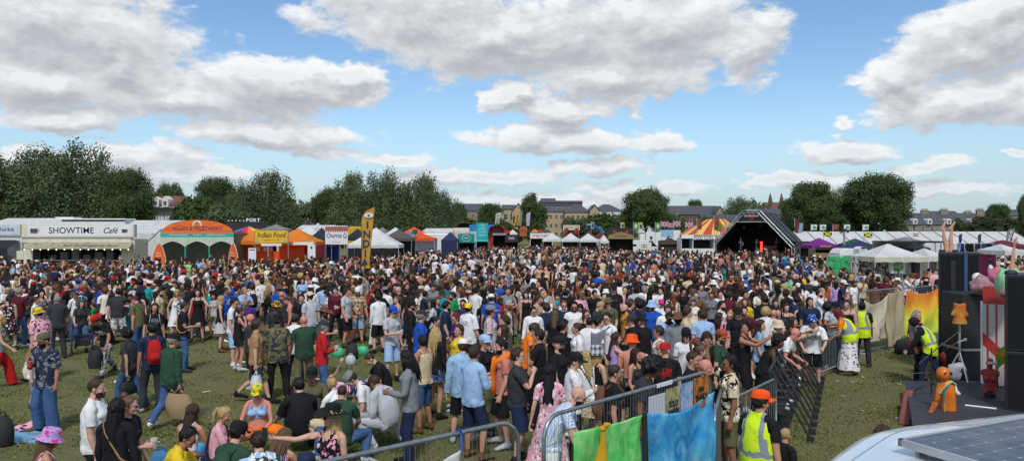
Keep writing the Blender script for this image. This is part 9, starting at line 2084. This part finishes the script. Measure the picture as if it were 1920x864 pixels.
o = hang(76, 'l', 'tote_bag', plainmat('cr'), .46, .2, .40, 'cream canvas tote hanging from the hand of the floral shirt wearer'); o = hang(321, 'r', 'paper_bag', M_PAPER, .52, .24, .46, 'large brown paper bag carried by the person in dark green jacket', strap=.06)
o = hang(201, 'r', 'rucksack', M_BAGK, .34, .24, .48, 'black rucksack dangling from the hand of the stooping person with red cap', strap=.1); o = hang(481, 'r', 'carrier_bag', M_PLB, .38, .22, .40, 'white plastic carrier bag carried by the person in tan T-shirt', strap=.08)
o = hang(604, 'l', 'tote_bag', plainmat('lg'), .34, .12, .40, 'pale canvas tote bag hanging beside the red long-sleeved top'); o = hang(243, 'l', 'handbag', M_BAGK, .34, .16, .26, 'black handbag carried by the curly haired charcoal T-shirt wearer', strap=.1); o = hang(553, 'r', 'carrier_bag', paint('green_plastic', (.05, .5, .22), .4, bump=.5, scale=7), .26, .16, .34, 'bright green carrier bag hanging between standing people above the seated group', strap=.25)
sp = byx[153]; r = empty('walking_frame', sp['M'] @ Vector((0, -.42, 0)), sp['rot'], 'blue wheeled walking frame pushed by the person in charcoal T-shirt', 'walking frame'); M_RB2 = paint('frame_blue', (.02, .05, .28), .35)
for s in (-1, 1): g = MB(); g.tube([(s*.26, .16, .88), (s*.27, .08, .92), (s*.27, -.02, .86), (s*.28, -.22, .12)], .014, 8); g.tube([(s*.27, .02, .80), (s*.28, .26, .10)], .013, 8); g.build('side_frame', M_RB2, r)
g = MB(); g.tube([(-.27, -.1, .48), (.27, -.1, .48)], .012, 7); g.tube([(-.28, .2, .25), (.28, .2, .25)], .012, 7); g.build('cross_bar', M_RB2, r); g = MB(); g.bbox((-.24, -.12, .49), (.24, .12, .56)); g.build('seat', M_BLK, r, bevel=.02); g = MB(); g.bbox((-.2, -.2, .24), (.2, .0, .46)); g.build('basket', M_BLK, r, bevel=.03)
for s in (-1, 1):
 for y in (-.24, .28): g = MB(); g.tube([(s*.28-.015, y, .09), (s*.28+.015, y, .09)], .09, 14); g.build('wheel', M_BLK, r)
sp = byx[942]; g = MB(); q = lambda p: sp['M'] @ (Vector(p)*sp['Hs']); g.tube([q((-.16, .03, 1.49)), q((-.08, .09, 1.51)), q((.08, .09, 1.51)), q((.16, .02, 1.49)), q((.10, -.12, 1.40)), q((.02, -.155, 1.26)), q((.0, -.16, 1.05)), q((.02, -.155, .88))], [.05, .05, .05, .055, .05, .045, .05, .05], 10); g.tube([q((-.16, .03, 1.49)), q((-.10, -.11, 1.42)), q((-.02, -.15, 1.28)), q((-.05, -.165, 1.0))], [.05, .05, .045, .05], 10); tag(g.build('tied_jumper', fabric('or'), smooth=True), 'orange jumper knotted round the shoulders of the bearded salmon T-shirt wearer', 'jumper')
g = MB(); sp = byx[1104]; g.grid(lambda u, v: tuple(sp['M'] @ (Vector((-.08-.28*u, .155+.02*math.sin(u*12)-.06*u, 1.47-.62*v-.04*math.sin(u*5)))*sp['Hs'])), 10, 12); tag(g.build('slung_jacket', fabric('gy'), smooth=True, solid=.02), 'grey jacket slung over the shoulder of a white T-shirt, seen from behind', 'jacket')
def chest_text(x, txt, z, size, mat, back=False, mw=.3):
 sp = byx[x]; b = body_piece(FIG[sp['sex']], 0); V = b['V']; s = 1 if back else -1; m = MB(); Mx = Matrix.Translation((0, 0, z)) @ Matrix.Rotation(R(180 if back else 0), 4, 'Z') @ Matrix.Rotation(R(90), 4, 'X'); m.text(txt, size, Mx, 0, .004, maxw=mw)
 P = np.array(m.v); k = (np.abs(V[:, 0]) < .17) & (V[:, 2] > 1.0) & (V[:, 2] < 1.46) & (V[:, 1]*s > 0); B = V[k]
 for p in P: j = np.argmin((B[:, 0]-p[0])**2+(B[:, 2]-p[2])**2); p[1] = B[j, 1]+s*(.034 if sp['top'][0] in 'Th' else .026)
 W_ = np.zeros((len(P), NB)); W_[:, 2] = 1; Q = (skin(dict(W=W_, V=P), sp['T'])+sp['off'])*sp['Hs']
 m.v = [tuple(q) for q in Q]; o = m.build('shirt_print', mat, sp['obj'])
chest_text(201, 'YEW', 1.30, .14, fabric('wh')); chest_text(951, 'OFCI', 1.32, .11, fabric('wh'));
# ---- the far crowd: too many to count, one mesh
def f_crowd(nt, b):
 n = nt.noise(nt.attr('rest'), 9, 4); c = nt.attr('col', 'Color'); nt.set(b.inputs['Base Color'], nt.mix(nt.math('MULTIPLY', nt.smooth(n, .35, .7), .22), c, nt.vmath('MULTIPLY', c, (.5, .5, .5)))); b.inputs['Roughness'].default_value = .8; b.inputs['Specular IOR Level'].default_value = .2
M_CROWD = material('crowd_cloth', f_crowd)
pal = lambda ks: [CL[k] for k in ks.split()]
PT = pal('bk bk bk bk bk bk bk wh wh wh wh wh wh cr gy lg nv nv nv ch ch ch lg sb dn be rd bl ol mr br kh tl pk wh bk cr gy dg'); PB = pal('dn dn bk bk nv bk ch be ld wh gy kh'); PH = [srgb(HAIRC[k]) for k in 'bk bk db db db db br br br lb bl gi'.split()]; PS = [srgb(SKINS[k]) for k in 'aaabbcpde']; PHAT = pal('bk bk wh wh be nv nv cr ol ch rd')
VAR = {}
def variants(lod, n):
 for i in range(n):
  sp = rand_person(0, 0); sp['H'] = 1.77 if sp['sex'] == 'm' else 1.65; sp['xb'] = None; sp['sg'] = None
  for k in ('top', 'bot'):
   if sp[k] and sp[k][1]: sp[k] = (sp[k][0], sp[k][1].split('.')[-1])
  res = make_person(sp, lod, prng); V = np.concatenate([r[2] for r in res]); F = []; part = []; o = 0; rest = []
  for nme, p, v, m in res:
   F.append(p['F']+o); o += len(v); c = {'person': 0, 'hair': 3, 'beard': 3, 'shoe': 5}.get(nme, 4 if nme in HATN.values() else 2 if nme in ('trousers', 'shorts', 'leggings', 'skirt') else 1); part.append(np.full(len(v), c)); rest.append(p['rest'])
  VAR.setdefault(lod, []).append((V, np.concatenate(F), np.concatenate(part), np.concatenate(rest)))
variants(1, 16); variants(2, 40)
spots = [(sp['X'], sp['d']) for sp in P_]
cell = {}
def try_put(X, d, r):
 k = (int(X//1.0), int(d//1.0))
 for i in (-1, 0, 1):
  for j in (-1, 0, 1):
   for (a, b) in cell.get((k[0]+i, k[1]+j), ()):
    if (a-X)**2+(b-d)**2 < r*r: return False
 cell.setdefault(k, []).append((X, d)); return True
for a in spots: cell.setdefault((int(a[0]//1), int(a[1]//1)), []).append(a)
ZONES = [(640, 1500, 24, 36, 330, .55), (560, 1500, 36, 60, 360, .6), (440, 640, 26, 40, 85, .58), (0, 440, 25, 40, 150, .55), (0, 440, 40, 57.5, 190, .6), (440, 640, 40, 56, 110, .6), (700, 1340, 60, 92, 480, .7), (820, 1340, 90, 104, 150, .8), (990, 1340, 104, 113, 80, .8), (640, 800, 56, 64, 50, .6), (1340, 1500, 60, 88, 55, .85), (1500, 1757, 29, 42, 60, .62), (1500, 1560, 44, 70, 16, .8), (1855, 1925, 44, 66, 46, .6), (1240, 1340, 82, 86, 10, .7)]
CV, CF, CC, CR_, off = [], [], [], [], 0; crng = np.random.default_rng(21)
for x0, x1, d0, d1, n, r_ in ZONES:
 c = 0; t = 0
 while c < n and t < n*12:
  t += 1; d = math.sqrt(crng.uniform(d0*d0, d1*d1)); px_ = crng.uniform(x0, x1); X = gx(px_, d)
  if 27 < d < 60 and math.sin(X*.55+d*.31)+math.sin(X*.23-d*.47+1) < -1.1: continue      # trodden gaps
  if 820 < px_ < 862 and d > 86: continue
  if 1140 < px_ < 1340 and d > (82 if px_ > 1280 else 88): continue
  if not try_put(X, d, r_): continue
  c += 1; lod = 1 if d < 35 else 2; V, F, part, rest = VAR[lod][crng.integers(len(VAR[lod]))]
  a = (crng.choice([90, 150, 180, 120, 60, 20, -60, -120])+crng.normal(0, 25)) * math.pi/180; s = crng.uniform(.93, 1.06); ca, sa = math.cos(a), math.sin(a)
  Q = V*s; CV.append(np.stack([Q[:, 0]*ca-Q[:, 1]*sa+X, Q[:, 0]*sa+Q[:, 1]*ca+d, Q[:, 2]], 1)); CF.append(F+off); off += len(V)
  cols = np.array([PS[crng.integers(len(PS))], PT[crng.integers(len(PT))], PB[crng.integers(len(PB))], PH[crng.integers(len(PH))], PHAT[crng.integers(len(PHAT))], (.05, .05, .05) if crng.random() < .6 else (.6, .6, .6)]); CC.append(cols[part]); CR_.append(rest)
me = np_mesh('crowd', np.concatenate(CV), np.concatenate(CF), [M_CROWD], attrs={'col': np.concatenate(CC), 'rest': np.concatenate(CR_)})
o = bpy.data.objects.new('crowd', me); COL.objects.link(o); tag(o, 'dense far crowd of standing festival goers filling the field back to the stalls', 'crowd', kind='stuff')
print('people', len(P_), 'tries', tries, 'crowd', len(CV), 'tris', sum(len(f) for f in CF), 'nolabel', sum('label' not in sp for sp in P_))
